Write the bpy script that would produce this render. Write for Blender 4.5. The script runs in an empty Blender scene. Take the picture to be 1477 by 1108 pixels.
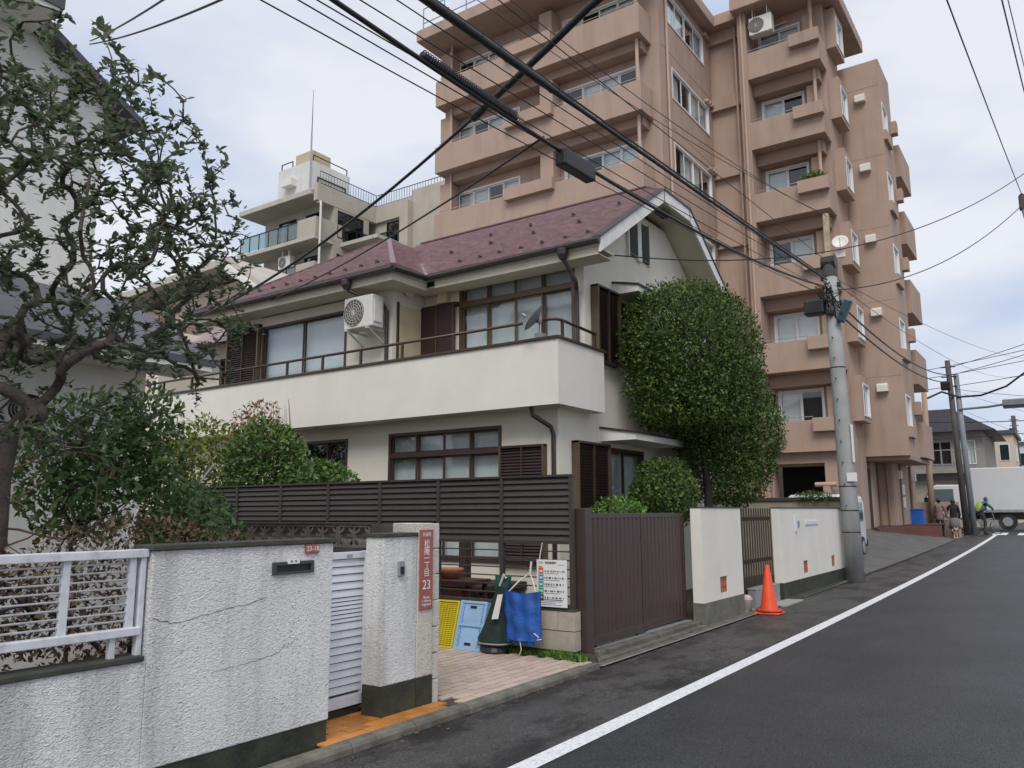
import bpy, math, random
import numpy as np
from mathutils import Vector, Matrix
RND = random.Random(11)
NPR = np.random.RandomState(5)
scene = bpy.context.scene
col = scene.collection
# ------------------------------------------------------------------ camera
cam_d = bpy.data.cameras.new('camera')
cam = bpy.data.objects.new('camera', cam_d)
col.objects.link(cam)
cam_d.sensor_width = 36.0
cam_d.lens = 28.03
cam_d.clip_start = 0.1
cam_d.clip_end = 2000
right = Vector((0.82200239, 0.56947024, -0.00396547))
up = Vector((0.09330412, -0.12780423, 0.98740084))
fwd = Vector((-0.56178859, 0.81201584, 0.1581893))
m3 = Matrix((right, up, -fwd)).transposed()
cam.matrix_world = Matrix.Translation((0, 0, 1.5)) @ m3.to_4x4()
scene.camera = cam
# ------------------------------------------------------------------ world: overcast daylight
SUN_EL, SUN_AZ = math.radians(50), math.radians(152)      # azimuth clockwise from +Y
world = bpy.data.worlds.new('World')
scene.world = world
world.use_nodes = True
wn, wl = world.node_tree.nodes, world.node_tree.links
wn.clear()
w_out = wn.new('ShaderNodeOutputWorld')
w_bg = wn.new('ShaderNodeBackground')
w_bg.inputs['Strength'].default_value = 0.1
w_sky = wn.new('ShaderNodeTexSky')
w_sky.sky_type = 'NISHITA'
w_sky.sun_disc = False
w_sky.sun_elevation = SUN_EL
w_sky.sun_rotation = SUN_AZ
w_sky.air_density = 1.0
w_sky.dust_density = 2.0
w_tc = wn.new('ShaderNodeTexCoord')
w_map = wn.new('ShaderNodeMapping')
w_map.inputs['Scale'].default_value = (1.0, 1.0, 2.6)
w_map.inputs['Location'].default_value = (0.35, 0.2, 0.1)
w_n = wn.new('ShaderNodeTexNoise')
w_n.inputs['Scale'].default_value = 2.1
w_n.inputs['Detail'].default_value = 5.0
w_n.inputs['Roughness'].default_value = 0.45
w_r = wn.new('ShaderNodeValToRGB')
w_r.color_ramp.elements[0].position = 0.4
w_r.color_ramp.elements[0].color = (0.5, 0.57, 0.73, 1)
w_r.color_ramp.elements[1].position = 0.56
w_r.color_ramp.elements[1].color = (0.765, 0.78, 0.825, 1)
w_sc = wn.new('ShaderNodeVectorMath')
w_sc.operation = 'SCALE'
w_sc.inputs['Scale'].default_value = 7.9
w_mx = wn.new('ShaderNodeMix')
w_mx.data_type = 'RGBA'
w_mx.inputs['Factor'].default_value = 0.9
wl.new(w_tc.outputs['Generated'], w_map.inputs['Vector'])
wl.new(w_map.outputs['Vector'], w_n.inputs['Vector'])
wl.new(w_n.outputs['Fac'], w_r.inputs['Fac'])
wl.new(w_r.outputs['Color'], w_sc.inputs[0])
wl.new(w_sky.outputs['Color'], w_mx.inputs['A'])
wl.new(w_sc.outputs['Vector'], w_mx.inputs['B'])
wl.new(w_mx.outputs['Result'], w_bg.inputs['Color'])
wl.new(w_bg.outputs['Background'], w_out.inputs['Surface'])
# ------------------------------------------------------------------ sun behind cloud
sun_d = bpy.data.lights.new('sun', 'SUN')
sun_d.energy = 1.5
sun_d.angle = math.radians(28)
sun_d.color = (1.0, 0.96, 0.9)
sun = bpy.data.objects.new('sun', sun_d)
col.objects.link(sun)
sd = Vector((math.sin(SUN_AZ) * math.cos(SUN_EL), math.cos(SUN_AZ) * math.cos(SUN_EL), math.sin(SUN_EL)))
sun.rotation_euler = sd.to_track_quat('Z', 'Y').to_euler()
sun.location = sd * 60
# ------------------------------------------------------------------ exposure
vs = scene.view_settings
vs.view_transform = 'Standard'
vs.look = 'None'
vs.exposure = 0.55
vs.gamma = 1.0
vs.use_curve_mapping = False
scene.render.engine = 'CYCLES'
scene.render.resolution_x = 1024
scene.render.resolution_y = 768

# ================================================================== helpers
OFF = {}


def woff(o):
    return OFF.get(o.name, Vector((0, 0, 0))) if o else Vector((0, 0, 0))


def thing(name, label, cat, loc=(0, 0, 0), group=None):
    o = bpy.data.objects.new(name, None)
    col.objects.link(o)
    o.empty_display_size = 0.1
    o.location = loc
    o['label'] = label
    o['category'] = cat
    if group:
        o['group'] = group
    OFF[o.name] = Vector(loc)
    return o


def tag(o, label, cat, group=None):
    o['label'] = label
    o['category'] = cat
    if group:
        o['group'] = group
    return o


class MB:
    def __init__(s):
        s.v, s.f = [], []

    def add(s, v, f):
        n = len(s.v)
        s.v += [tuple(p) for p in v]
        s.f += [tuple(i + n for i in q) for q in f]
        return s

    def box(s, x0, x1, y0, y1, z0, z1):
        return s.add([(x0, y0, z0), (x1, y0, z0), (x1, y1, z0), (x0, y1, z0), (x0, y0, z1), (x1, y0, z1), (x1, y1, z1), (x0, y1, z1)],
                     [(0, 3, 2, 1), (4, 5, 6, 7), (0, 1, 5, 4), (1, 2, 6, 5), (2, 3, 7, 6), (3, 0, 4, 7)])

    def obox(s, c, size, rot=None):
        hx, hy, hz = size[0] / 2, size[1] / 2, size[2] / 2
        c = Vector(c)
        ps = []
        for z in (-hz, hz):
            for x, y in ((-hx, -hy), (hx, -hy), (hx, hy), (-hx, hy)):
                p = Vector((x, y, z))
                if rot is not None:
                    p = rot @ p
                ps.append(c + p)
        return s.add(ps, [(0, 3, 2, 1), (4, 5, 6, 7), (0, 1, 5, 4), (1, 2, 6, 5), (2, 3, 7, 6), (3, 0, 4, 7)])

    def bar(s, p0, p1, w, h, upv=(0, 0, 1)):
        p0, p1 = Vector(p0), Vector(p1)
        d = (p1 - p0)
        L = d.length
        d.normalize()
        sx = d.cross(Vector(upv))
        if sx.length < 1e-5:
            sx = d.cross(Vector((1, 0, 0)))
        sx.normalize()
        sz = sx.cross(d)
        rot = Matrix((d, sx, sz)).transposed()
        return s.obox((p0 + p1) / 2, (L, w, h), rot)

    def tube(s, pts, rad, n=8, cap=True):
        pts = [Vector(p) for p in pts]
        if not hasattr(rad, '__len__'):
            rad = [rad] * len(pts)
        base = len(s.v)
        prev = None
        for i, p in enumerate(pts):
            a = pts[max(i - 1, 0)]
            b = pts[min(i + 1, len(pts) - 1)]
            t = (b - a).normalized()
            ref = prev if prev is not None else (Vector((0, 0, 1)) if abs(t.z) < 0.9 else Vector((1, 0, 0)))
            u = (ref - t * ref.dot(t))
            if u.length < 1e-6:
                u = t.orthogonal()
            u.normalize()
            prev = u
            w = t.cross(u)
            for k in range(n):
                an = 2 * math.pi * k / n
                s.v.append(tuple(p + (u * math.cos(an) + w * math.sin(an)) * rad[i]))
        for i in range(len(pts) - 1):
            for k in range(n):
                k2 = (k + 1) % n
                s.f.append((base + i * n + k, base + i * n + k2, base + (i + 1) * n + k2, base + (i + 1) * n + k))
        if cap:
            s.f.append(tuple(base + k for k in range(n))[::-1])
            e = base + (len(pts) - 1) * n
            s.f.append(tuple(e + k for k in range(n)))
        return s

    def cyl(s, p0, p1, r0, r1=None, n=12):
        return s.tube([p0, p1], [r0, r0 if r1 is None else r1], n)

    def prism(s, poly, axis, a, b):
        n = len(poly)

        def mk(q, t):
            if axis == 'x':
                return (t, q[0], q[1])
            if axis == 'y':
                return (q[0], t, q[1])
            return (q[0], q[1], t)
        v = [mk(q, a) for q in poly] + [mk(q, b) for q in poly]
        f = [tuple(range(n))[::-1], tuple(range(n, 2 * n))]
        for i in range(n):
            j = (i + 1) % n
            f.append((i, j, n + j, n + i))
        return s.add(v, f)

    def lathe(s, prof, c, n=16, axis=None, sx=1.0, sy=1.0):
        base = len(s.v)
        c = Vector(c)
        for r, z in prof:
            for k in range(n):
                a = 2 * math.pi * k / n
                p = Vector((r * math.cos(a) * sx, r * math.sin(a) * sy, z))
                if axis is not None:
                    p = axis @ p
                s.v.append(tuple(c + p))
        for i in range(len(prof) - 1):
            for k in range(n):
                k2 = (k + 1) % n
                s.f.append((base + i * n + k, base + i * n + k2, base + (i + 1) * n + k2, base + (i + 1) * n + k))
        s.f.append(tuple(base + k for k in range(n))[::-1])
        e = base + (len(prof) - 1) * n
        s.f.append(tuple(e + k for k in range(n)))
        return s

    def ell(s, c, r, n=12, m=8):
        prof = []
        for i in range(m + 1):
            a = -math.pi / 2 + math.pi * i / m
            prof.append((max(math.cos(a), 0.02), math.sin(a)))
        base = len(s.v)
        c = Vector(c)
        for rr, z in prof:
            for k in range(n):
                a = 2 * math.pi * k / n
                s.v.append((c.x + rr * math.cos(a) * r[0], c.y + rr * math.sin(a) * r[1], c.z + z * r[2]))
        for i in range(m):
            for k in range(n):
                k2 = (k + 1) % n
                s.f.append((base + i * n + k, base + i * n + k2, base + (i + 1) * n + k2, base + (i + 1) * n + k))
        s.f.append(tuple(base + k for k in range(n))[::-1])
        s.f.append(tuple(base + m * n + k for k in range(n)))
        return s

    def wall(s, plane, pos, th, a0, a1, z0, z1, holes=()):
        """wall slab with rectangular openings; plane 'y' faces -Y at y=pos, plane 'x' faces +X at x=pos"""
        A = sorted({a0, a1} | {h[0] for h in holes} | {h[1] for h in holes})
        Zs = sorted({z0, z1} | {h[2] for h in holes} | {h[3] for h in holes})
        A = [a for a in A if a0 <= a <= a1]
        Zs = [z for z in Zs if z0 <= z <= z1]
        for i in range(len(A) - 1):
            zrun = None
            for j in range(len(Zs) - 1):
                ca, cz = (A[i] + A[i + 1]) / 2, (Zs[j] + Zs[j + 1]) / 2
                solid = not any(h[0] < ca < h[1] and h[2] < cz < h[3] for h in holes)
                if solid and zrun is None:
                    zrun = Zs[j]
                last = j == len(Zs) - 2
                if zrun is not None and (not solid or last):
                    zt = Zs[j + 1] if solid else Zs[j]
                    if plane == 'y':
                        s.box(A[i], A[i + 1], pos, pos + th, zrun, zt)
                    else:
                        s.box(pos - th, pos, A[i], A[i + 1], zrun, zt)
                    zrun = None
        return s

    def mesh(s, name, mat, off=Vector((0, 0, 0)), smooth=False):
        me = bpy.data.meshes.new(name)
        v = np.array(s.v, dtype=np.float32).reshape(-1, 3) - np.array(off, dtype=np.float32)
        me.from_pydata([tuple(q) for q in v.tolist()], [], s.f)
        if len(s.f) < 6000:
            import bmesh
            bm = bmesh.new()
            bm.from_mesh(me)
            bmesh.ops.recalc_face_normals(bm, faces=bm.faces)
            bm.to_mesh(me)
            bm.free()
        if smooth:
            me.shade_smooth()
        if mat:
            me.materials.append(mat)
        me.update()
        return me

    def build(s, name, mat, parent=None, smooth=False, bevel=0.0, kind=None, label=None):
        off = woff(parent)
        me = s.mesh(name, mat, off, smooth)
        o = bpy.data.objects.new(name, me)
        col.objects.link(o)
        OFF[o.name] = off
        if parent:
            o.parent = parent
        if bevel:
            b = o.modifiers.new('bevel', 'BEVEL')
            b.width = bevel
            b.segments = 2
            b.limit_method = 'ANGLE'
            b.angle_limit = math.radians(50)
        if kind:
            o['kind'] = kind
        if label:
            o['label'] = label
        return o


def piece(name, mesh, loc, parent, rotz=0.0):
    o = bpy.data.objects.new(name, mesh)
    col.objects.link(o)
    o.parent = parent
    o.location = Vector(loc) - woff(parent)
    if rotz:
        o.rotation_euler = (0, 0, rotz)
    OFF[o.name] = Vector(loc)
    return o


def raw(name, verts, faces, mat, parent=None, smooth=False, kind=None):
    """numpy vertices / face index array -> object (foliage)"""
    off = np.array(woff(parent), dtype=np.float32)
    me = bpy.data.meshes.new(name)
    nv, (nf, k) = len(verts), faces.shape
    me.vertices.add(nv)
    me.vertices.foreach_set('co', (verts.astype(np.float32) - off).ravel())
    me.loops.add(nf * k)
    me.loops.foreach_set('vertex_index', faces.astype(np.int32).ravel())
    me.polygons.add(nf)
    me.polygons.foreach_set('loop_start', np.arange(0, nf * k, k, dtype=np.int32))
    me.polygons.foreach_set('loop_total', np.full(nf, k, dtype=np.int32))
    me.update(calc_edges=True)
    if smooth:
        me.shade_smooth()
    me.materials.append(mat)
    o = bpy.data.objects.new(name, me)
    col.objects.link(o)
    if parent:
        o.parent = parent
    OFF[o.name] = Vector(off.tolist())
    if kind:
        o['kind'] = kind
    return o


def zg(y):
    """road profile along the street: level near the camera, then a gentle rise"""
    if y < 6:
        return 0.0
    if y < 46:
        return 0.00033 * (y - 6) ** 2
    return 0.528 + 0.004 * (y - 46)


# ================================================================== materials
def mat(name, c, rough=0.7, var=0.12, scale=6.0, bump=0.0, bscale=60.0, metal=0.0, spec=0.5, dirt=None, dscale=2.5, damt=0.5, streak=False, c2=None, bdetail=4.0, coat=0.0):
    m = bpy.data.materials.new(name)
    m.use_nodes = True
    n, l = m.node_tree.nodes, m.node_tree.links
    b = n['Principled BSDF']
    b.inputs['Roughness'].default_value = rough
    b.inputs['Metallic'].default_value = metal
    b.inputs['Specular IOR Level'].default_value = spec
    if coat:
        b.inputs['Coat Weight'].default_value = coat
        b.inputs['Coat Roughness'].default_value = 0.08
    tc = n.new('ShaderNodeTexCoord')
    nz = n.new('ShaderNodeTexNoise')
    nz.inputs['Scale'].default_value = scale
    nz.inputs['Detail'].default_value = 6
    l.new(tc.outputs['Object'], nz.inputs['Vector'])
    rp = n.new('ShaderNodeValToRGB')
    rp.color_ramp.elements[0].position = 0.3
    rp.color_ramp.elements[1].position = 0.7
    lo = c2 if c2 else tuple(x * (1 - var) for x in c)
    hi = c if c2 else tuple(min(1, x * (1 + var)) for x in c)
    rp.color_ramp.elements[0].color = (*lo, 1)
    rp.color_ramp.elements[1].color = (*hi, 1)
    l.new(nz.outputs['Fac'], rp.inputs['Fac'])
    out = rp.outputs['Color']
    if dirt:
        mp = n.new('ShaderNodeMapping')
        mp.inputs['Scale'].default_value = (dscale, dscale, dscale * (0.12 if streak else 1.0))
        l.new(tc.outputs['Object'], mp.inputs['Vector'])
        dn = n.new('ShaderNodeTexNoise')
        dn.inputs['Scale'].default_value = 1.0
        dn.inputs['Detail'].default_value = 8
        dn.inputs['Roughness'].default_value = 0.65
        l.new(mp.outputs['Vector'], dn.inputs['Vector'])
        dr = n.new('ShaderNodeMapRange')
        dr.inputs['From Min'].default_value = 0.48
        dr.inputs['From Max'].default_value = 0.75
        dr.inputs['To Max'].default_value = damt
        l.new(dn.outputs['Fac'], dr.inputs['Value'])
        mx = n.new('ShaderNodeMix')
        mx.data_type = 'RGBA'
        mx.inputs['B'].default_value = (*dirt, 1)
        l.new(dr.outputs['Result'], mx.inputs['Factor'])
        l.new(out, mx.inputs['A'])
        out = mx.outputs['Result']
    l.new(out, b.inputs['Base Color'])
    if bump:
        bn = n.new('ShaderNodeTexNoise')
        bn.inputs['Scale'].default_value = bscale
        bn.inputs['Detail'].default_value = bdetail
        l.new(tc.outputs['Object'], bn.inputs['Vector'])
        bp = n.new('ShaderNodeBump')
        bp.inputs['Strength'].default_value = 1.0
        bp.inputs['Distance'].default_value = bump
        l.new(bn.outputs['Fac'], bp.inputs['Height'])
        l.new(bp.outputs['Normal'], b.inputs['Normal'])
    return m


def leafmat(name, a, b_, rough=0.45, trans=0.25):
    m = bpy.data.materials.new(name)
    m.use_nodes = True
    n, l = m.node_tree.nodes, m.node_tree.links
    p = n['Principled BSDF']
    p.inputs['Roughness'].default_value = rough
    p.inputs['Specular IOR Level'].default_value = 0.4
    g = n.new('ShaderNodeNewGeometry')
    rp = n.new('ShaderNodeValToRGB')
    rp.color_ramp.elements[0].color = (*a, 1)
    rp.color_ramp.elements[1].color = (*b_, 1)
    l.new(g.outputs['Random Per Island'], rp.inputs['Fac'])
    l.new(rp.outputs['Color'], p.inputs['Base Color'])
    t = n.new('ShaderNodeBsdfTranslucent')
    l.new(rp.outputs['Color'], t.inputs['Color'])
    mx = n.new('ShaderNodeMixShader')
    mx.inputs['Fac'].default_value = trans
    l.new(p.outputs['BSDF'], mx.inputs[1])
    l.new(t.outputs['BSDF'], mx.inputs[2])
    l.new(mx.outputs['Shader'], n['Material Output'].inputs['Surface'])
    return m


def glassmat(name, tint=(0.93, 0.95, 0.95), base=0.05):
    m = bpy.data.materials.new(name)
    m.use_nodes = True
    n, l = m.node_tree.nodes, m.node_tree.links
    n.remove(n['Principled BSDF'])
    t = n.new('ShaderNodeBsdfTransparent')
    t.inputs['Color'].default_value = (*tint, 1)
    g = n.new('ShaderNodeBsdfGlossy')
    g.inputs['Roughness'].default_value = 0.03
    g.inputs['Color'].default_value = (0.9, 0.92, 0.95, 1)
    f = n.new('ShaderNodeLayerWeight')
    f.inputs['Blend'].default_value = 0.5
    pw = n.new('ShaderNodeMath')
    pw.operation = 'POWER'
    pw.inputs[1].default_value = 4.0
    l.new(f.outputs['Facing'], pw.inputs[0])
    a = n.new('ShaderNodeMath')
    a.operation = 'MULTIPLY_ADD'
    a.inputs[1].default_value = 0.85
    a.inputs[2].default_value = base
    a.use_clamp = True
    l.new(pw.outputs['Value'], a.inputs[0])
    mx = n.new('ShaderNodeMixShader')
    l.new(a.outputs['Value'], mx.inputs['Fac'])
    l.new(t.outputs['BSDF'], mx.inputs[1])
    l.new(g.outputs['BSDF'], mx.inputs[2])
    l.new(mx.outputs['Shader'], n['Material Output'].inputs['Surface'])
    return m


M = {}


def asphalt(name, c, wet, wet_scale, wet_lo, rough):
    """tarmac: aggregate speckle, slow tone drift, damp darker and glossier patches"""
    m = bpy.data.materials.new(name)
    m.use_nodes = True
    n, l = m.node_tree.nodes, m.node_tree.links
    b = n['Principled BSDF']
    tc = n.new('ShaderNodeTexCoord')

    def noise(sc, det=4, ro=.6, vec=None):
        q = n.new('ShaderNodeTexNoise')
        q.inputs['Scale'].default_value = sc
        q.inputs['Detail'].default_value = det
        q.inputs['Roughness'].default_value = ro
        l.new(vec or tc.outputs['Object'], q.inputs['Vector'])
        return q.outputs['Fac']

    def mrange(v, a0, a1, b0, b1):
        q = n.new('ShaderNodeMapRange')
        q.inputs['From Min'].default_value = a0
        q.inputs['From Max'].default_value = a1
        q.inputs['To Min'].default_value = b0
        q.inputs['To Max'].default_value = b1
        l.new(v, q.inputs['Value'])
        return q.outputs['Result']

    def mul(a, b_):
        q = n.new('ShaderNodeMath')
        q.operation = 'MULTIPLY'
        l.new(a, q.inputs[0])
        l.new(b_, q.inputs[1])
        return q.outputs['Value']
    vo = n.new('ShaderNodeTexVoronoi')
    vo.inputs['Scale'].default_value = 120
    l.new(tc.outputs['Object'], vo.inputs['Vector'])
    sep = n.new('ShaderNodeSeparateColor')
    l.new(vo.outputs['Color'], sep.inputs['Color'])
    speck = mrange(sep.outputs['Red'], 0, 1, .45, 1.75)
    drift = mrange(noise(.8, 5), .3, .7, .75, 1.25)
    mp = n.new('ShaderNodeMapping')
    mp.inputs['Scale'].default_value = (wet_scale, wet_scale * .45, 1)
    l.new(tc.outputs['Object'], mp.inputs['Vector'])
    wfac = mrange(noise(1.0, 9, .72, mp.outputs['Vector']), wet_lo, wet_lo + .12, 0, wet)
    dry = mrange(wfac, 0, 1, 1, .25)
    val = mul(mul(speck, drift), dry)
    vm = n.new('ShaderNodeVectorMath')
    vm.operation = 'SCALE'
    vm.inputs[0].default_value = c
    l.new(val, vm.inputs['Scale'])
    l.new(vm.outputs['Vector'], b.inputs['Base Color'])
    l.new(mrange(wfac, 0, 1, rough, .4), b.inputs['Roughness'])
    bp = n.new('ShaderNodeBump')
    bp.inputs['Distance'].default_value = .006
    bp.inputs['Strength'].default_value = .8
    l.new(vo.outputs['Distance'], bp.inputs['Height'])
    l.new(bp.outputs['Normal'], b.inputs['Normal'])
    return m


M['asphalt'] = asphalt('asphalt', (0.056, 0.052, 0.05), .95, 2.2, .47, .6)
M['asphalt_new'] = asphalt('asphalt_lane', (0.028, 0.0285, 0.032), .5, .6, .47, .5)
M['paint'] = mat('road_paint', (0.76, 0.77, 0.79), 0.55, 0.06, 9, 0.003, 160, dirt=(0.25, 0.25, 0.26), dscale=34, damt=0.75)
M['kerb'] = mat('kerb_concrete', (0.13, 0.12, 0.1), 0.8, 0.3, 7, 0.004, 90, dirt=(0.035, 0.04, 0.025), dscale=5, damt=0.8)
M['soil'] = mat('soil', (0.05, 0.038, 0.026), 0.95, 0.35, 9, 0.02, 30)
M['ground'] = mat('ground', (0.14, 0.13, 0.11), 0.9, 0.25, 1.5, 0.01, 30)
M['concrete'] = mat('concrete', (0.24, 0.23, 0.21), 0.85, 0.18, 4, 0.003, 80, dirt=(0.08, 0.08, 0.06), dscale=3, damt=0.6)
M['driveway'] = mat('driveway_concrete', (0.11, 0.108, 0.1), 0.75, 0.15, 2, 0.003, 120, dirt=(0.05, 0.05, 0.048), dscale=1.5, damt=0.6)
M['grout'] = mat('grout', (0.05, 0.042, 0.036), 0.9, 0.3, 20)
M['tile_pink'] = mat('pink_tile', (0.5, 0.39, 0.325), 0.55, 0.1, 5, 0.001, 150, dirt=(0.3, 0.24, 0.19), dscale=6, damt=0.5)
M['tile_orange'] = mat('orange_tile', (0.5, 0.2, 0.045), 0.5, 0.25, 4, 0.001, 150, dirt=(0.3, 0.15, 0.06), dscale=9, damt=0.6)


def stucco(name, c, grime=0.5):
    m = mat(name, c, 0.85, 0.05, 3, 0, dirt=(0.25, 0.24, 0.21), dscale=2.6, damt=grime, streak=True)
    n, l = m.node_tree.nodes, m.node_tree.links
    b = n['Principled BSDF']
    tc = n.new('ShaderNodeTexCoord')
    mp = n.new('ShaderNodeMapping')
    mp.inputs['Scale'].default_value = (55, 48, 75)
    l.new(tc.outputs['Object'], mp.inputs['Vector'])
    nz = n.new('ShaderNodeTexNoise')
    nz.inputs['Scale'].default_value = 1
    nz.inputs['Detail'].default_value = 3
    nz.inputs['Distortion'].default_value = 1.2
    l.new(mp.outputs['Vector'], nz.inputs['Vector'])
    bp = n.new('ShaderNodeBump')
    bp.inputs['Distance'].default_value = 0.013
    bp.inputs['Strength'].default_value = 1.0
    l.new(nz.outputs['Fac'], bp.inputs['Height'])
    l.new(bp.outputs['Normal'], b.inputs['Normal'])
    # pits of the coat hold soot
    src = b.inputs['Base Color'].links[0].from_socket
    pr = n.new('ShaderNodeMapRange')
    pr.inputs['From Min'].default_value = 0.42
    pr.inputs['From Max'].default_value = 0.26
    pr.inputs['To Max'].default_value = 0.6
    l.new(nz.outputs['Fac'], pr.inputs['Value'])
    mx = n.new('ShaderNodeMix')
    mx.data_type = 'RGBA'
    mx.inputs['B'].default_value = (0.13, 0.125, 0.115, 1)
    l.new(pr.outputs['Result'], mx.inputs['Factor'])
    l.new(src, mx.inputs['A'])
    l.new(mx.outputs['Result'], b.inputs['Base Color'])
    return m


M['stucco'] = stucco('white_stucco', (0.74, 0.735, 0.72), .8)
M['stucco_old'] = stucco('old_stucco', (0.6, 0.56, 0.49), 0.6)
M['moss_base'] = mat('mossy_base', (0.032, 0.034, 0.024), 0.85, 0.4, 7, 0.006, 40, dirt=(0.05, 0.065, 0.025), dscale=5, damt=0.7)
M['moss_cap'] = mat('dark_cap', (0.05, 0.05, 0.042), 0.8, 0.3, 8, 0.004, 60)
M['white_alu'] = mat('white_aluminium', (0.66, 0.69, 0.74), 0.42, 0.05, 9, dirt=(0.35, 0.36, 0.36), dscale=9, damt=0.35)
M['white_rail'] = mat('white_fence_paint', (0.62, 0.64, 0.68), 0.5, 0.06, 8, dirt=(0.22, 0.22, 0.2), dscale=12, damt=0.6)
M['mailbox'] = mat('mailbox_metal', (0.09, 0.09, 0.1), 0.45, 0.15, 8, metal=0.6)
M['black'] = mat('black_plastic', (0.015, 0.015, 0.017), 0.5, 0.1)
M['sign_red'] = mat('sign_red', (0.34, 0.1, 0.085), 0.45, 0.08, 8)
M['sign_white'] = mat('sign_white', (0.75, 0.75, 0.73), 0.5, 0.03)
M['block'] = mat('concrete_block', (0.42, 0.38, 0.3), 0.88, 0.12, 5, 0.004, 110, dirt=(0.14, 0.13, 0.09), dscale=4, damt=0.5)
M['block_dark'] = mat('old_dark_block', (0.07, 0.064, 0.055), 0.9, 0.3, 6, 0.004, 90)
M['brown_alu'] = mat('brown_aluminium', (0.052, 0.043, 0.038), 0.5, 0.08, 6, 0.0)
M['gate_brown'] = mat('gate_brown', (0.056, 0.035, 0.03), 0.42, 0.12, 5, dirt=(0.1, 0.08, 0.075), dscale=3, damt=0.35, streak=True)
M['frame_brown'] = mat('window_frame_brown', (0.07, 0.045, 0.033), 0.45, 0.1, 6, metal=0.2)
M['shutter'] = mat('shutter_brown', (0.036, 0.02, 0.02), 0.45, 0.1, 6)
M['bronze'] = mat('bronze_frame', (0.13, 0.09, 0.055), 0.4, 0.1, 6, metal=0.3)
M['house_wall'] = mat('cream_stucco', (0.74, 0.695, 0.6), 0.88, 0.04, 2.0, 0.0025, 130, dirt=(0.5, 0.47, 0.41), dscale=1.6, damt=0.2, streak=True)
M['house_white'] = mat('white_balcony_stucco', (0.74, 0.71, 0.645), 0.88, 0.04, 2.0, 0.0025, 130, dirt=(0.52, 0.5, 0.46), dscale=1.4, damt=0.18, streak=True)
M['soffit'] = mat('cream_soffit', (0.6, 0.55, 0.45), 0.7, 0.06, 3)
M['fascia'] = mat('white_fascia', (0.74, 0.73, 0.69), 0.6, 0.05, 5, dirt=(0.4, 0.39, 0.35), dscale=4, damt=0.4)
M['shingle'] = mat('plum_shingle', (0.38, 0.272, 0.28), 0.3, 0.2, 7, 0.001, 140, spec=0.8, dirt=(0.27, 0.185, 0.19), dscale=3, damt=0.5)
M['gutter'] = mat('dark_gutter', (0.04, 0.03, 0.03), 0.4, 0.1, 8)
M['ridge'] = mat('plum_ridge_metal', (0.13, 0.06, 0.065), 0.35, 0.1, 8)
M['valley'] = mat('valley_metal', (0.55, 0.5, 0.5), 0.35, 0.08, 8)
M['glass'] = glassmat('window_glass')
M['glass_dark'] = glassmat('dark_window_glass', (0.45, 0.5, 0.5), 0.05)
M['glass_green'] = glassmat('balcony_glass', (0.55, 0.68, 0.68), 0.14)
M['curtain'] = mat('lace_curtain', (0.74, 0.78, 0.78), 0.95, 0.05, 5)
M['blind'] = mat('roller_blind', (0.8, 0.82, 0.84), 0.9, 0.03, 5)
M['dark_in'] = mat('dark_room', (0.03, 0.03, 0.03), 0.9, 0.2, 3)  # near-black colour paints in the darkness of unlit space behind openings
M['panel_cream'] = mat('cream_panel', (0.6, 0.5, 0.33), 0.6, 0.05, 4)
M['ac_white'] = mat('ac_casing', (0.68, 0.67, 0.62), 0.5, 0.04, 6, dirt=(0.4, 0.38, 0.33), dscale=7, damt=0.3)
M['ac_grille'] = mat('ac_grille', (0.1, 0.09, 0.07), 0.6, 0.1)
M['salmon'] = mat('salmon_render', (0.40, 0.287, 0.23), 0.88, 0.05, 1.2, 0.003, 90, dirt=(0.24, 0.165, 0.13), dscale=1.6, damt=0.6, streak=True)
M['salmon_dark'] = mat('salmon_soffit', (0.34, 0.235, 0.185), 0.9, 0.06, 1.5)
M['salmon_pipe'] = mat('salmon_pipe', (0.45, 0.32, 0.255), 0.6, 0.05, 3)
M['win_white'] = mat('white_window_frame', (0.72, 0.72, 0.72), 0.4, 0.03, 5)
M['vent_white'] = mat('vent_hood', (0.68, 0.66, 0.6), 0.5, 0.04, 6)
M['beige_tile'] = mat('beige_facade', (0.42, 0.385, 0.325), 0.75, 0.07, 1.5, dirt=(0.25, 0.22, 0.17), dscale=0.8, damt=0.4, streak=True)
M['beige_slab'] = mat('beige_slab', (0.46, 0.43, 0.38), 0.8, 0.06, 2, dirt=(0.3, 0.28, 0.23), dscale=1.2, damt=0.4)
M['pent_white'] = mat('penthouse_white', (0.62, 0.62, 0.6), 0.8, 0.06, 1.5, dirt=(0.4, 0.39, 0.36), dscale=1.5, damt=0.4, streak=True)
M['rust_cream'] = mat('stained_tank', (0.5, 0.43, 0.29), 0.7, 0.2, 3, dirt=(0.2, 0.14, 0.07), dscale=3, damt=0.6)
M['dark_metal'] = mat('dark_metal', (0.03, 0.03, 0.032), 0.45, 0.1, 6, metal=0.4)
M['galv'] = mat('galvanised', (0.36, 0.37, 0.38), 0.45, 0.12, 6, metal=0.5)
M['neigh_wall'] = mat('neighbour_wall', (0.8, 0.78, 0.73), 0.88, 0.05, 2, 0.003, 90, dirt=(0.5, 0.49, 0.45), dscale=1.5, damt=0.4, streak=True)
M['neigh_roof'] = mat('slate_grey_roof', (0.075, 0.075, 0.09), 0.5, 0.12, 4)
M['neigh_soffit'] = mat('pale_soffit', (0.72, 0.7, 0.65), 0.8, 0.05, 2)
M['peach'] = mat('peach_wall', (0.6, 0.5, 0.4), 0.88, 0.05, 2)
M['brown_board'] = mat('brown_board', (0.26, 0.17, 0.13), 0.7, 0.08, 3)
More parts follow.
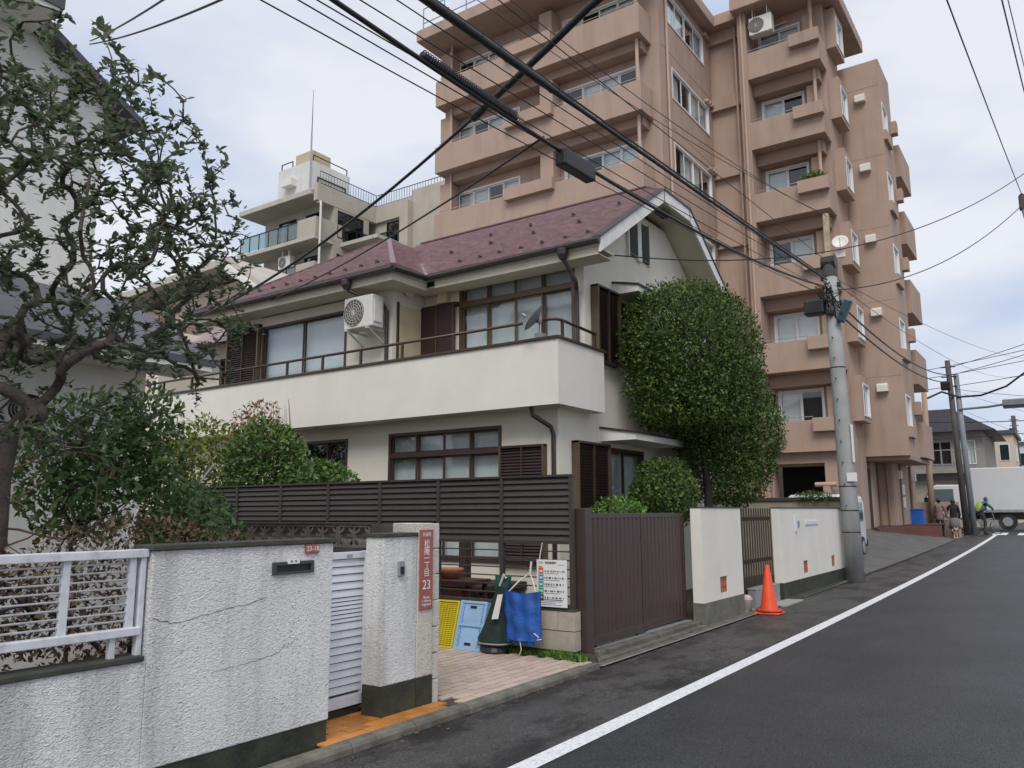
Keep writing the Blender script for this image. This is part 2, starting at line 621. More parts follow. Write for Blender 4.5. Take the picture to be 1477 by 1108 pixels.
M['pole'] = mat('pole_concrete', (0.33, 0.34, 0.34), 0.8, 0.12, 3, 0.003, 100, dirt=(0.1, 0.1, 0.1), dscale=2, damt=0.6, streak=True)
M['pole_dark'] = mat('pole_dark', (0.075, 0.07, 0.065), 0.75, 0.2, 3, dirt=(0.03, 0.03, 0.03), dscale=2, damt=0.5, streak=True)
M['pole_grey'] = mat('pole_grey', (0.2, 0.22, 0.25), 0.6, 0.15, 3)
M['pole_tan'] = mat('pole_tan', (0.4, 0.27, 0.19), 0.7, 0.1, 3)
M['cable'] = mat('cable_black', (0.012, 0.012, 0.014), 0.5, 0.1)
M['pipe_tan'] = mat('pole_sleeve', (0.42, 0.34, 0.22), 0.7, 0.2, 5, dirt=(0.15, 0.1, 0.06), dscale=6, damt=0.6)
M['cone'] = mat('cone_orange', (0.75, 0.075, 0.02), 0.5, 0.08, 6, dirt=(0.4, 0.06, 0.03), dscale=7, damt=0.35)
M['terracotta'] = mat('terracotta', (0.42, 0.14, 0.07), 0.8, 0.15, 9, 0.002, 80)
M['wood_dark'] = mat('dark_wood', (0.04, 0.028, 0.022), 0.7, 0.3, 5, 0.002, 60)
M['wood_stand'] = mat('red_brown_stand', (0.09, 0.03, 0.025), 0.6, 0.2, 5)
M['yellow'] = mat('yellow_crate', (0.66, 0.52, 0.02), 0.5, 0.1, 5, dirt=(0.35, 0.27, 0.05), dscale=9, damt=0.5)
M['blue_lt'] = mat('pale_blue_crate', (0.3, 0.46, 0.66), 0.5, 0.1, 5, dirt=(0.25, 0.3, 0.36), dscale=8, damt=0.55)
M['blue_md'] = mat('mid_blue_crate', (0.12, 0.3, 0.6), 0.45, 0.08, 5)
M['blue_bag'] = mat('blue_bag', (0.012, 0.085, 0.36), 0.6, 0.15, 9, 0.02, 11, dirt=(0.05, 0.09, 0.2), dscale=6, damt=0.5)
M['blue_tarp'] = mat('blue_tarp', (0.015, 0.13, 0.5), 0.5, 0.15, 6)
M['net_green'] = mat('dark_green_net', (0.012, 0.028, 0.022), 0.75, 0.25, 8, 0.004, 60)
M['teal'] = mat('teal_bundle', (0.01, 0.07, 0.06), 0.6, 0.2, 8)
M['rope'] = mat('rope', (0.62, 0.6, 0.52), 0.9, 0.1, 20)
M['car_white'] = mat('car_paint_white', (0.72, 0.73, 0.74), 0.25, 0.02, 3, coat=0.6)
M['car_black'] = mat('car_dark_trim', (0.012, 0.012, 0.014), 0.35, 0.1)
M['lamp_red'] = mat('tail_lamp_red', (0.4, 0.02, 0.02), 0.2, 0.05)
M['rubber'] = mat('rubber', (0.02, 0.02, 0.02), 0.8, 0.1)
M['truck_white'] = mat('truck_box_white', (0.6, 0.61, 0.62), 0.45, 0.03, 2)
M['brick'] = mat('red_brick', (0.17, 0.06, 0.042), 0.85, 0.25, 6, 0.003, 70)
M['skin'] = mat('skin', (0.5, 0.33, 0.25), 0.6, 0.04)
M['hair'] = mat('hair', (0.012, 0.01, 0.009), 0.5, 0.1)
M['coat_mauve'] = mat('mauve_coat', (0.2, 0.14, 0.13), 0.85, 0.12, 14, 0.01, 12)
M['coat_black'] = mat('black_coat', (0.014, 0.013, 0.015), 0.85, 0.1, 9)
M['skirt_grey'] = mat('checked_skirt', (0.16, 0.14, 0.14), 0.9, 0.35, 30)
M['trousers'] = mat('dark_trousers', (0.03, 0.028, 0.035), 0.85, 0.1)
M['jacket_blue'] = mat('blue_jacket', (0.035, 0.09, 0.14), 0.7, 0.1)
M['pack_lime'] = mat('lime_backpack', (0.3, 0.38, 0.06), 0.7, 0.15, 9)
M['dog_fur'] = mat('dog_fur', (0.6, 0.5, 0.4), 0.95, 0.12, 20, 0.01, 60)
M['dog_red'] = mat('dog_coat_red', (0.3, 0.05, 0.06), 0.85, 0.2, 15)
M['bark'] = mat('bark', (0.085, 0.068, 0.058), 0.9, 0.35, 9, 0.01, 45, dirt=(0.09, 0.09, 0.08), dscale=6, damt=0.5)
M['bark_dark'] = mat('bark_dark', (0.03, 0.024, 0.02), 0.9, 0.3, 9, 0.008, 50)
M['twig_tan'] = mat('dry_twig', (0.2, 0.13, 0.08), 0.9, 0.3, 9)
M['leaf_tree'] = leafmat('camellia_leaf', (0.075, 0.115, 0.06), (0.25, 0.29, 0.19), 0.3, 0.42)
M['leaf_top'] = leafmat('topiary_leaf', (0.025, 0.056, 0.014), (0.15, 0.225, 0.045), 0.5, 0.3)
M['leaf_green'] = leafmat('garden_leaf', (0.045, 0.1, 0.022), (0.15, 0.25, 0.065), 0.45, 0.3)
M['leaf_dark'] = leafmat('dark_garden_leaf', (0.05, 0.105, 0.03), (0.2, 0.3, 0.11), 0.4, 0.35)
M['leaf_lime'] = leafmat('lime_leaf', (0.06, 0.1, 0.012), (0.25, 0.3, 0.035), 0.45, 0.3)
M['leaf_red'] = leafmat('azalea_leaf', (0.09, 0.042, 0.034), (0.17, 0.13, 0.07), 0.55, 0.2)
M['leaf_dry'] = leafmat('dry_leaf', (0.16, 0.07, 0.03), (0.34, 0.17, 0.08), 0.7, 0.2)
M['leaf_grass'] = leafmat('weed_leaf', (0.05, 0.12, 0.015), (0.16, 0.28, 0.05), 0.5, 0.3)
# ================================================================== colour variation between alike pieces
def addrand(m, amt=0.25):
    n, l = m.node_tree.nodes, m.node_tree.links
    b = n['Principled BSDF']
    src = b.inputs['Base Color'].links[0].from_socket
    oi = n.new('ShaderNodeObjectInfo')
    mr = n.new('ShaderNodeMapRange')
    mr.inputs['To Min'].default_value = 1 - amt
    mr.inputs['To Max'].default_value = 1 + amt
    l.new(oi.outputs['Random'], mr.inputs['Value'])
    vm = n.new('ShaderNodeVectorMath')
    vm.operation = 'SCALE'
    l.new(src, vm.inputs[0])
    l.new(mr.outputs['Result'], vm.inputs['Scale'])
    l.new(vm.outputs['Vector'], b.inputs['Base Color'])


addrand(M['tile_pink'], 0.12)
addrand(M['tile_orange'], 0.25)
addrand(M['block'], 0.1)
addrand(M['brown_alu'], 0.06)


def text_mesh(name, body, size, origin, ux, uz, mat_, parent, align='CENTER', ext=0.0006, spacing=1.0):
    """flat lettering laid on a surface; ux = reading direction, uz = up direction of the letters"""
    cu = bpy.data.curves.new(name, 'FONT')
    cu.body = body
    cu.size = size
    cu.align_x = align
    cu.align_y = 'CENTER'
    cu.extrude = ext
    cu.space_character = spacing
    tmp = bpy.data.objects.new('tmp_text', cu)
    col.objects.link(tmp)
    dg = bpy.context.evaluated_depsgraph_get()
    me = bpy.data.meshes.new_from_object(tmp.evaluated_get(dg))
    bpy.data.objects.remove(tmp)
    bpy.data.curves.remove(cu)
    ux, uz = Vector(ux), Vector(uz)
    nrm = ux.cross(uz)
    rot = Matrix((ux, uz, nrm)).transposed().to_4x4()
    me.transform(Matrix.Translation(Vector(origin) - woff(parent)) @ rot)
    me.name = name
    me.materials.clear()
    me.materials.append(mat_)
    o = bpy.data.objects.new(name, me)
    col.objects.link(o)
    o.parent = parent
    OFF[o.name] = woff(parent)
    return o


# ================================================================== ground, road, kerbs
def strip(name, x0, x1, y0, y1, dz, m, step=2.0, kind='structure', nx=1):
    mb = MB()
    n = max(1, int((y1 - y0) / step))
    ys = [y0 + (y1 - y0) * i / n for i in range(n + 1)]
    xs = [x0 + (x1 - x0) * i / nx for i in range(nx + 1)]
    for y in ys:
        for x in xs:
            mb.v.append((x, y, zg(y) + dz))
    w = nx + 1
    for i in range(n):
        for j in range(nx):
            mb.f.append((i * w + j, i * w + j + 1, (i + 1) * w + j + 1, (i + 1) * w + j))
    o = mb.build(name, m)
    if kind:
        o['kind'] = kind
    return o


strip('ground', -400, 400, -300, 700, -0.05, M['ground'], 4.0, nx=8)
strip('road', -2.84, 3.2, -15, 140, 0.0, M['asphalt_new'])
strip('road_shoulder', -3.9, -2.84, -15, 140, 0.0, M['asphalt'])
strip('cross_street', -70, -3.9, 43.3, 51.0, 0.004, M['asphalt_new'])
strip('edge_line', -2.885, -2.742, -6, 41.2, 0.004, M['paint'], kind='structure')
mb = MB()
for k in range(9):
    x0 = -2.97 + k * 0.95
    mb.add([(x0, 41.2, zg(41.2) + .006), (x0 + 0.55, 41.2, zg(41.2) + .006), (x0 + .55, 43.2, zg(43.2) + .006), (x0, 43.2, zg(43.2) + .006)], [(0, 1, 2, 3)])
mb.build('crossing_stripes', M['paint'], kind='structure')
# raised kerb before the stucco wall, apron and tiled court
kb = MB().box(-3.945, -3.885, -4, 7.08, -.05, .05).build('kerb', M['kerb'], kind='structure')
addrand(M['kerb'], .15)
kst = MB().prism([(-3.95, 0), (-3.856, 0), (-3.858, 0.035), (-3.872, 0.058), (-3.89, 0.066), (-3.95, 0.066)], 'y', -.297, .297).mesh('kerb_stone', M['kerb'])
yy = -3.7
while yy < 6.9:
    piece('kerb_stone', kst, (RND.uniform(-.004, .004), yy, RND.uniform(-.003, .002)), kb)
    yy += .6
# concrete gutter along gate and cream walls, with a paler outer lip
o = strip('gutter', -4.07, -3.9, 7.12, 18.6, 0.012, M['kerb'])
o = strip('gutter_lip', -3.9, -3.87, 7.12, 13.2, 0.02, M['concrete'])
# low wall footing strip beyond
mb = MB()
mb.prism([(-4.14, 0.0), (-3.93, 0.0), (-3.93, 0.05), (-4.14, 0.075)], 'y', 13.95, 18.9)
mb.build('wall_footing', M['moss_base'], kind='structure')
# threshold slabs of the sliding gate
mb = MB()
mb.box(-4.5, -4.09, 7.46, 10.24, 0, 0.085)
mb.box(-4.09, -4.0, 7.3, 10.24, 0, 0.04)
mb.build('gate_threshold', M['kerb'], kind='structure', bevel=0.008)
mb = MB()
mb.box(-4.62, -4.07, 11.82, 13.78, 0, 0.035)
mb.build('entrance_step', M['concrete'], kind='structure', bevel=0.006)
mb = MB()
mb.box(-4.06, -3.79, 12.95, 13.95, 0.0, 0.045)
tag(mb.build('kerb_ramp', mat('ramp_grey', (0.3, 0.3, 0.29), 0.7, 0.08, 5), bevel=0.008), 'grey kerb ramp slab lying on the road edge beside the traffic cone', 'ramp')
# garden soil
mb = MB()
mb.box(-7.4, -4.17, -4, 3.7, -0.2, 0.09)
mb.box(-7.4, -4.62, 3.7, 4.86, -0.2, 0.09)
mb.box(-16, -4.3, 7.29, 9.9, -0.2, 0.06)
mb.box(-6.04, -4.25, 9.9, 18.8, -0.2, 0.05)
mb.build('garden_soil', M['soil'], kind='structure')

# apartment forecourt: concrete slope rising from the road
mb = MB()
NX, NY = 14, 20
for j in range(NY + 1):
    y = 19.1 + (37.6 - 19.1) * j / NY
    for i in range(NX + 1):
        x = -3.95 - i * 6.5 / NX
        t = min(1, max(0, (-3.95 - x) / 2.2))
        t = t * t * (3 - 2 * t)
        k = min(1, max(0, (y - 20) / 9.0))
        mb.v.append((x, y, zg(y) + 0.008 + t * (0.16 + 0.5 * k)))
for j in range(NY):
    for i in range(NX):
        a = j * (NX + 1) + i
        mb.f.append((a + 1, a, a + NX + 1, a + NX + 2))
mb.build('forecourt_slope', M['driveway'], kind='structure', smooth=True)
o = strip('forecourt_gutter', -3.99, -3.9, 19, 37.2, 0.01, M['black'])

# tiled court
court = MB().box(-11, -3.946, 5.04, 7.17, -0.1, 0.05).build('tiled_court', M['grout'], kind='structure')
TW, TL = 0.091, 0.191
tile_me = MB().box(-TL / 2, TL / 2, -TW / 2, TW / 2, 0, 0.012).mesh('tile', M['tile_pink'])
cnt = 0
row = 0
y = 5.05
# long side of the tiles runs along the street
tile_me2 = MB().box(-TW / 2, TW / 2, -TL / 2, TL / 2, 0, 0.012).mesh('tile', M['tile_pink'])
for ix in range(16):
    x = -3.998 - ix * 0.102
    for iy in range(11):
        yy = 5.14 + iy * 0.202 + (0.1 if ix % 2 else 0)
        if yy > 7.02:
            continue
        piece('tile', tile_me2, (x, yy, 0.05 + RND.uniform(-0.0015, 0.0015)), court)
        cnt += 1
rest = MB()
for ix in range(16, 62):
    x = -3.998 - ix * 0.102
    for iy in range(11):
        yy = 5.14 + iy * 0.202 + (0.1 if ix % 2 else 0)
        if yy > 7.02:
            continue
        rest.box(x - TW / 2, x + TW / 2, yy - TL / 2, yy + TL / 2, 0.05, 0.062)
rest.build('tiles', M['tile_pink'], court, kind='stuff')
apron = MB().box(-4.6, -3.946, 3.72, 5.04, -0.1, 0.05).build('entrance_apron', M['grout'], kind='structure')
ot = MB().box(-0.0475, 0.0475, -0.0975, 0.0975, 0, 0.013).mesh('tile', M['tile_orange'])
for ix in range(6):
    x = -3.998 - ix * 0.102
    for iy in range(7):
        yy = 3.76 + iy * 0.202 + (0.1 if ix % 2 else 0)
        if yy > 4.95:
            continue
        piece('tile', ot, (x, yy, 0.05 + RND.uniform(-0.002, 0.002)), apron)

# ================================================================== near stucco wall
gw = thing('garden_wall', 'white rough stucco garden wall with mail slot and mossy dark base', 'wall', (-4.1, 2.0, 0))
mb = MB()
mb.box(-4.17, -4.03, 2.47, 3.745, 0.195, 1.302)
mb.box(-4.17, -4.03, -3.5, 2.47, 0.195, 0.742)
mb.build('wall_panel', M['stucco'], gw, bevel=0.006)
MB().box(-4.166, -4.036, -3.5, 3.735, 0.0, 0.195).build('plinth', M['moss_base'], gw)
mb = MB()
mb.box(-4.19, -4.012, 2.455, 3.76, 1.302, 1.333)
mb.build('cap', M['moss_cap'], gw, bevel=0.006)
MB().box(-4.18, -4.018, -3.5, 2.452, 0.742, 0.772).build('cap', M['moss_cap'], gw, bevel=0.006)


def crack(pts, r):
    mb = MB()
    q = []
    for i in range(len(pts) - 1):
        for k in range(6):
            t = k / 6
            q.append((-4.0292, pts[i][0] * (1 - t) + pts[i + 1][0] * t + RND.uniform(-.004, .004), pts[i][1] * (1 - t) + pts[i + 1][1] * t + RND.uniform(-.004, .004)))
    q.append((-4.0292, *pts[-1]))
    mb.tube(q, [r * RND.uniform(0.4, 1.2) for _ in q], 4)
    return mb


CRK = mat('crack_soot', (0.06, 0.058, 0.05), 0.95, 0.2)
for pts, r in (([(2.49, 0.95), (2.56, 0.93), (2.62, 0.915), (2.75, .93), (2.95, 0.96), (3.1, .97), (3.22, 1.0)], .0017), ([(2.86, 0.62), (3.05, 0.63), (3.18, .64), (3.3, 0.66), (3.4, .7), (3.46, 0.73)], .0012)):
    crack(pts, r).build('crack', CRK, gw)
# soot speckles at the old drip line
mb = MB()
for i in range(80):
    yy = RND.gauss(3.44, 0.07)
    zz = RND.uniform(0.35, 0.98)
    if yy < 3.73:
        mb.ell((-4.029, yy, zz), (0.003, RND.uniform(.001, .0035), RND.uniform(.001, .005)), 5, 3)
mb.build('soot_spots', CRK, gw, kind='stuff')
# mail slot
ms = MB()
ms.wall('x', -4.012, 0.03, 3.25, 3.57, 1.125, 1.2, [(3.275, 3.545, 1.138, 1.178)])
msl = ms.build('mail_slot', M['mailbox'], gw, bevel=0.003)
MB().box(-4.036, -4.026, 3.275, 3.545, 1.138, 1.178).build('flap', M['black'], msl)
npl = MB().box(-4.02, -4.008, 3.355, 3.445, 1.186, 1.216).build('name_strip', M['sign_white'], gw)
for yy in (3.382, 3.415):
    MB().box(-4.009, -4.006, yy - .005, yy + .005, 1.196, 1.207).build('letter', M['black'], npl)
num = MB().box(-4.03, -4.016, 3.5, 3.612, 1.243, 1.298).build('number_plate', M['sign_red'], gw, bevel=0.003)
text_mesh('lettering', '23-18', 0.044, (-4.0145, 3.556, 1.271), (0, 1, 0), (0, 0, 1), M['sign_white'], num)

# ---------------- white rail fence on the low wall
rf = thing('rail_fence', 'white aluminium rail fence mounted on the low stucco wall', 'fence', (-4.08, 1.0, 0.772))
MB().box(-4.11, -4.05, -3.4, 2.462, 1.268, 1.312).build('top_rail', M['white_rail'], rf, bevel=0.005)
MB().box(-4.11, -4.05, -3.4, 2.44, 0.872, 0.915).build('bottom_rail', M['white_rail'], rf, bevel=0.005)
pm = MB().box(-0.014, 0.014, -0.018, 0.018, 0, 0.36).mesh('post', M['white_rail'])
for yy in (2.385, 2.045, 1.70, 1.36, 1.02, 0.68, 0.34):
    piece('post', pm, (-4.08, yy, 0.912), rf)
MB().box(-4.1, -4.06, 2.425, 2.455, 0.76, 1.3).build('end_post', M['white_rail'], rf, bevel=0.004)
for s_ in (2.3, 1.0, -0.4):
    MB().box(-4.095, -4.065, s_ - .015, s_ + .015, 0.765, 0.875).build('foot', M['white_rail'], rf)
for k in range(8):
    z = 0.952 + k * 0.0415
    MB().cyl((-4.08, -3.4, z), (-4.08, 2.4, z), 0.0052, n=6).build('rod', M['white_rail'], rf, smooth=True)

# ---------------- white louver gate
lg = thing('louver_gate', 'white louvered aluminium entrance gate standing between stucco wall and pillar', 'gate', (-4.4, 4.0, 0.06))
MB().box(-4.425, -4.375, 4.39, 4.475, 0.125, 1.215).build('stile', M['white_alu'], lg, bevel=0.004)
MB().box(-4.425, -4.375, 3.52, 3.6, 0.125, 1.215).build('stile', M['white_alu'], lg, bevel=0.004)
MB().box(-4.42, -4.38, 3.6, 4.388, 1.165, 1.213).build('top_rail', M['white_alu'], lg, bevel=0.003)
MB().box(-4.42, -4.38, 3.6, 4.388, 0.13, 0.205).build('bottom_rail', M['white_alu'], lg, bevel=0.003)
MB().box(-4.46, -4.4, 4.478, 4.53, 0.06, 1.27).build('jamb_post', M['white_alu'], lg, bevel=0.004)
rt = Matrix.Rotation(math.radians(-14), 3, 'Y')


def slat(z, h):
    mb = MB()
    mb.obox((-4.4, 3.994, z), (0.012, 0.785, h), rt)
    mb.build('slat', M['white_alu'], lg, bevel=0.002)


z = 1.162
for hgt in [0.0545] * 5 + [0.0295] * 6 + [0.0545] * 10:
    if z - hgt < 0.2:
        break
    slat(z - hgt / 2, hgt - 0.006)
    z -= hgt
MB().box(-4.374, -4.368, 4.2, 4.25, 1.178, 1.196).build('maker_plate', M['galv'], lg)
MB().box(-4.5, -4.42, 3.75, 4.46, 0.05, 0.08).build('threshold', M['moss_base'], lg)

# ---------------- stucco gate pillar
gp = thing('gate_pillar', 'short white stucco gate pillar with intercom beside the red address sign', 'pillar', (-4.2, 4.47, 0))
MB().box(-4.335, -4.155, 4.35, 4.718, 0.27, 1.318).build('shaft', M['stucco'], gp, bevel=0.006)
MB().box(-4.339, -4.151, 4.346, 4.716, 0.0, 0.27).build('plinth', M['moss_base'], gp)
MB().box(-4.355, -4.14, 4.335, 4.716, 1.318, 1.346).build('cap', M['moss_cap'], gp, bevel=0.005)
ic = MB().box(-4.155, -4.133, 4.5, 4.56, 1.03, 1.14).build('intercom', M['galv'], gp, bevel=0.004)
MB().box(-4.133, -4.127, 4.512, 4.548, 1.045, 1.1).build('speaker', M['black'], ic)

# ---------------- boundary block wall with openwork top
bw = thing('boundary_wall', 'grey block boundary wall with openwork top blocks and whitewashed end', 'wall', (-7, 4.93, 0))
MB().box(-4.42, -4.15, 4.722, 4.902, 0.27, 1.415).build('end_pier', M['stucco_old'], bw, bevel=0.008)
MB().box(-4.42, -4.148, 4.72, 4.904, 0.0, 0.27).build('plinth', M['moss_base'], bw)
for k in range(7):
    zz = 0.03 + k * 0.198
    MB().box(-4.44, -4.165 + RND.uniform(-.006, .006), 4.91, 5.0, zz, zz + 0.192).build('block', M['stucco_old'], bw, bevel=0.008)
MB().box(-11, -4.445, 4.92, 5.02, 0, 1.205).build('lower_courses', M['block_dark'], bw)
MB().box(-4.85, -4.445, 4.92, 5.02, 1.205, 1.4).build('block', M['block_dark'], bw)


def openwork():
    mb = MB()
    w, h, d = 0.385, 0.19, 0.09
    t = 0.02
    mb.box(-w / 2, w / 2, -d / 2, d / 2, 0, t)
    mb.box(-w / 2, w / 2, -d / 2, d / 2, h - t, h)
    for x in (-w / 2 + t / 2, 0, w / 2 - t / 2):
        mb.box(x - t / 2, x + t / 2, -d / 2 + .001, d / 2 - .001, t, h - t)
    for cx_ in (-w / 4, w / 4):
        for sx_, sz_ in ((-1, -1), (1, -1), (1, 1), (-1, 1)):
            cc = (cx_ + sx_ * 0.085, h / 2 + sz_ * 0.082)
            pts = []
            for k in range(6):
                a = k / 5 * math.pi / 2
                pts.append((cc[0] - sx_ * math.cos(a) * 0.062, cc[1] - sz_ * math.sin(a) * 0.062))
            for k in range(5):
                mb.bar((pts[k][0], 0, pts[k][1]), (pts[k + 1][0], 0, pts[k + 1][1]), d * 0.9, 0.017, (0, 1, 0)) if False else mb.prism(
                    [(pts[k][0], pts[k][1]), (pts[k + 1][0], pts[k + 1][1]), (pts[k + 1][0] + sx_ * .014, pts[k + 1][1] + sz_ * .014), (pts[k][0] + sx_ * .014, pts[k][1] + sz_ * .014)], 'y', -d * .42, d * .42)
    return mb


ow = openwork().mesh('openwork_block', mat('openwork_grey', (0.15, 0.14, 0.12), 0.9, 0.25, 7, 0.003, 80))
x = -5.06
while x > -10.8:
    piece('openwork_block', ow, (x, 4.97, 1.205), bw)
    x -= 0.392
MB().box(-11, -4.86, 4.915, 5.025, 1.397, 1.412).build('coping', M['block_dark'], bw)

# ---------------- red address sign on the pier
sg = thing('address_sign', 'tall red address plate with white characters on the wall end', 'sign', (-4.12, 4.8115, 0.76))
MB().box(-4.148, -4.138, 4.735, 4.888, 0.762, 1.366).build('plate', M['sign_red'], sg, bevel=0.004)
fx = -4.1365
text_mesh('lettering', '杉並区', 0.034, (fx, 4.8115, 1.326), (0, 1, 0), (0, 0, 1), M['sign_white'], sg)
for k, ch in enumerate('松庵一丁目'):
    text_mesh('lettering', ch, 0.068, (fx, 4.8115, 1.252 - k * 0.0545), (0, 1, 0), (0, 0, 1), M['sign_white'], sg)
text_mesh('lettering', '23', 0.098, (fx, 4.8115, 0.945), (0, 1, 0), (0, 0, 1), M['sign_white'], sg)
for k, ch in enumerate(('Shoan', '1-chome', 'Suginami')):
    text_mesh('lettering', ch, 0.03, (fx, 4.8115, 0.853 - k * 0.026), (0, 1, 0), (0, 0, 1), M['sign_white'], sg)

# ================================================================== brown louver fence on cream block footing
lf = thing('louver_fence', 'dark brown louver fence with open lower rails before the garden', 'fence', (-7, 7.22, 0.515))
PX = [-4.25, -5.13, -6.03, -6.96, -7.88, -8.81, -9.76, -10.7]
pst = MB().box(-0.022, 0.022, -0.024, 0.024, 0, 1.36).mesh('post', M['brown_alu'])
for x in PX:
    piece('post', pst, (x, 7.22, 0.515), lf)
MB().box(PX[-1] - .02, PX[0] + .03, 7.19, 7.25, 1.862, 1.885).build('top_rail', M['brown_alu'], lf)
MB().box(PX[-1] - .02, PX[0] + .02, 7.198, 7.242, 1.165, 1.192).build('mid_rail', M['brown_alu'], lf)
MB().box(PX[-1] - .02, PX[0] + .02, 7.198, 7.242, 0.53, 0.56).build('bottom_rail', M['brown_alu'], lf)
rl = Matrix.Rotation(math.radians(-24), 3, 'X')
for i in range(len(PX) - 1):
    L = PX[i] - PX[i + 1] - 0.046
    sm = MB().obox((0, 0, 0), (L, 0.014, 0.074), rl).mesh('slat', M['brown_alu'])
    for k in range(10):
        piece('slat', sm, ((PX[i] + PX[i + 1]) / 2, 7.222, 1.226 + k * 0.0675), lf)
    rm = MB().cyl((-L / 2, 0, 0), (L / 2, 0, 0), 0.007, n=6).mesh('rod', M['brown_alu'])
    for k in range(6):
        piece('rod', rm, ((PX[i] + PX[i + 1]) / 2, 7.222, 0.64 + k * 0.09), lf)
fw = thing('block_footing', 'low cream concrete block wall under the brown louver fence', 'wall', (-7, 7.22, 0))
MB().box(-10.9, -4.215, 7.175, 7.265, 0, 0.5).build('mortar_core', M['grout'], fw)
bm_ = MB().box(-0.1935, 0.1935, -0.06, 0.06, 0, 0.186).mesh('block', M['block'])
for c in range(3):
    x = -4.395 - (0.2 if c % 2 else 0)
    while x > -10.8:
        if c < 2:
            piece('block', bm_, (x, 7.22, 0.115 + c * 0.195), fw)
        x -= 0.393
    if c == 1:
        MB().box(-4.398, -4.2, 7.16, 7.28, 0.31, 0.496).build('block', M['block'], fw)
MB().box(-10.9, -4.2, 7.155, 7.285, 0.5, 0.518).build('coping', M['moss_cap'], fw)
MB().box(-10.9, -4.205, 7.15, 7.29, 0.0, 0.112).build('plinth', M['moss_base'], fw)

# ================================================================== brown sliding gate
sgt = thing('sliding_gate', 'dark brown two-leaf ribbed sliding car gate with square post', 'gate', (-4.25, 8.8, 0.085))
MB().box(-4.285, -4.135, 7.3, 7.44, 0.0, 1.535).build('post', M['gate_brown'], sgt, bevel=0.006)
for li, (y0, y1, xx) in enumerate(((7.47, 8.86, -4.25), (8.83, 10.235, -4.31))):
    leaf = MB()
    leaf.box(xx - .022, xx + .022, y0, y0 + .055, .105, 1.475)
    leaf.box(xx - .022, xx + .022, y1 - .055, y1, .105, 1.475)
    leaf.box(xx - .02, xx + .02, y0 + .055, y1 - .055, 1.425, 1.478)
    leaf.box(xx - .02, xx + .02, y0 + .055, y1 - .055, .11, .2)
    lo = leaf.build('leaf', M['gate_brown'], sgt, bevel=0.004)
    n = 12
    w = (y1 - y0 - .11) / n
    rb = MB().prism([(-0.008, -w / 2), (-0.004, -w / 2 + .006), (0.018, -w / 2 + .022), (0.018, w / 2 - .022), (-0.004, w / 2 - .006), (-0.008, w / 2)], 'z', 0.2, 1.425).mesh('rib', M['gate_brown'])
    for k in range(n):
        piece('rib', rb, (xx, y0 + .055 + w * (k + .5), 0), lo)
    for yy in (y0 + .2, y1 - .2):
        MB().cyl((xx - .015, yy, .105), (xx + .015, yy, .105), .022, n=10).build('wheel', M['black'], lo)
MB().box(-4.225, -4.21, 7.53, 7.555, .83, 1.0).build('handle', M['black'], sgt, bevel=0.004)
MB().box(-4.33, -4.22, 7.46, 10.24, .083, .09).build('track', M['galv'], sgt)

# ================================================================== cream panel walls with terracotta vents


def panel_wall(y0, y1, vents, label):
    t = thing('panel_wall', label, 'wall', (-4.12, (y0 + y1) / 2, 0))
    holes = [(a, b, .385, .605) for a, b in vents]
    MB().wall('x', -4.05, .15, y0, y1, .305, 1.54, holes).build('wall_panel', M['house_white'], t)
    MB().box(-4.205, -4.045, y0 - .004, y1 + .004, 0, .305).build('plinth', mat('plinth_grey', (0.15, 0.145, 0.125), 0.85, 0.25, 4, 0.004, 60, dirt=(0.05, 0.055, 0.035), dscale=3, damt=0.8) if y0 < 12 else M['moss_base'], t)
    MB().box(-4.212, -4.04, y0 - .008, y1 + .008, 1.54, 1.556).build('cap', M['moss_cap'], t)
    for a, b in vents:
        mb = MB()
        cw, ch = (b - a) / 3, .11
        holes = []
        for i in range(3):
            for j in range(2):
                ca, cz = a + cw * (i + .5), .385 + ch * (j + .5)
                holes.append((ca - cw * .27, ca + cw * .27, cz - ch * .3, cz + ch * .3))
        mb.wall('x', -4.062, .06, a + .002, b - .002, .387, .603, holes)
        mb.build('vent_block', M['terracotta'], t)
        MB().box(-4.19, -4.17, a, b, .385, .605).build('vent_back', M['dark_in'], t)
    return t


p1 = panel_wall(10.25, 11.8, [(10.86, 11.14)], 'short cream garden wall with one terracotta vent beside brown gate')
p2 = panel_wall(13.8, 18.45, [(15.06, 15.36), (17.12, 17.4)], 'long cream garden wall with two terracotta vents beside the utility pole')
ic = MB().box(-4.05, -4.03, 14.62, 14.74, 1.13, 1.4).build('intercom', M['white_alu'], p2, bevel=.003)
MB().box(-4.05, -4.032, 14.8, 14.9, 1.22, 1.32).build('bell', M['galv'], p2)
MB().box(-4.05, -4.034, 15.3, 16.2, 1.24, 1.31).build('mail_flap', M['white_alu'], p2, bevel=.003)
# slatted wooden gate
wg = thing('wooden_gate', 'dark slatted wooden garden gate between the two cream walls', 'gate', (-4.22, 12.8, 0.035))
bm2 = MB().box(-.007, .007, -.016, .016, 0, 1.46).mesh('slat', M['wood_dark'])
yy = 11.86
while yy < 13.78:
    piece('slat', bm2, (-4.22, yy, .08), wg)
    yy += .12
for z in (.22, .68, 1.34):
    MB().box(-4.252, -4.232, 11.83, 13.78, z, z + .06).build('rail', M['wood_dark'], wg)
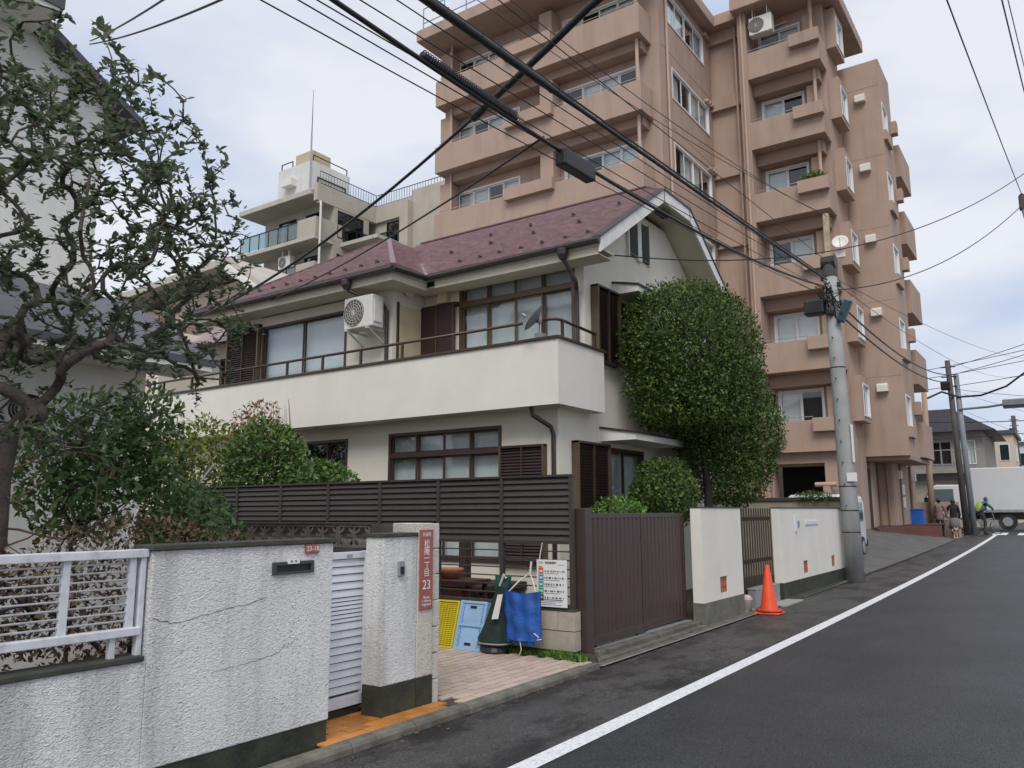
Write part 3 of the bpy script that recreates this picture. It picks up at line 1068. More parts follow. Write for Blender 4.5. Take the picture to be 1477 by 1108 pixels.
# wall between house and apartment with cap
lw = thing('lot_wall', 'weathered block wall with dark coping between house and apartment block', 'wall', (-5.2, 18.95, 0))
MB().box(-9, -4.12, 18.88, 19.02, 0, 1.72).build('wall_panel', mat('old_lot_wall', (0.3, 0.27, 0.2), 0.88, .15, 3, .003, 60, dirt=(.1, .09, .06), dscale=2, damt=.7, streak=True), lw)
MB().box(-9, -4.08, 18.84, 19.06, 1.72, 1.8).build('coping', M['moss_cap'], lw, bevel=.01)
# ================================================================== window and shutter builders


def window(parent, plane, pos, a0, a1, z0, z1, n=2, fr=0.05, depth=0.09, fmat='frame_brown', glass='glass', back='curtain', bdepth=0.16, zsplit=None, proud=0.02, name='window', stag=True, blabel=None):
    """framed window set into an opening: frame, sliding sashes with glass panes, curtain behind"""
    sgn = -1 if plane == 'y' else 1          # outward direction

    def bx(mb, a, b, d0, d1, zz0, zz1):      # d measured inwards from wall face
        if plane == 'y':
            mb.box(a, b, pos + d0, pos + d1, zz0, zz1)
        else:
            mb.box(pos - d1, pos - d0, a, b, zz0, zz1)
    mb = MB()
    bx(mb, a0, a1, -proud, depth, z1 - fr, z1)
    bx(mb, a0, a1, -proud - .01, depth, z0, z0 + fr)
    bx(mb, a0, a0 + fr, -proud, depth, z0 + fr, z1 - fr)
    bx(mb, a1 - fr, a1, -proud, depth, z0 + fr, z1 - fr)
    w = mb.build(name, M[fmat], parent)
    bands = [(z0 + fr, z1 - fr)]
    if zsplit:
        mb = MB()
        bx(mb, a0 + fr, a1 - fr, -proud + .004, depth, zsplit - fr * .7, zsplit + fr * .7)
        mb.build('transom_bar', M[fmat], w)
        bands = [(z0 + fr, zsplit - fr * .7), (zsplit + fr * .7, z1 - fr)]
    for zb0, zb1 in bands:
        pw = (a1 - a0 - 2 * fr) / n
        for i in range(n):
            p0, p1 = a0 + fr + pw * i, a0 + fr + pw * (i + 1)
            dd = .02 + (.03 if (stag and i % 2) else 0)
            st = fr * .6
            mb = MB()
            bx(mb, p0, p0 + st, dd, dd + .025, zb0, zb1)
            bx(mb, p1 - st, p1, dd, dd + .025, zb0, zb1)
            bx(mb, p0 + st, p1 - st, dd, dd + .025, zb1 - st, zb1)
            bx(mb, p0 + st, p1 - st, dd, dd + .025, zb0, zb0 + st)
            mb.build('sash', M[fmat], w)
            mb = MB()
            bx(mb, p0 + st, p1 - st, dd + .01, dd + .014, zb0 + st, zb1 - st)
            mb.build('pane', M[glass] if not isinstance(glass, list) else M[glass[i % len(glass)]], w)
        bk = back if not isinstance(back, list) else None
        for i in range(n if bk is None else 1):
            b_ = back[i % len(back)] if bk is None else bk
            q0, q1 = (a0 + fr + pw * i, a0 + fr + pw * (i + 1)) if bk is None else (a0, a1)
            mb = MB()
            if b_ == 'curtain':
                k = max(6, int((q1 - q0) / .045))
                prev = None
                for j in range(k + 1):
                    a = q0 + (q1 - q0) * j / k
                    d = bdepth + (.018 if j % 2 else -.018) + RND.uniform(-.006, .006)
                    if plane == 'y':
                        mb.v += [(a, pos + d, zb0), (a, pos + d, zb1)]
                    else:
                        mb.v += [(pos - d, a, zb0), (pos - d, a, zb1)]
                    if prev is not None:
                        mb.f.append((prev, prev + 2, prev + 3, prev + 1))
                        prev += 2
                    else:
                        prev = 0
                mb.build('curtain', M['curtain'], w, smooth=True)
            else:
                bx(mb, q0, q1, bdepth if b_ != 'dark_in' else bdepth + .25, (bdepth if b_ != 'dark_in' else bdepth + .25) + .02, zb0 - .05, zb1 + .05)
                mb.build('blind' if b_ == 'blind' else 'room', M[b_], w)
    return w


def shutter(parent, plane, pos, a0, a1, z0, z1, out=0.1, n=2, pitch=0.045, name='shutter', side='bronze'):
    """louvred shutter box standing proud of the wall"""

    def bx(mb, a, b, d0, d1, zz0, zz1):      # d measured outwards
        if plane == 'y':
            mb.box(a, b, pos - d1, pos - d0, zz0, zz1)
        else:
            mb.box(pos + d0, pos + d1, a, b, zz0, zz1)
    mb = MB()
    fr = .035
    bx(mb, a0 + fr, a1 - fr, 0, .02, z0, z1)
    s = mb.build(name, M['shutter'], parent)
    for q0, q1 in ((z1 - fr, z1), (z0, z0 + fr)):
        mb = MB()
        bx(mb, a0, a1, 0.02, out, q0, q1)
        mb.build('rail', M['shutter'], s)
    for q0, q1 in ((a0, a0 + fr), (a1 - fr, a1)):
        mb = MB()
        bx(mb, q0, q1, 0, out + .003, z0, z1)
        mb.build('jamb', M[side], s)
    if n == 2:
        mb = MB()
        am = (a0 + a1) / 2
        bx(mb, am - .012, am + .012, .02, out - .008, z0 + fr, z1 - fr)
        mb.build('mullion', M['frame_brown'], s)
    mb = MB()
    z = z0 + fr + pitch / 2
    while z < z1 - fr - pitch * .3:
        r = Matrix.Rotation(math.radians(-32 if plane == 'y' else 32), 3, 'X' if plane == 'y' else 'Y')
        d = out * .6
        if plane == 'y':
            mb.obox(((a0 + a1) / 2, pos - d, z), (a1 - a0 - 2 * fr, .01, pitch * 1.05), Matrix.Rotation(math.radians(-32), 3, 'X'))
        else:
            mb.obox((pos + d, (a0 + a1) / 2, z), (.01, a1 - a0 - 2 * fr, pitch * 1.05), Matrix.Rotation(math.radians(32), 3, 'Y'))
        z += pitch
    mb.build('slats', M['shutter'], s, kind='stuff')
    return s


def clip_poly(poly, clip):
    """Sutherland-Hodgman in 2D, clip convex counter-clockwise"""
    out = poly
    for i in range(len(clip)):
        a, b = clip[i], clip[(i + 1) % len(clip)]
        inp, out = out, []
        if not inp:
            break

        def side(p):
            return (b[0] - a[0]) * (p[1] - a[1]) - (b[1] - a[1]) * (p[0] - a[0])
        for j in range(len(inp)):
            p, q = inp[j], inp[(j + 1) % len(inp)]
            sp, sq = side(p), side(q)
            if sp >= 0:
                out.append(p)
            if (sp >= 0) != (sq >= 0):
                t = sp / (sp - sq)
                out.append((p[0] + t * (q[0] - p[0]), p[1] + t * (q[1] - p[1])))
    return out


def shingles(mb, pts, up2, expo=0.175, tw=0.24, lift=0.042):
    """pts: coplanar convex roof polygon (3D); up2: horizontal uphill direction (2D unit)"""
    P = [Vector(p) for p in pts]
    nrm = (P[1] - P[0]).cross(P[2] - P[0]).normalized()
    if nrm.z < 0:
        nrm = -nrm
    u3 = Vector((up2[0], up2[1], 0))
    u3 = (u3 - nrm * u3.dot(nrm)).normalized()
    s3 = nrm.cross(u3).normalized()
    o = P[0]
    uv = [((p - o).dot(s3), (p - o).dot(u3)) for p in P]
    area = sum(uv[i][0] * uv[(i + 1) % len(uv)][1] - uv[(i + 1) % len(uv)][0] * uv[i][1] for i in range(len(uv)))
    if area < 0:
        uv = uv[::-1]
    mn = (min(p[0] for p in uv), min(p[1] for p in uv))
    mx_ = (max(p[0] for p in uv), max(p[1] for p in uv))
    r = 0
    v = mn[1]
    while v < mx_[1]:
        s = mn[0] - (tw / 2 if r % 2 else 0)
        while s < mx_[0]:
            q = clip_poly([(s + .002, v), (s + tw - .002, v), (s + tw - .002, v + expo), (s + .002, v + expo)], uv)
            if len(q) >= 3:
                jit = RND.uniform(-.003, .003)
                top = []
                for (a, b) in q:
                    h = lift * (1 - (b - v) / expo) + .003 + jit
                    top.append(o + s3 * a + u3 * b + nrm * h)
                bot = [o + s3 * a + u3 * b - nrm * .004 for (a, b) in q]
                k = len(q)
                mb.add(top + bot, [tuple(range(k))] + [(i, k + i, k + (i + 1) % k, (i + 1) % k) for i in range(k)])
            s += tw
        v += expo
        r += 1


# ================================================================== cream two-storey house
H = thing('house', 'cream two-storey house with plum shingle roof and long white balcony', 'house', (-10, 12.5, 0))
XC, YL, YU, XB = -6.05, 9.92, 10.77, -9.38
# ground floor front wall
lo_holes = [(-9.4, -7.06, .75, 2.81), (-11.45, -10.39, 1.2, 2.785)]
MB().wall('y', YL, .15, -16.45, XC - .18, 0, 3.02, lo_holes).build('front_wall', M['house_wall'], H)
# upper front bay and recessed wall
up_holes = [(-12.87, -10.5, 3.35, 5.14), (-12.9, -10.46, 5.33, 5.58)]
MB().wall('y', YL, .15, -13.95, XB, 3.02, 5.75, up_holes).build('bay_wall', M['house_wall'], H)
MB().box(XB - .15, XB, YL + .15, YU + .02, 3.02, 5.75).build('bay_side_wall', M['house_wall'], H)
MB().wall('y', YU, .15, XB, XC - .18, 3.02, 5.72, [(-8.57, -6.22, 3.15, 5.53)]).build('upper_wall', M['house_wall'], H)
# street side wall with gable
sw = MB().wall('x', XC, .18, YL, 16.0, 0, 3.02, [(11.35, 12.75, .75, 2.52)])
sw.wall('x', XC, .18, YU, 16.0, 3.02, 5.45, [(11.8, 12.9, 3.95, 5.05)])
sw.prism([(YU, 5.45), (16.0, 5.45), (16.0, 5.62), (14.05, 6.9), (12.7, 6.9), (YU, 5.72)], 'x', XC - .18, XC)
sw.build('street_wall', M['house_wall'], H)
MB().box(-16.5, XC - .2, 15.9, 16.05, 0, 5.6).build('rear_wall', M['house_wall'], H)
MB().box(-16.6, -16.45, YL, 16, 0, 5.6).build('far_wall', M['house_wall'], H)
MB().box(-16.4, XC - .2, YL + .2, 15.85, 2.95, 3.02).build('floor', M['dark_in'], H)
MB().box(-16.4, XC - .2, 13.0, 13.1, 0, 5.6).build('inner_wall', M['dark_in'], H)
MB().wall('y', 10.9, .15, -16.45, -13.95, 3.02, 5.3, [(-15.6, -14.2, 3.3, 4.95)]).build('wing_wall', M['house_wall'], H)

# windows
window(H, 'y', YL, -9.4, -7.06, .75, 2.81, n=4, zsplit=2.43, back='curtain', glass='glass')
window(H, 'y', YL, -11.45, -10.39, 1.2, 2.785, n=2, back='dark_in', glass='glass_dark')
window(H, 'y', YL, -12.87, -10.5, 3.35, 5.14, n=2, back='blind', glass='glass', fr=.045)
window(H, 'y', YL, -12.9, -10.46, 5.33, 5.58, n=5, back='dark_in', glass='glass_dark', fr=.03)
window(H, 'y', YU, -8.57, -6.22, 3.15, 5.53, n=4, zsplit=5.1, back=['curtain', 'curtain', 'curtain', 'curtain'], fmat='bronze', fr=.055)
window(H, 'y', 10.9, -15.6, -14.2, 3.3, 4.95, n=2, back='dark_in', glass='glass_dark')
window(H, 'x', XC, 11.8, 12.9, 3.95, 5.05, n=2, back='dark_in', glass='glass')
window(H, 'x', XC, 11.35, 12.75, .75, 2.52, n=2, back='curtain', glass='glass')
# attic vents
for a0, a1 in ((12.36, 12.68), (12.85, 13.17)):
    mb = MB()
    mb.box(XC, XC + .05, a0, a1, 6.02, 6.72)
    v = mb.build('attic_vent', M['gutter'], H)
    mb = MB()
    z = 6.06
    while z < 6.7:
        mb.obox((XC + .055, (a0 + a1) / 2, z), (.012, a1 - a0 - .06, .05), Matrix.Rotation(math.radians(35), 3, 'Y'))
        z += .05
    mb.build('slats', mat('vent_green', (.07, .085, .08), .5), v, kind='stuff')
mb = MB()
mb.box(XC + .002, XC + .06, 12.31, 12.35, 5.97, 6.77)
mb.box(XC + .002, XC + .06, 12.69, 12.84, 5.97, 6.77)
mb.box(XC + .002, XC + .06, 13.18, 13.22, 5.97, 6.77)
mb.build('vent_frame', M['fascia'], H)
# shutters
shutter(H, 'y', YL, -7.05, -6.24, .75, 2.48)
shutter(H, 'y', YL, -13.9, -12.9, 3.3, 5.2)
shutter(H, 'x', XC, 10.98, 11.78, 3.86, 5.12, out=.14)
shutter(H, 'x', XC, 10.3, 11.33, .75, 2.55, out=.12)
for x0, x1 in ((-9.36, -8.98), (-8.97, -8.6)):
    s_ = MB().box(x0, x1, YU - .14, YU - .1, 3.1, 5.14).build('storm_shutter', M['shutter'], H)
    MB().box(x1 - .02, x1, YU - .148, YU - .14, 3.1, 5.14).build('edge_trim', M['bronze'], s_)
MB().box(-9.37, -8.58, YU - .1, YU, 5.1, 5.17).build('shutter_head', M['frame_brown'], H)
dr = MB().box(XB, XB + .03, 10.06, 10.66, 3.1, 5.1).build('panel_door', M['panel_cream'], H, bevel=.004)
MB().box(XB + .001, XB + .035, 10.02, 10.058, 3.1, 5.14).build('door_frame', M['frame_brown'], dr)
MB().box(XB + .001, XB + .035, 10.662, 10.7, 3.1, 5.14).build('door_frame', M['frame_brown'], dr)
MB().box(XB + .03, XB + .06, 10.1, 10.16, 3.65, 3.72).build('door_handle', M['black'], dr)
wl_ = MB().ell((XB + .06, 10.28, 5.38), (.05, .12, .11), 14, 8).build('wall_lamp', M['vent_white'], H, smooth=True)
MB().box(XB, XB + .03, 10.2, 10.36, 5.3, 5.46).build('lamp_base', M['galv'], wl_)
MB().box(-9.0, -8.78, YU - .13, YU, 5.18, 5.5).build('meter_box', M['panel_cream'], H, bevel=.012)

# balcony
mb = MB()
mb.box(-16.5, -5.78, 9.5, 9.6, 3.0, 3.94)
mb.box(-5.88, -5.78, 9.6, 10.88, 3.0, 3.94)
mb.box(-16.5, -5.88, 9.6, YL - .002, 3.0, 3.1)
mb.box(-5.98, -5.88, YL, 10.88, 3.0, 3.1)
mb.box(-9.37, -6.06, YL + .151, YU, 3.03, 3.1)
bal = mb.build('balcony', M['house_white'], H)
mb = MB()
mb.box(-16.5, -5.75, 9.47, 9.63, 3.94, 3.985)
mb.box(-5.91, -5.75, 9.63, 10.92, 3.94, 3.985)
mb.build('coping', M['frame_brown'], bal, bevel=.008)
rail = MB()
rail.tube([(-16.4, 9.55, 4.25), (-6.42, 9.55, 4.25)], .024, 8)
rail.tube([(-6.16, 9.55, 4.25), (-5.95, 9.55, 4.25), (-5.86, 9.6, 4.25), (-5.83, 9.7, 4.25), (-5.83, 10.72, 4.22)], .024, 8)
rail.build('handrail', M['frame_brown'], bal, smooth=True)
pm = MB().box(-.018, .018, -.02, .02, 0, .265).mesh('baluster', M['frame_brown'])
for x in (-15.6, -14.6, -13.6, -12.6, -11.65, -10.7, -9.75, -8.8, -7.72, -6.05):
    piece('baluster', pm, (x, 9.55, 3.98), bal)
for yy in (9.72, 10.68):
    piece('baluster', pm, (-5.83, yy, 3.98), bal)

# canopies over the street windows
for y0, y1, z, out in ((11.75, 13.05, 5.12, .48), (11.2, 13.1, 2.6, .62), (14.2, 15.4, 2.62, .5)):
    mb = MB()
    mb.prism([(XC, z), (XC + out, z), (XC + out, z + .1), (XC, z + .2)], 'y', y0, y1)
    c_ = mb.build('canopy', M['fascia'], H)
    mb = MB()
    mb.prism([(XC, z + .203), (XC + out + .025, z + .098), (XC + out + .025, z + .125), (XC, z + .235)], 'y', y0 - .025, y1 + .025)
    mb.build('canopy_cover', M['gutter'], c_)

# roof -------------------------------------------------------------
SL = .65
ZE, YE, YR, ZR = 5.57, 10.26, 13.3, 5.57 + .65 * 3.04


def zf(y):
    return ZE + SL * (y - YE)


def zb(y):
    return ZE + SL * (2 * YR - YE - y)


YB2 = 2 * YR - YE
roof_pts = {
    'front': ([(-5.5, YE, ZE), (-5.5, 12.71, zf(12.71)), (-6.05, YR, ZR), (-11.7, YR, ZR), (-14.74, YE, ZE)], (0, 1)),
    'rear': ([(-5.5, YB2, ZE), (-14.74, YB2, ZE), (-11.7, YR, ZR), (-6.05, YR, ZR), (-5.5, 13.89, zb(13.89))], (0, -1)),
    'hip_end': ([(-5.5, 12.71, zf(12.71)), (-5.5, 13.89, zb(13.89)), (-6.05, YR, ZR)], (-1, 0)),
    'west': ([(-14.74, YB2, ZE), (-14.74, YE, ZE), (-11.7, YR, ZR)], (1, 0)),
    'bay_front': ([(-14.4, 9.4, 5.55), (-8.9, 9.4, 5.55), (-11.65, 12.15, 5.55 + SL * 2.75)], (0, 1)),
    'bay_east': ([(-8.9, 9.4, 5.55), (-8.9, 10.25, 5.55), (-11.65, 13.0, 5.55 + SL * 2.75), (-11.65, 12.15, 5.55 + SL * 2.75)], (-1, 0)),
    'bay_west': ([(-14.4, 9.4, 5.55), (-11.65, 12.15, 5.55 + SL * 2.75), (-11.65, 13.0, 5.55 + SL * 2.75), (-14.4, 10.3, 5.55)], (1, 0)),
}
deck = MB()
for k, (pp, u) in roof_pts.items():
    n0 = len(deck.v)
    deck.v += [tuple(p) for p in pp] + [(p[0], p[1], p[2] - .1) for p in pp]
    q = len(pp)
    deck.f.append(tuple(n0 + i for i in range(q)))
    deck.f.append(tuple(n0 + q + i for i in range(q))[::-1])
    for i in range(q):
        j = (i + 1) % q
        deck.f.append((n0 + i, n0 + j, n0 + q + j, n0 + q + i))
roof = deck.build('roof', M['soffit'], H)
sh = MB()
for k in ('front', 'hip_end', 'bay_front', 'bay_east', 'bay_west', 'west', 'rear'):
    pp, u = roof_pts[k]
    shingles(sh, [(p[0], p[1], p[2] + .004) for p in pp], u)
sh.build('shingles', M['shingle'], roof, kind='stuff')
# ridges and hips
mb = MB()


def cap_line(a, b, w=.09):
    mb.bar((a[0], a[1], a[2] + .035), (b[0], b[1], b[2] + .035), w, .03)


cap_line((-6.05, YR, ZR), (-11.7, YR, ZR), .14)
cap_line((-8.9, 9.4, 5.555), (-11.65, 12.15, 7.34))
cap_line((-14.4, 9.4, 5.555), (-11.65, 12.15, 7.34))
cap_line((-5.5, 12.71, zf(12.71)), (-6.05, YR, ZR), .1)
cap_line((-5.5, 13.89, zb(13.89)), (-6.05, YR, ZR), .1)
mb.build('ridge_caps', M['ridge'], roof)
mb = MB()
mb.bar((-8.9, 10.27, 5.595), (-10.0, 11.35, 6.3), .1, .02)
mb.build('valley_flashing', M['valley'], roof)
# verge boards
mb = MB()
for (a, b) in (((YE, ZE), (12.73, zf(12.73))), ((12.7, zf(12.7)), (13.9, zf(12.7))), ((13.87, zb(13.87)), (YB2, ZE))):
    mb.prism([(a[0], a[1] - .2), (b[0], b[1] - .2), (b[0], b[1] + .025), (a[0], a[1] + .025)], 'x', -5.498, -5.46)
mb.build('verge_board', M['fascia'], roof)
mb = MB()
for (a, b) in (((YE - .02, ZE), (12.72, zf(12.72))), ((12.7, zf(12.7)), (13.9, zf(12.7))), ((13.87, zb(13.87)), (YB2 + .02, ZE))):
    mb.prism([(a[0], a[1] + .026), (b[0], b[1] + .026), (b[0], b[1] + .06), (a[0], a[1] + .06)], 'x', -5.6, -5.44)
mb.build('verge_flashing', M['gutter'], roof)
# soffits and eave boards
mb = MB()
mb.box(-8.75, -5.52, YE + .03, YE + .05, ZE - .22, ZE - .02)
mb.box(-14.35, -8.95, 9.43, 9.45, 5.33, 5.53)
mb.box(-8.95, -8.93, 9.45, YE + .03, 5.33, 5.53)
mb.build('eave_board', M['soffit'], roof)
mb = MB()
mb.box(-9.3, -5.55, YE + .05, YU - .001, ZE - .2, ZE - .18)
mb.box(-14.3, -8.95, 9.45, YL - .001, 5.34, 5.36)
mb.box(XB + .001, -8.95, YL, YE + .05, 5.34, 5.36)
mb.build('soffit_panel', M['soffit'], roof)
mb = MB()
mb.prism([(XC, 5.44), (XC, 5.46), (-5.5, 5.46), (-5.5, 5.44)], 'y', YU - .3, YU)
mb.build('soffit_panel', M['soffit'], roof)
# gable soffit boards
mb = MB()
for (a, b) in (((YU - .45, zf(YU - .45)), (12.72, zf(12.72))), ((12.7, zf(12.7)), (13.9, zf(12.7))), ((13.88, zb(13.88)), (16.1, zb(16.1)))):
    mb.prism([(a[0], a[1] - .135), (b[0], b[1] - .135), (b[0], b[1] - .115), (a[0], a[1] - .115)], 'x', XC - .05, -5.5)
mb.build('gable_soffit', M['soffit'], roof)
MB().obox((-5.75, 13.3, 6.97), (.2, .4, .02)).build('soffit_vent', M['dark_in'], roof)
# gutters
g = MB()


def gut(a, b):
    g.tube([a, b], .052, 8)


gut((-8.9, YE - .05, 5.53), (-5.46, YE - .05, 5.55))
gut((-14.4, 9.35, 5.5), (-8.86, 9.35, 5.5))
gut((-8.85, 9.34, 5.5), (-8.85, YE - .05, 5.53))
g.build('gutter', M['gutter'], roof)
dp = MB()
dp.tube([(-6.1, YE - .05, 5.5), (-6.1, YE - .03, 5.36), (-6.0, YU - .35, 5.05), (-6.0, YU - .06, 4.85), (-6.0, YU - .06, 3.1)][:3] + [(-6.14, YU - .07, 4.98), (-6.14, YU - .07, 3.1)], .034, 8)
dp.build('downpipe', M['gutter'], H, smooth=False)
MB().lathe([(.05, -.09), (.085, -.02), (.09, .06), (.07, .08)], (-6.1, YE - .05, 5.44), 10).build('rain_head', M['gutter'], H)
dp = MB()
dp.tube([(-9.95, 9.35, 5.45), (-9.95, 9.4, 5.3), (-9.5, 9.82, 5.06), (-9.46, 9.86, 4.95), (-9.46, 9.86, 3.1)], .034, 8)
dp.build('downpipe', M['gutter'], H)
MB().lathe([(.05, -.09), (.085, -.02), (.09, .06), (.07, .08)], (-9.95, 9.35, 5.4), 10).build('rain_head', M['gutter'], H)
dp = MB()
dp.tube([(-6.28, 9.56, 3.0), (-6.28, 9.6, 2.88), (-6.12, 9.84, 2.72), (-6.1, 9.87, 2.6), (-6.1, 9.87, .1)], .034, 8)
dp.build('downpipe', M['gutter'], H)
# snow guards
sgm = MB()
sgm.box(-.015, .015, -.03, .03, 0, .065)
sgm.box(-.024, .024, -.04, -.03, .0, .07)
sgm = sgm.mesh('snow_guard', M['gutter'])
for i, x in enumerate(np.arange(-8.45, -5.7, .43)):
    piece('snow_guard', sgm, (x, 10.62 + (.02 if i % 2 else 0), zf(10.62) + .015), roof)
for i, x in enumerate(np.arange(-9.4, -5.7, .95)):
    piece('snow_guard', sgm, (x, 11.55, zf(11.55) + .015), roof)
    piece('snow_guard', sgm, (x + .4, 12.3, zf(12.3) + .015), roof)
for i, x in enumerate(np.arange(-13.6, -9.2, .4)):
    piece('snow_guard', sgm, (x, 9.75, 5.55 + SL * .35 + .015), roof)
# wing roof to the west
mb = MB()
mb.prism([(10.35, 5.18), (10.35, 5.3), (13.5, 6.9), (13.5, 6.75)], 'x', -17.2, -13.8)
mb.build('wing_roof', M['shingle'], roof)

# ---------------- air conditioner on wall brackets
ac = thing('air_conditioner', 'cream outdoor air conditioner unit bracketed on the upper house wall', 'air conditioner', (-9.9, 9.7, 4.6))


def ac_unit(t, x0, x1, y0, y1, z0, z1, fx):
    MB().box(x0, x1, y0, y1, z0, z1).build('casing', M['ac_white'], t, bevel=.02)
    r = (z1 - z0) * .43
    zc = (z0 + z1) / 2
    ry = Matrix.Rotation(math.radians(90), 3, 'X')
    gb = MB().lathe([(r, 0), (r, .012), (r * .2, .014)], (fx, y0 + .004, zc), 24, ry).build('fan_grille', M['ac_grille'], t)
    mb = MB()
    for k in range(1, 6):
        rr = r * k / 5.2
        pts = [(fx + rr * math.cos(a), y0 - .014, zc + rr * math.sin(a)) for a in np.linspace(0, 2 * math.pi, 21)]
        mb.tube(pts, .0035, 4, cap=False)
    for k in range(8):
        a = k * math.pi / 8
        mb.tube([(fx + r * math.cos(a), y0 - .014, zc + r * math.sin(a)), (fx - r * math.cos(a), y0 - .014, zc - r * math.sin(a))], .003, 4)
    mb.build('guard_wires', M['ac_white'], gb)


ac_unit(ac, -10.1, -9.42, 9.46, 9.74, 4.62, 5.18, -9.86)
for x in (-10.02, -9.52):
    mb = MB()
    mb.bar((x, 9.42, 4.6), (x, 9.92, 4.6), .03, .03)
    mb.bar((x, 9.5, 4.59), (x, 9.92, 4.35), .025, .025)
    mb.build('bracket', M['ac_white'], ac)
mb = MB()
mb.box(-9.42, -9.4, 9.5, 9.68, 4.7, 5.1)
mb.build('valve_cover', M['ac_white'], ac, bevel=.006)
MB().box(-10.02, -9.9, 9.8, 9.92, 5.15, 5.5).build('duct_cover', M['ac_white'], ac)

# ---------------- satellite dish on the balcony rail
sdish = thing('satellite_dish', 'grey satellite dish clamped on the white balcony parapet corner', 'satellite dish', (-6.15, 9.52, 3.985))
ax = Vector((-.72, -.42, .55)).normalized()
rot = ax.to_track_quat('Z', 'Y').to_matrix()
prof = [(.006, .0)] + [(.225 * k / 6, .07 * (k / 6) ** 2) for k in range(1, 7)] + [(.228, .066)] + [(.225 * k / 6, .07 * (k / 6) ** 2 - .008) for k in range(5, 0, -1)] + [(.006, -.012)]
MB().lathe(prof, (-6.1, 9.46, 4.25), 26, rot).build('reflector', mat('dish_grey', (.22, .23, .24), .5, .05), sdish, smooth=True)
foc = Vector((-6.1, 9.46, 4.25)) + ax * .2 + Vector((0, 0, -.06))
mb = MB()
mb.tube([Vector((-6.1, 9.46, 4.25)) + rot @ Vector((0, -.2, .04)), foc], .008, 6)
mb.cyl(foc, foc + ax * .06, .022, n=10)
mb.build('feed_arm', M['galv'], sdish)
mb = MB()
mb.cyl((-6.09, 9.53, 3.97), (-6.09, 9.53, 4.3), .022, n=10)
mb.box(-6.15, -6.03, 9.47, 9.6, 3.985, 4.05)
mb.bar((-6.1, 9.47, 4.24), (-6.09, 9.53, 4.24), .07, .07)
mb.build('mast', M['galv'], sdish)
# ================================================================== salmon apartment block
A = thing('apartment_block', 'tall salmon apartment block with stacked balconies rising behind the cream house', 'building', (-10, 28, 0))
FL = [3.47 + 2.81 * k for k in range(7)]        # balcony slab undersides
YA, YAW, XA = 22.8, 23.75, -10.2
sal, sdk = M['salmon'], M['salmon_dark']
TOP = 20.35
# block A body: front wall with window openings, street side wall with openings
fr_holes, sd_holes = [], []
for k, z in enumerate(FL[:-1]):
    if k >= 2:
        fr_holes += [(-19.05, -16.0, z + 1.0, z + 2.2), (-14.05, -10.95, z + 1.0, z + 2.2)]
        sd_holes.append((24.75, 28.3, z + 1.15, z + 2.35) if k < 5 else (24.4, 28.0, z + 1.15, z + 2.35))
MB().wall('y', YAW, .2, -19.5, XA - .2, 0, TOP + .3, fr_holes).build('front_wall', sal, A)
MB().wall('x', XA, .2, YAW, 36, 0, TOP + .3, sd_holes).build('street_wall', sal, A)
MB().box(-19.7, -19.5, YAW, 36, 0, TOP + .3).build('far_wall', sal, A)
MB().box(-19.5, XA - .2, 35.8, 36, 0, TOP + .3).build('rear_wall', sal, A)
MB().box(-20.0, -9.75, 22.2, 36.4, TOP - .1, TOP + .38).build('roof_slab', sal, A, bevel=.03)
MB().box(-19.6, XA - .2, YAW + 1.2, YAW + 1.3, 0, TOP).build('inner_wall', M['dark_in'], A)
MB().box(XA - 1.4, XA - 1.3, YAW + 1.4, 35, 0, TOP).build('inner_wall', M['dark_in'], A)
styles = [['curtain', 'dark_in', 'curtain', 'blind'], ['dark_in', 'blind', 'curtain', 'dark_in'], ['blind', 'dark_in', 'curtain', 'curtain'], ['curtain', 'curtain', 'dark_in', 'blind']]
for k, z in enumerate(FL[:-1]):
    mb = MB()
    mb.box(-19.45, -10.5, YA, YA + .14, z, z + 1.08)
    mb.box(-10.64, -10.5, YA + .14, YAW - .002, z, z + 1.08)
    mb.box(-19.45, -19.31, YA + .14, YAW - .002, z, z + 1.08)
    mb.box(-19.31, -10.64, YA + .14, YAW - .002, z, z + .16)
    bl = mb.build('balcony', sal, A, bevel=.012)
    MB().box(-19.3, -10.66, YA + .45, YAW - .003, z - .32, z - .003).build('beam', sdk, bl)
    MB().box(-14.75, -14.2, 23.2, YAW - .004, z + .162, z + 2.46).build('partition', sal, A)
    MB().cyl((-10.75, YA + .32, z + .1), (-10.75, YA + .32, z + 2.8), .06, n=10).build('downpipe', M['salmon_pipe'], A)
    MB().cyl((-18.95, YA + .4, z + .1), (-18.95, YA + .4, z + 2.8), .05, n=10).build('downpipe', M['salmon_pipe'], A)
    MB().box(-19.5, -18.98, 23.2, YAW - .004, z + .163, z + 2.46).build('pier', sal, A)
    if k >= 1:
        pl = MB().box(-15.95, -13.9, YA - .22, YA + .02, z + .8, z + 1.25).build('planter_box', sal, A, bevel=.01)
    rl_ = MB()
    rl_.tube([(-19.3, YA + .07, z + 1.2), (-10.6, YA + .07, z + 1.2)], .015, 6)
    rl_.build('guard_rail', M['salmon_pipe'], bl)
    if k >= 2:
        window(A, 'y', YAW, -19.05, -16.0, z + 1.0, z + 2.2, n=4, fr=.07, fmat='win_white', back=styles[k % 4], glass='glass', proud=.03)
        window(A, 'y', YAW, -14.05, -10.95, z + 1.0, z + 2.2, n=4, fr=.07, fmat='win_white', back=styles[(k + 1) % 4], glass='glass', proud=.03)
for (a0, a1, z0, z1), st in zip(sd_holes, (styles * 2)):
    window(A, 'x', XA, a0, a1, z0, z1, n=4, fr=.06, fmat='win_white', back=st, glass='glass', proud=.02)
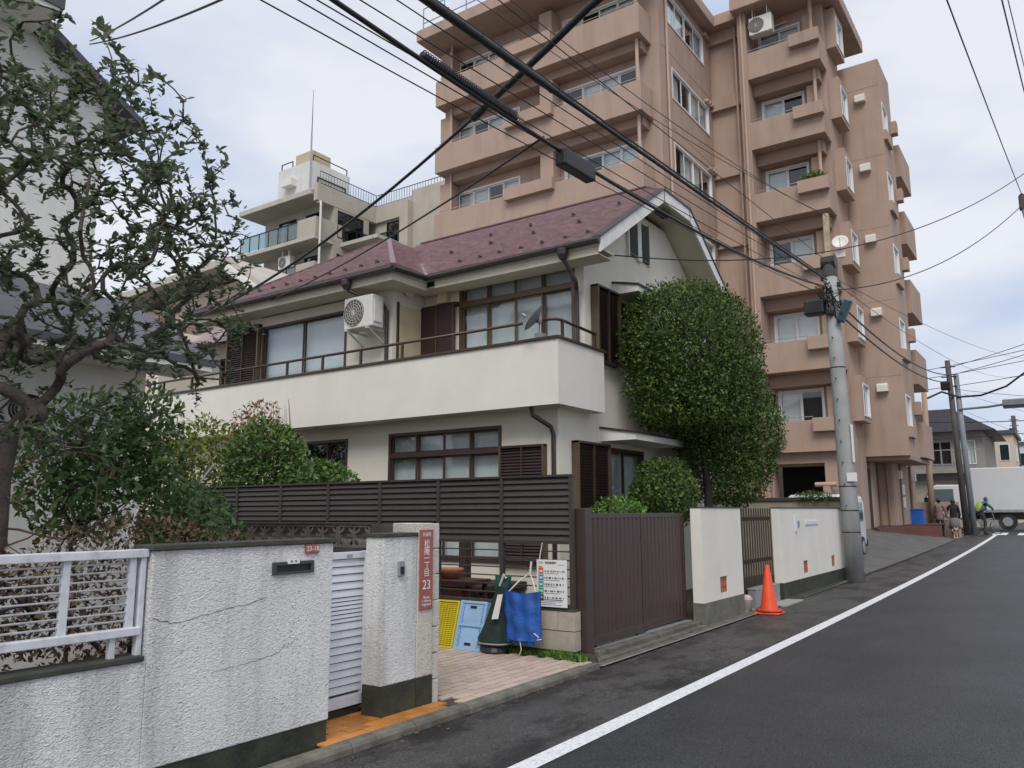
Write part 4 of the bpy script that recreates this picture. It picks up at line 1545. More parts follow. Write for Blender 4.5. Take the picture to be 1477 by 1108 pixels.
for k, z in enumerate(FL[2:6]):
    for j in range(3):
        MB().cyl((XA, 28.0 + j * .24, z + 2.5), (XA + .16, 28.0 + j * .24, z + 2.46), .085, .07, n=10).build('round_vent', M['salmon_pipe'], A)
for (x, y) in ((XA + .06, 24.3), (-9.1, 28.5), (-8.66, 27.95)):
    MB().cyl((x, y, 0), (x, y, TOP), .05, n=8).build('drainpipe', M['salmon_pipe'], A)
for z in FL[1:]:
    MB().box(XA, XA + .006, YAW + .2, 28.7, z + .02, z + .035).build('floor_joint', sdk, A)
# recess between the blocks
MB().box(XA, -8.83, 28.75, 28.95, 0, TOP + .3).build('recess_wall', sal, A)
for z in FL:
    MB().box(XA + .001, -8.83, 28.55, 28.75, z - .55, z - .03).build('recess_beam', sal, A)
MB().box(-9.74, -8.4, 28.1, 29.2, TOP - .08, TOP + .36).build('roof_slab', sal, A)
# tower B
YT, YTW, XT = 28.0, 29.05, -5.95
bh = [(-8.35, -6.75, z + 1.0, z + 2.3) for z in FL[:-1]]
MB().wall('y', YTW, .2, -8.82, XT - .2, 3.4, TOP + .3, bh).build('tower_wall', sal, A)
MB().box(XT - .2, XT, YTW, 31.2, 0, TOP + .3).build('tower_side', sal, A)
MB().box(-8.82, -8.5, YT, YTW, 0, TOP + .3).build('tower_pier', sal, A, bevel=.015)
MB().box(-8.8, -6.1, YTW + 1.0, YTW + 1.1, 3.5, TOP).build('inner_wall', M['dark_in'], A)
tw = MB()
tw.box(-8.95, -5.35, 27.6, 33.5, TOP - .05, TOP + .45)
tw.build('roof_slab', sal, A, bevel=.03)
for k, z in enumerate(FL[:-1]):
    mb = MB()
    mb.box(-8.5, -5.9, YT, YT + .14, z, z + 1.08)
    mb.box(-6.04, -5.9, YT + .14, YTW - .002, z, z + 1.08)
    mb.box(-8.5, -6.04, YT + .14, YTW - .002, z, z + .16)
    bl = mb.build('balcony', sal, A, bevel=.012)
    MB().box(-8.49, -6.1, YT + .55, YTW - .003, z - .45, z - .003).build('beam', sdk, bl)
    MB().box(-6.9, -5.86, YT - .24, YT + .02, z + .66, z + 1.12).build('planter_box', sal, A, bevel=.01)
    MB().cyl((-6.25, YT + .55, z + .1), (-6.25, YT + .55, z + 2.8), .065, n=10).build('downpipe', M['salmon_pipe'], A)
    MB().box(-6.6, -6.35, YTW - .3, YTW - .003, z + .163, z + 2.3).build('pier', sal, A)
    window(A, 'y', YTW, -8.35, -6.75, z + 1.0, z + 2.3, n=2, fr=.07, fmat='win_white', back=[('blind', 'dark_in'), ('curtain', 'blind'), ('dark_in', 'blind'), ('curtain', 'dark_in')][k % 4] and list([('blind', 'dark_in'), ('curtain', 'blind'), ('dark_in', 'blind'), ('curtain', 'dark_in')][k % 4]), glass='glass', proud=.03)
    rl_ = MB()
    rl_.tube([(-8.48, YT + .07, z + 1.2), (-6.95, YT + .07, z + 1.2)], .014, 6)
    rl_.build('guard_rail', M['galv'], bl)
    mb = MB()
    mb.tube([(-8.3, YTW - .05, z + 2.42), (-7.2, YTW - .1, z + 2.44)], .025, 6)
    mb.build('laundry_pole', M['vent_white'], bl)
    # bay window boxes on the street side of the tower
    b0 = z + 1.15
    mb = MB()
    mb.wall('x', -5.6, .349, 29.45, 30.85, b0 - .05, b0 + 1.55, [(29.65, 30.7, b0 + .12, b0 + 1.3)])
    by = mb.build('bay_box', sal, A)
    MB().box(-5.945, -5.93, 29.7, 30.65, b0 + .15, b0 + 1.28).build('bay_back', M['dark_in'], by)
    window(A, 'x', -5.6, 29.65, 30.7, b0 + .12, b0 + 1.3, n=2, fr=.06, fmat='win_white', back=[['dark_in', 'curtain'], ['curtain', 'dark_in']][k % 2], glass='glass', proud=.02, bdepth=.12)
for z in FL[1:-1]:
    MB().box(-5.85, -4.52, 31.194, 31.2, z + .02, z + .035).build('floor_joint', sdk, A)
# wing C, oversailing the entrance
cw_h = [(31.25, 32.35, z + 1.0, z + 2.15) for z in FL[:-2]]
MB().box(-8.5, -4.7, 31.2, 31.4, 3.42, 18.6).build('wing_wall', sal, A, bevel=.01)
MB().wall('x', -4.5, .2, 31.2, 33.4, 3.42, 18.6, cw_h).build('wing_side', sal, A)
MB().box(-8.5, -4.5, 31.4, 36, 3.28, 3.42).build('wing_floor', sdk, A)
MB().box(-8.4, -4.72, 33.2, 33.4, 3.42, 18.4).build('wing_rear', sal, A)
MB().box(-6.2, -4.95, 33.4, 36.5, 3.42, 18.0).build('wing_back_block', sal, A)
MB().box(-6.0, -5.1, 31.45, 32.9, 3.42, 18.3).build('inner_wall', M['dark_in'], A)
for k, z in enumerate(FL[:-2]):
    window(A, 'x', -4.5, 31.25, 32.35, z + 1.0, z + 2.15, n=2, fr=.06, fmat='win_white', back=['dark_in', 'curtain'], glass='glass', proud=.02)
    MB().box(-4.5, -4.38, 31.2, 32.4, z + .6, z + .98).build('sill_box', sal, A)
    MB().box(-4.95, -4.35, 33.75, 36.3, z, z + 1.35).build('balcony', sal, A, bevel=.012)
    MB().box(-4.5, -4.28, 33.0, 33.4, z + 1.55, z + 2.05).build('planter_box', sal, A, bevel=.01)
    vh = MB()
    vh.prism([(31.2, z + 2.27), (30.98, z + 2.27), (30.98, z + 2.5), (31.04, z + 2.56), (31.2, z + 2.56)], 'x', -5.38, -5.02)
    vh.build('vent_hood', M['vent_white'], A)
# ground floor
gf = MB().wall('y', 28.3, .25, -8.82, -5.95, 0, 3.47, [(-8.45, -6.72, .3, 3.1)])
gf.build('garage_wall', sal, A)
MB().box(-8.8, -6.0, 30.6, 30.7, 0, 3.4).build('garage_back', M['dark_in'], A)
MB().box(-6.72, -6.5, 27.9, 28.29, 0, 2.3).build('garage_pier', sal, A)
MB().cyl((-7.0, 28.05, 2.36), (-6.3, 28.05, 2.36), .08, n=10).build('pier_cap', M['salmon_pipe'], A)
MB().box(-7.5, -5.42, 33.0, 33.2, 0, 3.27).build('entrance_wall', sal, A)
MB().box(-6.15, -5.95, 31.9, 33.0, 0, 3.27).build('entrance_side', sal, A)
MB().box(-6.1, -5.98, 31.2, 31.9, 0, 3.0).build('entrance_shade', M['dark_in'], A)  # solid dark box painting in the shade of the open entrance slot
MB().box(-5.6, -5.4, 33.2, 38.2, 0, 3.27).build('entrance_street_wall', sal, A)
for x, y, z0, z1, r in ((-5.9, 32.93, .6, 3.3, .03), (-5.6, 32.93, .6, 3.3, .04), (-5.36, 34.4, .9, 3.3, .035), (-5.34, 36.6, .9, 3.3, .05)):
    MB().cyl((x, y, z0), (x, y, z1), r, n=8).build('service_pipe', mat('pipe_brown', (.25, .16, .12), .6), A)
for x, z in ((-5.4, 2.1), (-5.4, 1.6)):
    MB().box(x, x + .06, 34.5, 35.1, z, z + .4).build('meter_box', M['ac_white'], A, bevel=.01)
for y in (37.3, 33.9):
    MB().box(-5.4, -5.25, y, y + .25, 2.7, 3.0).build('wall_lamp', M['vent_white'], A)
# roof railing of block A
rr = MB()
for x in np.arange(-19.8, -10, 1.1):
    rr.cyl((x, 22.4, TOP + .36), (x, 22.4, TOP + 1.4), .025, n=6)
for z in (TOP + .75, TOP + 1.4):
    rr.tube([(-19.8, 22.4, z), (-9.9, 22.4, z)], .022, 6)
rr.build('roof_railing', mat('rail_blue', (.2, .32, .4), .5), A)
# roof railing of the tower street edge
rr = MB()
for y in np.arange(27.8, 33.4, .5):
    rr.cyl((-5.42, y, TOP + .44), (-5.42, y, TOP + .62), .03, n=6)
rr.build('roof_studs', M['galv'], A, kind='stuff')
# air conditioner on the top tower balcony
ac2 = thing('air_conditioner', 'pale air conditioner unit hung under the top tower balcony ceiling', 'air conditioner', (-8.0, 28.3, 19.4))
ac_unit(ac2, -8.35, -7.5, 27.95, 28.3, 19.25, 19.95, -8.08)
for x in (-8.2, -7.65):
    mb = MB()
    mb.bar((x, 27.98, 19.24), (x, 27.98, 20.3), .03, .03, (0, 1, 0))
    mb.bar((x, 28.27, 19.24), (x, 28.27, 20.3), .03, .03, (0, 1, 0))
    mb.bar((x, 27.96, 19.24), (x, 28.3, 19.24), .03, .03)
    mb.build('hanger', M['ac_white'], ac2)

# dish on the tower corner
td_ = thing('satellite_dish', 'small white satellite dish on the apartment tower street corner', 'satellite dish', (-5.75, 28.2, 10.2))
dax = Vector((.15, -.9, .4)).normalized()
drt = dax.to_track_quat('Z', 'Y').to_matrix()
MB().lathe([(.01, 0)] + [(.27 * k / 5, .08 * (k / 5) ** 2) for k in range(1, 6)] + [(.24, .05), (.01, -.015)], (-5.62, 27.8, 10.5), 22, drt).build('reflector', M['vent_white'], td_, smooth=True)
mb = MB()
mb.tube([(-5.85, 28.1, 10.1), (-5.62, 27.9, 10.1), (-5.62, 27.85, 10.5)], .025, 6)
mb.box(-5.8, -5.5, 27.8, 27.95, 10.0, 10.25)
mb.build('bracket', M['vent_white'], td_)
mb = MB()
mb.tube([Vector((-5.62, 27.8, 10.5)) + drt @ Vector((0, -.24, .06)), Vector((-5.62, 27.8, 10.5)) + dax * .26], .01, 5)
mb.build('feed_arm', M['galv'], td_)

# brick retaining wall and blue crates
bk = thing('brick_wall', 'low red brick retaining wall at the end of the apartment forecourt', 'wall', (-5.0, 34, .3))
a0, b0 = Vector((-5.62, 30.6, 0)), Vector((-4.42, 37.15, 0))
dv = (b0 - a0).normalized()
Lb = (b0 - a0).length
nv = Vector((dv.y, -dv.x, 0))
mb = MB()
mb.bar(a0 + Vector((0, 0, .5)) - nv * .12, b0 + Vector((0, 0, .5)) - nv * .12, .2, .8)
mb.build('mortar_core', M['grout'], bk)
mb = MB()
rb = Matrix((dv, nv, Vector((0, 0, 1)))).transposed()
for c in range(13):
    t = .1 + (.11 if c % 2 else 0)
    while t < Lb:
        mb.obox(a0 + dv * t - nv * .015 + Vector((0, 0, .13 + c * .062)), (.2, .03, .052), rb)
        t += .215
mb.build('bricks', M['brick'], bk, kind='stuff')
mb = MB()
mb.prism([(a0.x - .02, a0.y), (b0.x + .02, b0.y), (b0.x + .02, 38.6), (-7.4, 38.6), (-7.4, 33.3), (a0.x - .3, 33.3)], 'z', .9, .94)
mb.build('platform', M['grout'], bk)
sw_ = thing('salmon_wall', 'low salmon garden wall behind the two dog walkers', 'wall', (-5.2, 39.7, .4))
MB().box(-6.6, -3.98, 39.6, 39.8, .3, 1.85).build('wall_panel', sal, sw_)

# ================================================================== beige building in the back
B = thing('beige_building', 'beige tiled apartment building with glass balconies and white rooftop penthouse', 'building', (-36, 34, 0))
bt, bs = M['beige_tile'], M['beige_slab']
K = -35.73
bz = [18.0 - 2.8 * i for i in range(4)]
bh = []
for z in bz:
    bh += [(-40.9, -39.2, z + .3, z + 2.15), (-38.3, -36.9, z + .3, z + 2.15)]
MB().wall('y', 32.4, .25, -42.3, K - .25, 0, 20.8, bh).build('front_wall', bt, B)
MB().wall('x', K, .25, 32.4, 35.4, 0, 21.3, [(32.7, 34.9, z + .3, z + 2.05) for z in bz]).build('side_wall', bt, B)
MB().wall('y', 36.2, .25, K - .25, -32.6, 0, 21.3, [(-34.9, -32.75, z + .3, z + 2.1) for z in bz]).build('inner_wall', bt, B)
MB().box(-32.6, -31.9, 34.9, 36.4, 0, 20.6).build('pier', bt, B)
MB().box(-32.0, -29.2, 35.4, 40, 0, 21.4).build('east_block', bt, B)
MB().box(-42.3, K - .25, 36.3, 46, 0, 20.8).build('rear_block', bt, B)
MB().box(-43.0, -36.1, 30.8, 33, 20.6, 20.95).build('roof_slab', bs, B, bevel=.03)
MB().box(-42, K - .31, 33.0, 44, 20.951, 21.2).build('roof_slab', bs, B)
MB().box(K - .3, K + .02, 31.0, 36.2, 20.2, 21.3).build('parapet', bt, B)
MB().box(K, -32.6, 36.0, 36.22, 20.2, 21.32).build('parapet', bt, B)
for zi, z in enumerate(bz):
    MB().box(-43.1, K, 30.9, 32.39, z - .25, z).build('balcony_slab', bs, B, bevel=.02)
    MB().box(K, -32.6, 33.0, 36.19, z - .25, z).build('balcony_slab', bs, B, bevel=.02)
    MB().box(-37.35, K + .01, 30.95, 31.15, z, z + 1.15).build('parapet', bt, B)
    MB().box(K - .2, K + .01, 31.16, 33.1, z, z + 1.15).build('parapet', bt, B)
    for i in range(6):
        x0 = -42.9 + i * .925
        MB().box(x0 + .02, x0 + .905, 30.98, 31.0, z + .08, z + 1.05).build('glass_panel', M['glass_green'], B)
        MB().box(x0 - .02, x0 + .02, 30.96, 31.02, z, z + 1.1).build('rail_post', M['dark_metal'], B)
    MB().box(-42.95, -37.35, 30.96, 31.02, z + 1.05, z + 1.11).build('top_rail', M['dark_metal'], B)
    for i in range(2):
        MB().box(K + .12, K + .14, 33.15 + i * 1.1, 34.2 + i * 1.1, z + .08, z + 1.05).build('glass_panel', M['glass_green'], B)
        MB().box(K + .1, K + .16, 33.1 + i * 1.1, 33.15 + i * 1.1, z, z + 1.1).build('rail_post', M['dark_metal'], B)
    MB().box(K + .1, K + .16, 33.1, 35.4, z + 1.05, z + 1.11).build('top_rail', M['dark_metal'], B)
    for i in range(3):
        MB().box(K + .2 + i, K + 1.15 + i, 35.4, 35.42, z + .08, z + 1.05).build('glass_panel', M['glass_green'], B)
        MB().box(K + .15 + i, K + .2 + i, 35.38, 35.44, z, z + 1.1).build('rail_post', M['dark_metal'], B)
    MB().box(K + .1, -32.6, 35.38, 35.44, z + 1.05, z + 1.11).build('top_rail', M['dark_metal'], B)
    if zi < 2:
        window(B, 'y', 32.4, -40.9, -39.2, z + .3, z + 2.15, n=2, fmat='dark_metal', back='dark_in', glass='glass_dark')
        window(B, 'y', 32.4, -38.3, -36.9, z + .3, z + 2.15, n=2, fmat='dark_metal', back='dark_in', glass='glass_dark')
        window(B, 'x', K, 32.7, 34.9, z + .3, z + 2.05, n=2, fmat='dark_metal', back='dark_in', glass='glass_dark')
        window(B, 'y', 36.2, -34.9, -32.75, z + .3, z + 2.1, n=2, fmat='dark_metal', back='dark_in', glass='glass_dark')
mb = MB()
mb.tube([(K - .3, 31.3, 20.2), (K + .12, 31.2, 20.1), (K + .14, 31.2, 19.9), (K + .14, 31.2, 15.5)], .07, 8)
mb.build('drainpipe', M['vent_white'], B)
ph = MB().box(-42.2, -38.9, 33.2, 36.6, 21.2, 24.4).build('penthouse', M['pent_white'], B)
window(B, 'x', -38.9, 33.7, 36.2, 21.9, 23.4, n=2, fmat='dark_metal', back='dark_in', glass='glass_dark', proud=.1, depth=.0)
MB().box(-41.0, -39.3, 33.6, 35.2, 24.4, 25.4).build('water_tank', M['rust_cream'], B, bevel=.05)
mb = MB()
for a, b in (((-42.0, 33.3), (-40.9, 33.3)), ((-39.0, 33.4), (-39.0, 36.4))):
    mb.tube([(a[0], a[1], 24.85), (b[0], b[1], 24.85)], .04, 6)
    mb.tube([(a[0], a[1], 24.4), (a[0], a[1], 24.85)], .04, 6)
    mb.tube([(b[0], b[1], 24.4), (b[0], b[1], 24.85)], .04, 6)
mb.build('roof_rail', M['dark_metal'], B)
MB().box(-41.3, -40.3, 32.7, 33.2, 22.9, 23.4).build('air_unit', M['ac_white'], B)
MB().cyl((-38.88, 33.1, 22.0), (-38.88, 33.1, 26.0), .06, n=6).build('mast', M['galv'], B)
MB().cyl((-38.88, 33.1, 25.9), (-38.88, 33.1, 29.3), .035, .012, n=6).build('aerial', M['dark_metal'], B)
rr = MB()
for (a, b) in (((K, 31.2), (K, 36.0)), ((K, 36.05), (-31.5, 36.05)), ((-31.5, 36.05), (-29.3, 36.05))):
    n = int(math.dist(a, b) / .22)
    for i in range(n + 1):
        x, y = a[0] + (b[0] - a[0]) * i / n, a[1] + (b[1] - a[1]) * i / n
        rr.cyl((x, y, 21.3), (x, y, 22.1), .02, n=4)
    for z in (21.35, 22.1):
        rr.tube([(a[0], a[1], z), (b[0], b[1], z)], .03, 4)
rr.build('roof_railing', M['dark_metal'], B, kind='stuff')
ac3 = thing('air_conditioner', 'small pale air conditioner hung below the beige building balcony', 'air conditioner', (-38.8, 31.8, 16.4))
ac_unit(ac3, -39.6, -38.5, 31.4, 31.8, 16.55, 17.35, -39.2)
MB().box(-39.4, -39.3, 31.5, 31.7, 17.3, 17.8).build('hanger', M['ac_white'], ac3)
MB().box(-38.8, -38.7, 31.5, 31.7, 17.3, 17.8).build('hanger', M['ac_white'], ac3)

# ================================================================== neighbour house on the near left
N = thing('neighbour_house', 'pale rendered neighbour house with slate grey skirt roof behind the gnarled tree', 'house', (-9.5, 1, 0))
nw = M['neigh_wall']
MB().box(-12.5, -7.6, -7, 4.45, 0, 3.3).build('lower_wall', nw, N)
mb = MB()
mb.prism([(-6.97, 2.95), (-6.97, 3.02), (-7.35, 3.24), (-8.7, 3.9), (-8.7, 3.8), (-7.6, 2.95)], 'y', -7, 4.82)
mb.build('skirt_roof', M['neigh_roof'], N)
MB().box(-7.6, -6.98, -7, 4.78, 2.9, 2.948).build('soffit', M['neigh_soffit'], N)
mb = MB()
mb.prism([(-7, 3.2), (4.5, 3.2), (4.5, 6.25), (3.5, 6.85), (-7, 6.85)], 'x', -12.5, -8.95)
mb.build('upper_wall', nw, N)
mb = MB()
mb.prism([(4.88, 6.06), (4.88, 6.14), (3.55, 6.95), (3.3, 6.95), (3.3, 6.87), (3.5, 6.87)], 'x', -12.5, -8.72)
mb.build('roof_verge', M['neigh_roof'], N)
mb = MB()
mb.box(-12.5, -8.3, -7, 3.62, 6.72, 6.78)
mb.build('eave_soffit', M['neigh_soffit'], N)
mb = MB()
mb.box(-12.5, -8.28, -7, 3.66, 6.78, 7.02)
mb.build('eave_fascia', M['neigh_roof'], N)
MB().box(-7.6, -7.52, .2, 2.35, .3, 2.2).build('roller_shutter', M['galv'], N)
for zz in np.arange(.35, 2.2, .06):
    pass
mb = MB()
for zz in np.arange(.35, 2.2, .05):
    mb.box(-7.521, -7.508, .22, 2.33, zz, zz + .035)
mb.build('shutter_slats', M['white_alu'], N, kind='stuff')
MB().box(-7.6, -7.42, 2.42, 2.62, 0, 2.9).build('corner_post', M['wood_dark'], N)
MB().box(-7.6, -7.45, 3.0, 3.5, 2.2, 2.23).build('hose_shelf', M['galv'], N)
mb = MB()
for k in range(3):
    mb.tube([(-7.45 + .02 * k, 3.3 + (.16 - .02 * k) * math.cos(a), 2.4 + (.13 - .02 * k) * math.sin(a)) for a in np.linspace(0, 2 * math.pi, 21)], .012, 5, cap=False)
mb.build('hose_coil', M['black'], N)

# peach gabled house behind the neighbour
Ph = thing('peach_house', 'peach gabled house with brown boards glimpsed behind the tree branches', 'house', (-19, 14, 0))
mb = MB()
mb.prism([(-24, 0), (-15.9, 0), (-15.9, 6.6), (-17.6, 7.75), (-24, 7.4)], 'y', 13, 20)
mb.build('wall', M['peach'], Ph)
mb = MB()
mb.prism([(-15.35, 6.45), (-15.2, 6.6), (-17.6, 8.15), (-24.2, 7.9), (-24.2, 7.72), (-17.6, 7.95)], 'y', 12.3, 20)
mb.build('roof', M['beige_slab'], Ph)
mb = MB()
mb.prism([(-15.3, 6.3), (-15.3, 6.5), (-17.6, 7.98), (-17.6, 7.75)], 'y', 12.25, 12.31)
mb.build('verge_board', M['fascia'], Ph)
MB().box(-20.6, -17.5, 12.95, 13.0, 5.6, 6.9).build('brown_board', M['brown_board'], Ph)
MB().box(-22.5, -20.9, 12.95, 13.0, 5.9, 7.2).build('brown_board', M['brown_board'], Ph)
MB().box(-18.9, -18.2, 12.93, 12.96, 6.1, 6.7).build('window', M['galv'], Ph)

# ================================================================== houses at the end of the street
Fh = thing('corner_house', 'grey two-storey house with dark tiled roof beyond the street crossing', 'house', (-7, 55, .5))
gy = mat('grey_render', (.3, .28, .25), .85, .08, 2, dirt=(.18, .17, .15), dscale=1, damt=.4, streak=True)
MB().wall('y', 53, .2, -10.5, -3.8, .5, 6.1, [(-6.6, -5.4, 4.1, 5.5), (-5.0, -4.2, 4.1, 5.5)]).build('front_wall', gy, Fh)
MB().box(-4.0, -3.8, 53.2, 62, .5, 6.1).build('side_wall', gy, Fh)
MB().box(-10.3, -4.2, 54.5, 54.6, .5, 6).build('inner_wall', M['dark_in'], Fh)
mb = MB()
mb.prism([(-11.2, 6.0), (-3.1, 6.0), (-5.2, 7.3), (-9.0, 7.3)], 'y', 52.3, 62.5)
mb.build('roof', M['neigh_roof'], Fh)
window(Fh, 'y', 53, -6.6, -5.4, 4.1, 5.5, n=2, fmat='galv', back='dark_in', glass='glass')
window(Fh, 'y', 53, -5.0, -4.2, 4.1, 5.5, n=2, fmat='win_white', back='blind', glass='glass')
mb = MB()
mb.box(-10.5, -3.9, 52.2, 52.3, 3.9, 3.96)
mb.box(-10.5, -3.9, 52.2, 52.3, 4.9, 4.95)
for x in np.arange(-10.4, -3.9, .5):
    mb.box(x, x + .04, 52.22, 52.28, 3.96, 4.9)
mb.build('balcony_rail', M['galv'], Fh)
MB().box(-10.5, -3.85, 52.2, 52.99, 3.6, 3.88).build('balcony_slab', gy, Fh)
MB().box(-10.2, -4.2, 52.9, 52.98, .5, 3.2).build('garage_shutter', mat('roller_cream', (.36, .33, .26), .6, .08), Fh)
for (nm, x0, x1, y0, y1, z1, m_, lb) in (
        ('pale_house', -5.2, -2.9, 66, 74, 6.8, 'peach', 'pale cream house standing behind the grey corner house'),
        ('balcony_flats', -4.6, -2.6, 84, 96, 7.2, 'pent_white', 'small white flats with railed balconies far down the street'),
        ('distant_block', -1.9, -.4, 150, 160, 7.6, 'pent_white', 'pale square block at the far end of the street')):
    t = thing(nm, lb, 'building', ((x0 + x1) / 2, (y0 + y1) / 2, .6))
    MB().box(x0, x1, y0, y1, .5, z1).build('wall', M[m_], t)
    MB().box(x0 - .2, x1 + .2, y0 - .2, y1 + .2, z1, z1 + .25).build('roof', M['neigh_roof'], t)
    for k in range(2 if y0 < 100 else 3):
        for j in range(2):
            zz = z1 - 1.9 - k * 2.5
            aa = x0 + .25 + j * (x1 - x0) / 2
            wd = (x1 - x0) / 2 - .5
            w_ = MB().box(aa, aa + wd, y0 - .03, y0 + .02, zz, zz + 1.2).build('window', M['win_white'], t)
            MB().box(aa + .06, aa + wd - .06, y0 - .05, y0 - .03, zz + .06, zz + 1.14).build('pane', M['glass_dark'], w_)
            w_ = MB().box(x1 - .02, x1 + .03, y0 + 1 + j * 4, y0 + 3 + j * 4, zz, zz + 1.2).build('window', M['win_white'], t)
            MB().box(x1 + .03, x1 + .05, y0 + 1.1 + j * 4, y0 + 2.9 + j * 4, zz + .06, zz + 1.14).build('pane', M['glass_dark'], w_)
        if nm == 'balcony_flats':
            MB().box(x1, x1 + .7, y0, y1, zz - .7, zz - .5).build('balcony', M['pent_white'], t)
            MB().box(x1 + .64, x1 + .7, y0, y1, zz - .5, zz + .4).build('balcony_rail', M['galv'], t)
# ================================================================== foliage builders


def norm(a):
    return a / np.maximum(np.linalg.norm(a, axis=1, keepdims=True), 1e-9)


def leaf_arrays(Cn, D, Nn, L, W, big=False):
    """leaf blades: centre-base points Cn, axis D, normal Nn, length L, width W"""
    n = len(Cn)
    D = norm(D)
    S = norm(np.cross(D, Nn))
    Nn = norm(np.cross(S, D))
    L, W = L[:, None], W[:, None]
    if big:
        V = np.stack([Cn, Cn + D * L * .3 + S * W * .5, Cn + D * L * .68 + S * W * .42 - Nn * L * .03, Cn + D * L - Nn * L * .14,
                      Cn + D * L * .68 - S * W * .42 - Nn * L * .03, Cn + D * L * .3 - S * W * .5, Cn + D * L * .5 - Nn * W * .16], 1)
        T = np.array([(0, 1, 6), (1, 2, 6), (2, 3, 6), (3, 4, 6), (4, 5, 6), (5, 0, 6)])
    else:
        V = np.stack([Cn, Cn + D * L * .45 + S * W * .5 + Nn * W * .12, Cn + D * L, Cn + D * L * .45 - S * W * .5 + Nn * W * .12], 1)
        T = np.array([(0, 1, 2), (0, 2, 3)])
    k = V.shape[1]
    F = (T[None] + (np.arange(n) * k)[:, None, None]).reshape(-1, 3)
    return V.reshape(-1, 3), F


def rand_unit(n):
    return norm(NPR.normal(size=(n, 3)))


def lump(P, seed=0.0, f=3.1):
    return (np.sin(P[:, 0] * f + seed) + np.sin(P[:, 1] * f * 1.3 + seed * 2.1) + np.sin(P[:, 2] * f * 1.1 + seed * .7)) / 3


def crown_pts(n, c, r, shell=.55, seed=0.0, rough=.12, pw=2.0, zcut=None):
    """points through a lumpy ellipsoid, denser to the outside; returns points and outward directions"""
    U = rand_unit(n)
    if pw != 2.0:
        U = U / (np.sum(np.abs(U) ** pw, axis=1, keepdims=True) ** (1 / pw))
    rad = 1 - shell * NPR.rand(n) ** 2.2
    rad *= 1 + rough * lump(U * np.array(r), seed, 4.3) + rough * .7 * lump(U * np.array(r), seed * 3 + 1, 13.0) + NPR.normal(size=n) * .03 + .09 * (NPR.rand(n) > .985) * NPR.rand(n)
    P_ = np.array(c) + U * rad[:, None] * np.array(r)
    O = norm(U / np.array(r))
    if zcut is not None:
        m = P_[:, 2] > zcut
        P_, O = P_[m], O[m]
    return P_, O


def foliage(name, sets, m, parent, ln, wr=.5, big=False, lift=.5):
    P_ = np.concatenate([s[0] for s in sets])
    O = np.concatenate([s[1] for s in sets])
    n = len(P_)
    D = norm(rand_unit(n) + O * .7 + np.array([0, 0, .15]))
    Nn = norm(O * lift + np.array([0, 0, .6]) + rand_unit(n) * .55)
    L = NPR.uniform(ln[0], ln[1], n)
    V, F = leaf_arrays(P_ - D * L[:, None] * .5, D, Nn, L, L * wr * NPR.uniform(.8, 1.15, n), big)
    return raw(name, V, F, m, parent, kind=None)


def grow(base_nodes, targets, rnd, step=.14, wig=.03, sag=0.0, tip_r=.003, pipe=.46, minlen=0.0):
    """gnarled branch graph: each target is joined to the nearest grown node"""
    nodes = [np.array(p, float) for p in base_nodes]
    par = [-1] + list(range(len(base_nodes) - 1))
    tips = []
    order = sorted(range(len(targets)), key=lambda i: np.linalg.norm(targets[i] - nodes[-1]))
    for i in order:
        t = targets[i]
        arr = np.array(nodes)
        d = np.linalg.norm(arr - t, axis=1)
        d[:max(1, len(base_nodes) // 2)] += 3
        j = int(np.argmin(d))
        cur = j
        p = nodes[j].copy()
        dirp = (p - nodes[par[j]]) if par[j] >= 0 else np.array([0, 0, 1.])
        dirp /= max(np.linalg.norm(dirp), 1e-6)
        guard = 0
        while np.linalg.norm(t - p) > step * .6 and guard < 40:
            v = t - p
            dist = np.linalg.norm(v)
            v = v / dist
            dirp = dirp * .4 + v * .6 + np.array([rnd.gauss(0, wig), rnd.gauss(0, wig), rnd.gauss(0, wig) + sag]) * 3
            dirp /= np.linalg.norm(dirp)
            p = p + dirp * min(step, dist)
            nodes.append(p.copy())
            par.append(cur)
            cur = len(nodes) - 1
            guard += 1
        tips.append(cur)
    cnt = np.zeros(len(nodes))
    for t in tips:
        cnt[t] += 1
    for i in range(len(nodes) - 1, 0, -1):
        cnt[par[i]] += cnt[i]
    R = tip_r * np.maximum(cnt, 1) ** pipe
    return nodes, par, R, tips


def branch_mesh(name, nodes, par, R, m, parent, n=6):
    N_ = np.array(nodes)
    idx = [i for i in range(len(nodes)) if par[i] >= 0]
    A0 = N_[[par[i] for i in idx]]
    A1 = N_[idx]
    r0 = np.minimum(R[[par[i] for i in idx]], R[idx] * 1.35)
    r1 = R[idx]
    D = norm(A1 - A0)
    ref = np.where(np.abs(D[:, 2:3]) < .9, np.array([[0, 0, 1.]]), np.array([[1., 0, 0]]))
    U = norm(np.cross(D, ref))
    Wv = np.cross(D, U)
    V = []
    for k in range(n):
        a = 2 * math.pi * k / n
        V.append(A0 - D * r0[:, None] * .3 + (U * math.cos(a) + Wv * math.sin(a)) * r0[:, None])
    for k in range(n):
        a = 2 * math.pi * k / n
        V.append(A1 + (U * math.cos(a) + Wv * math.sin(a)) * r1[:, None])
    V = np.stack(V, 1)
    T = np.array([(k, (k + 1) % n, n + (k + 1) % n, n + k) for k in range(n)])
    F = (T[None] + (np.arange(len(idx)) * 2 * n)[:, None, None]).reshape(-1, 4)
    return raw(name, V.reshape(-1, 3), F, m, parent, smooth=True)


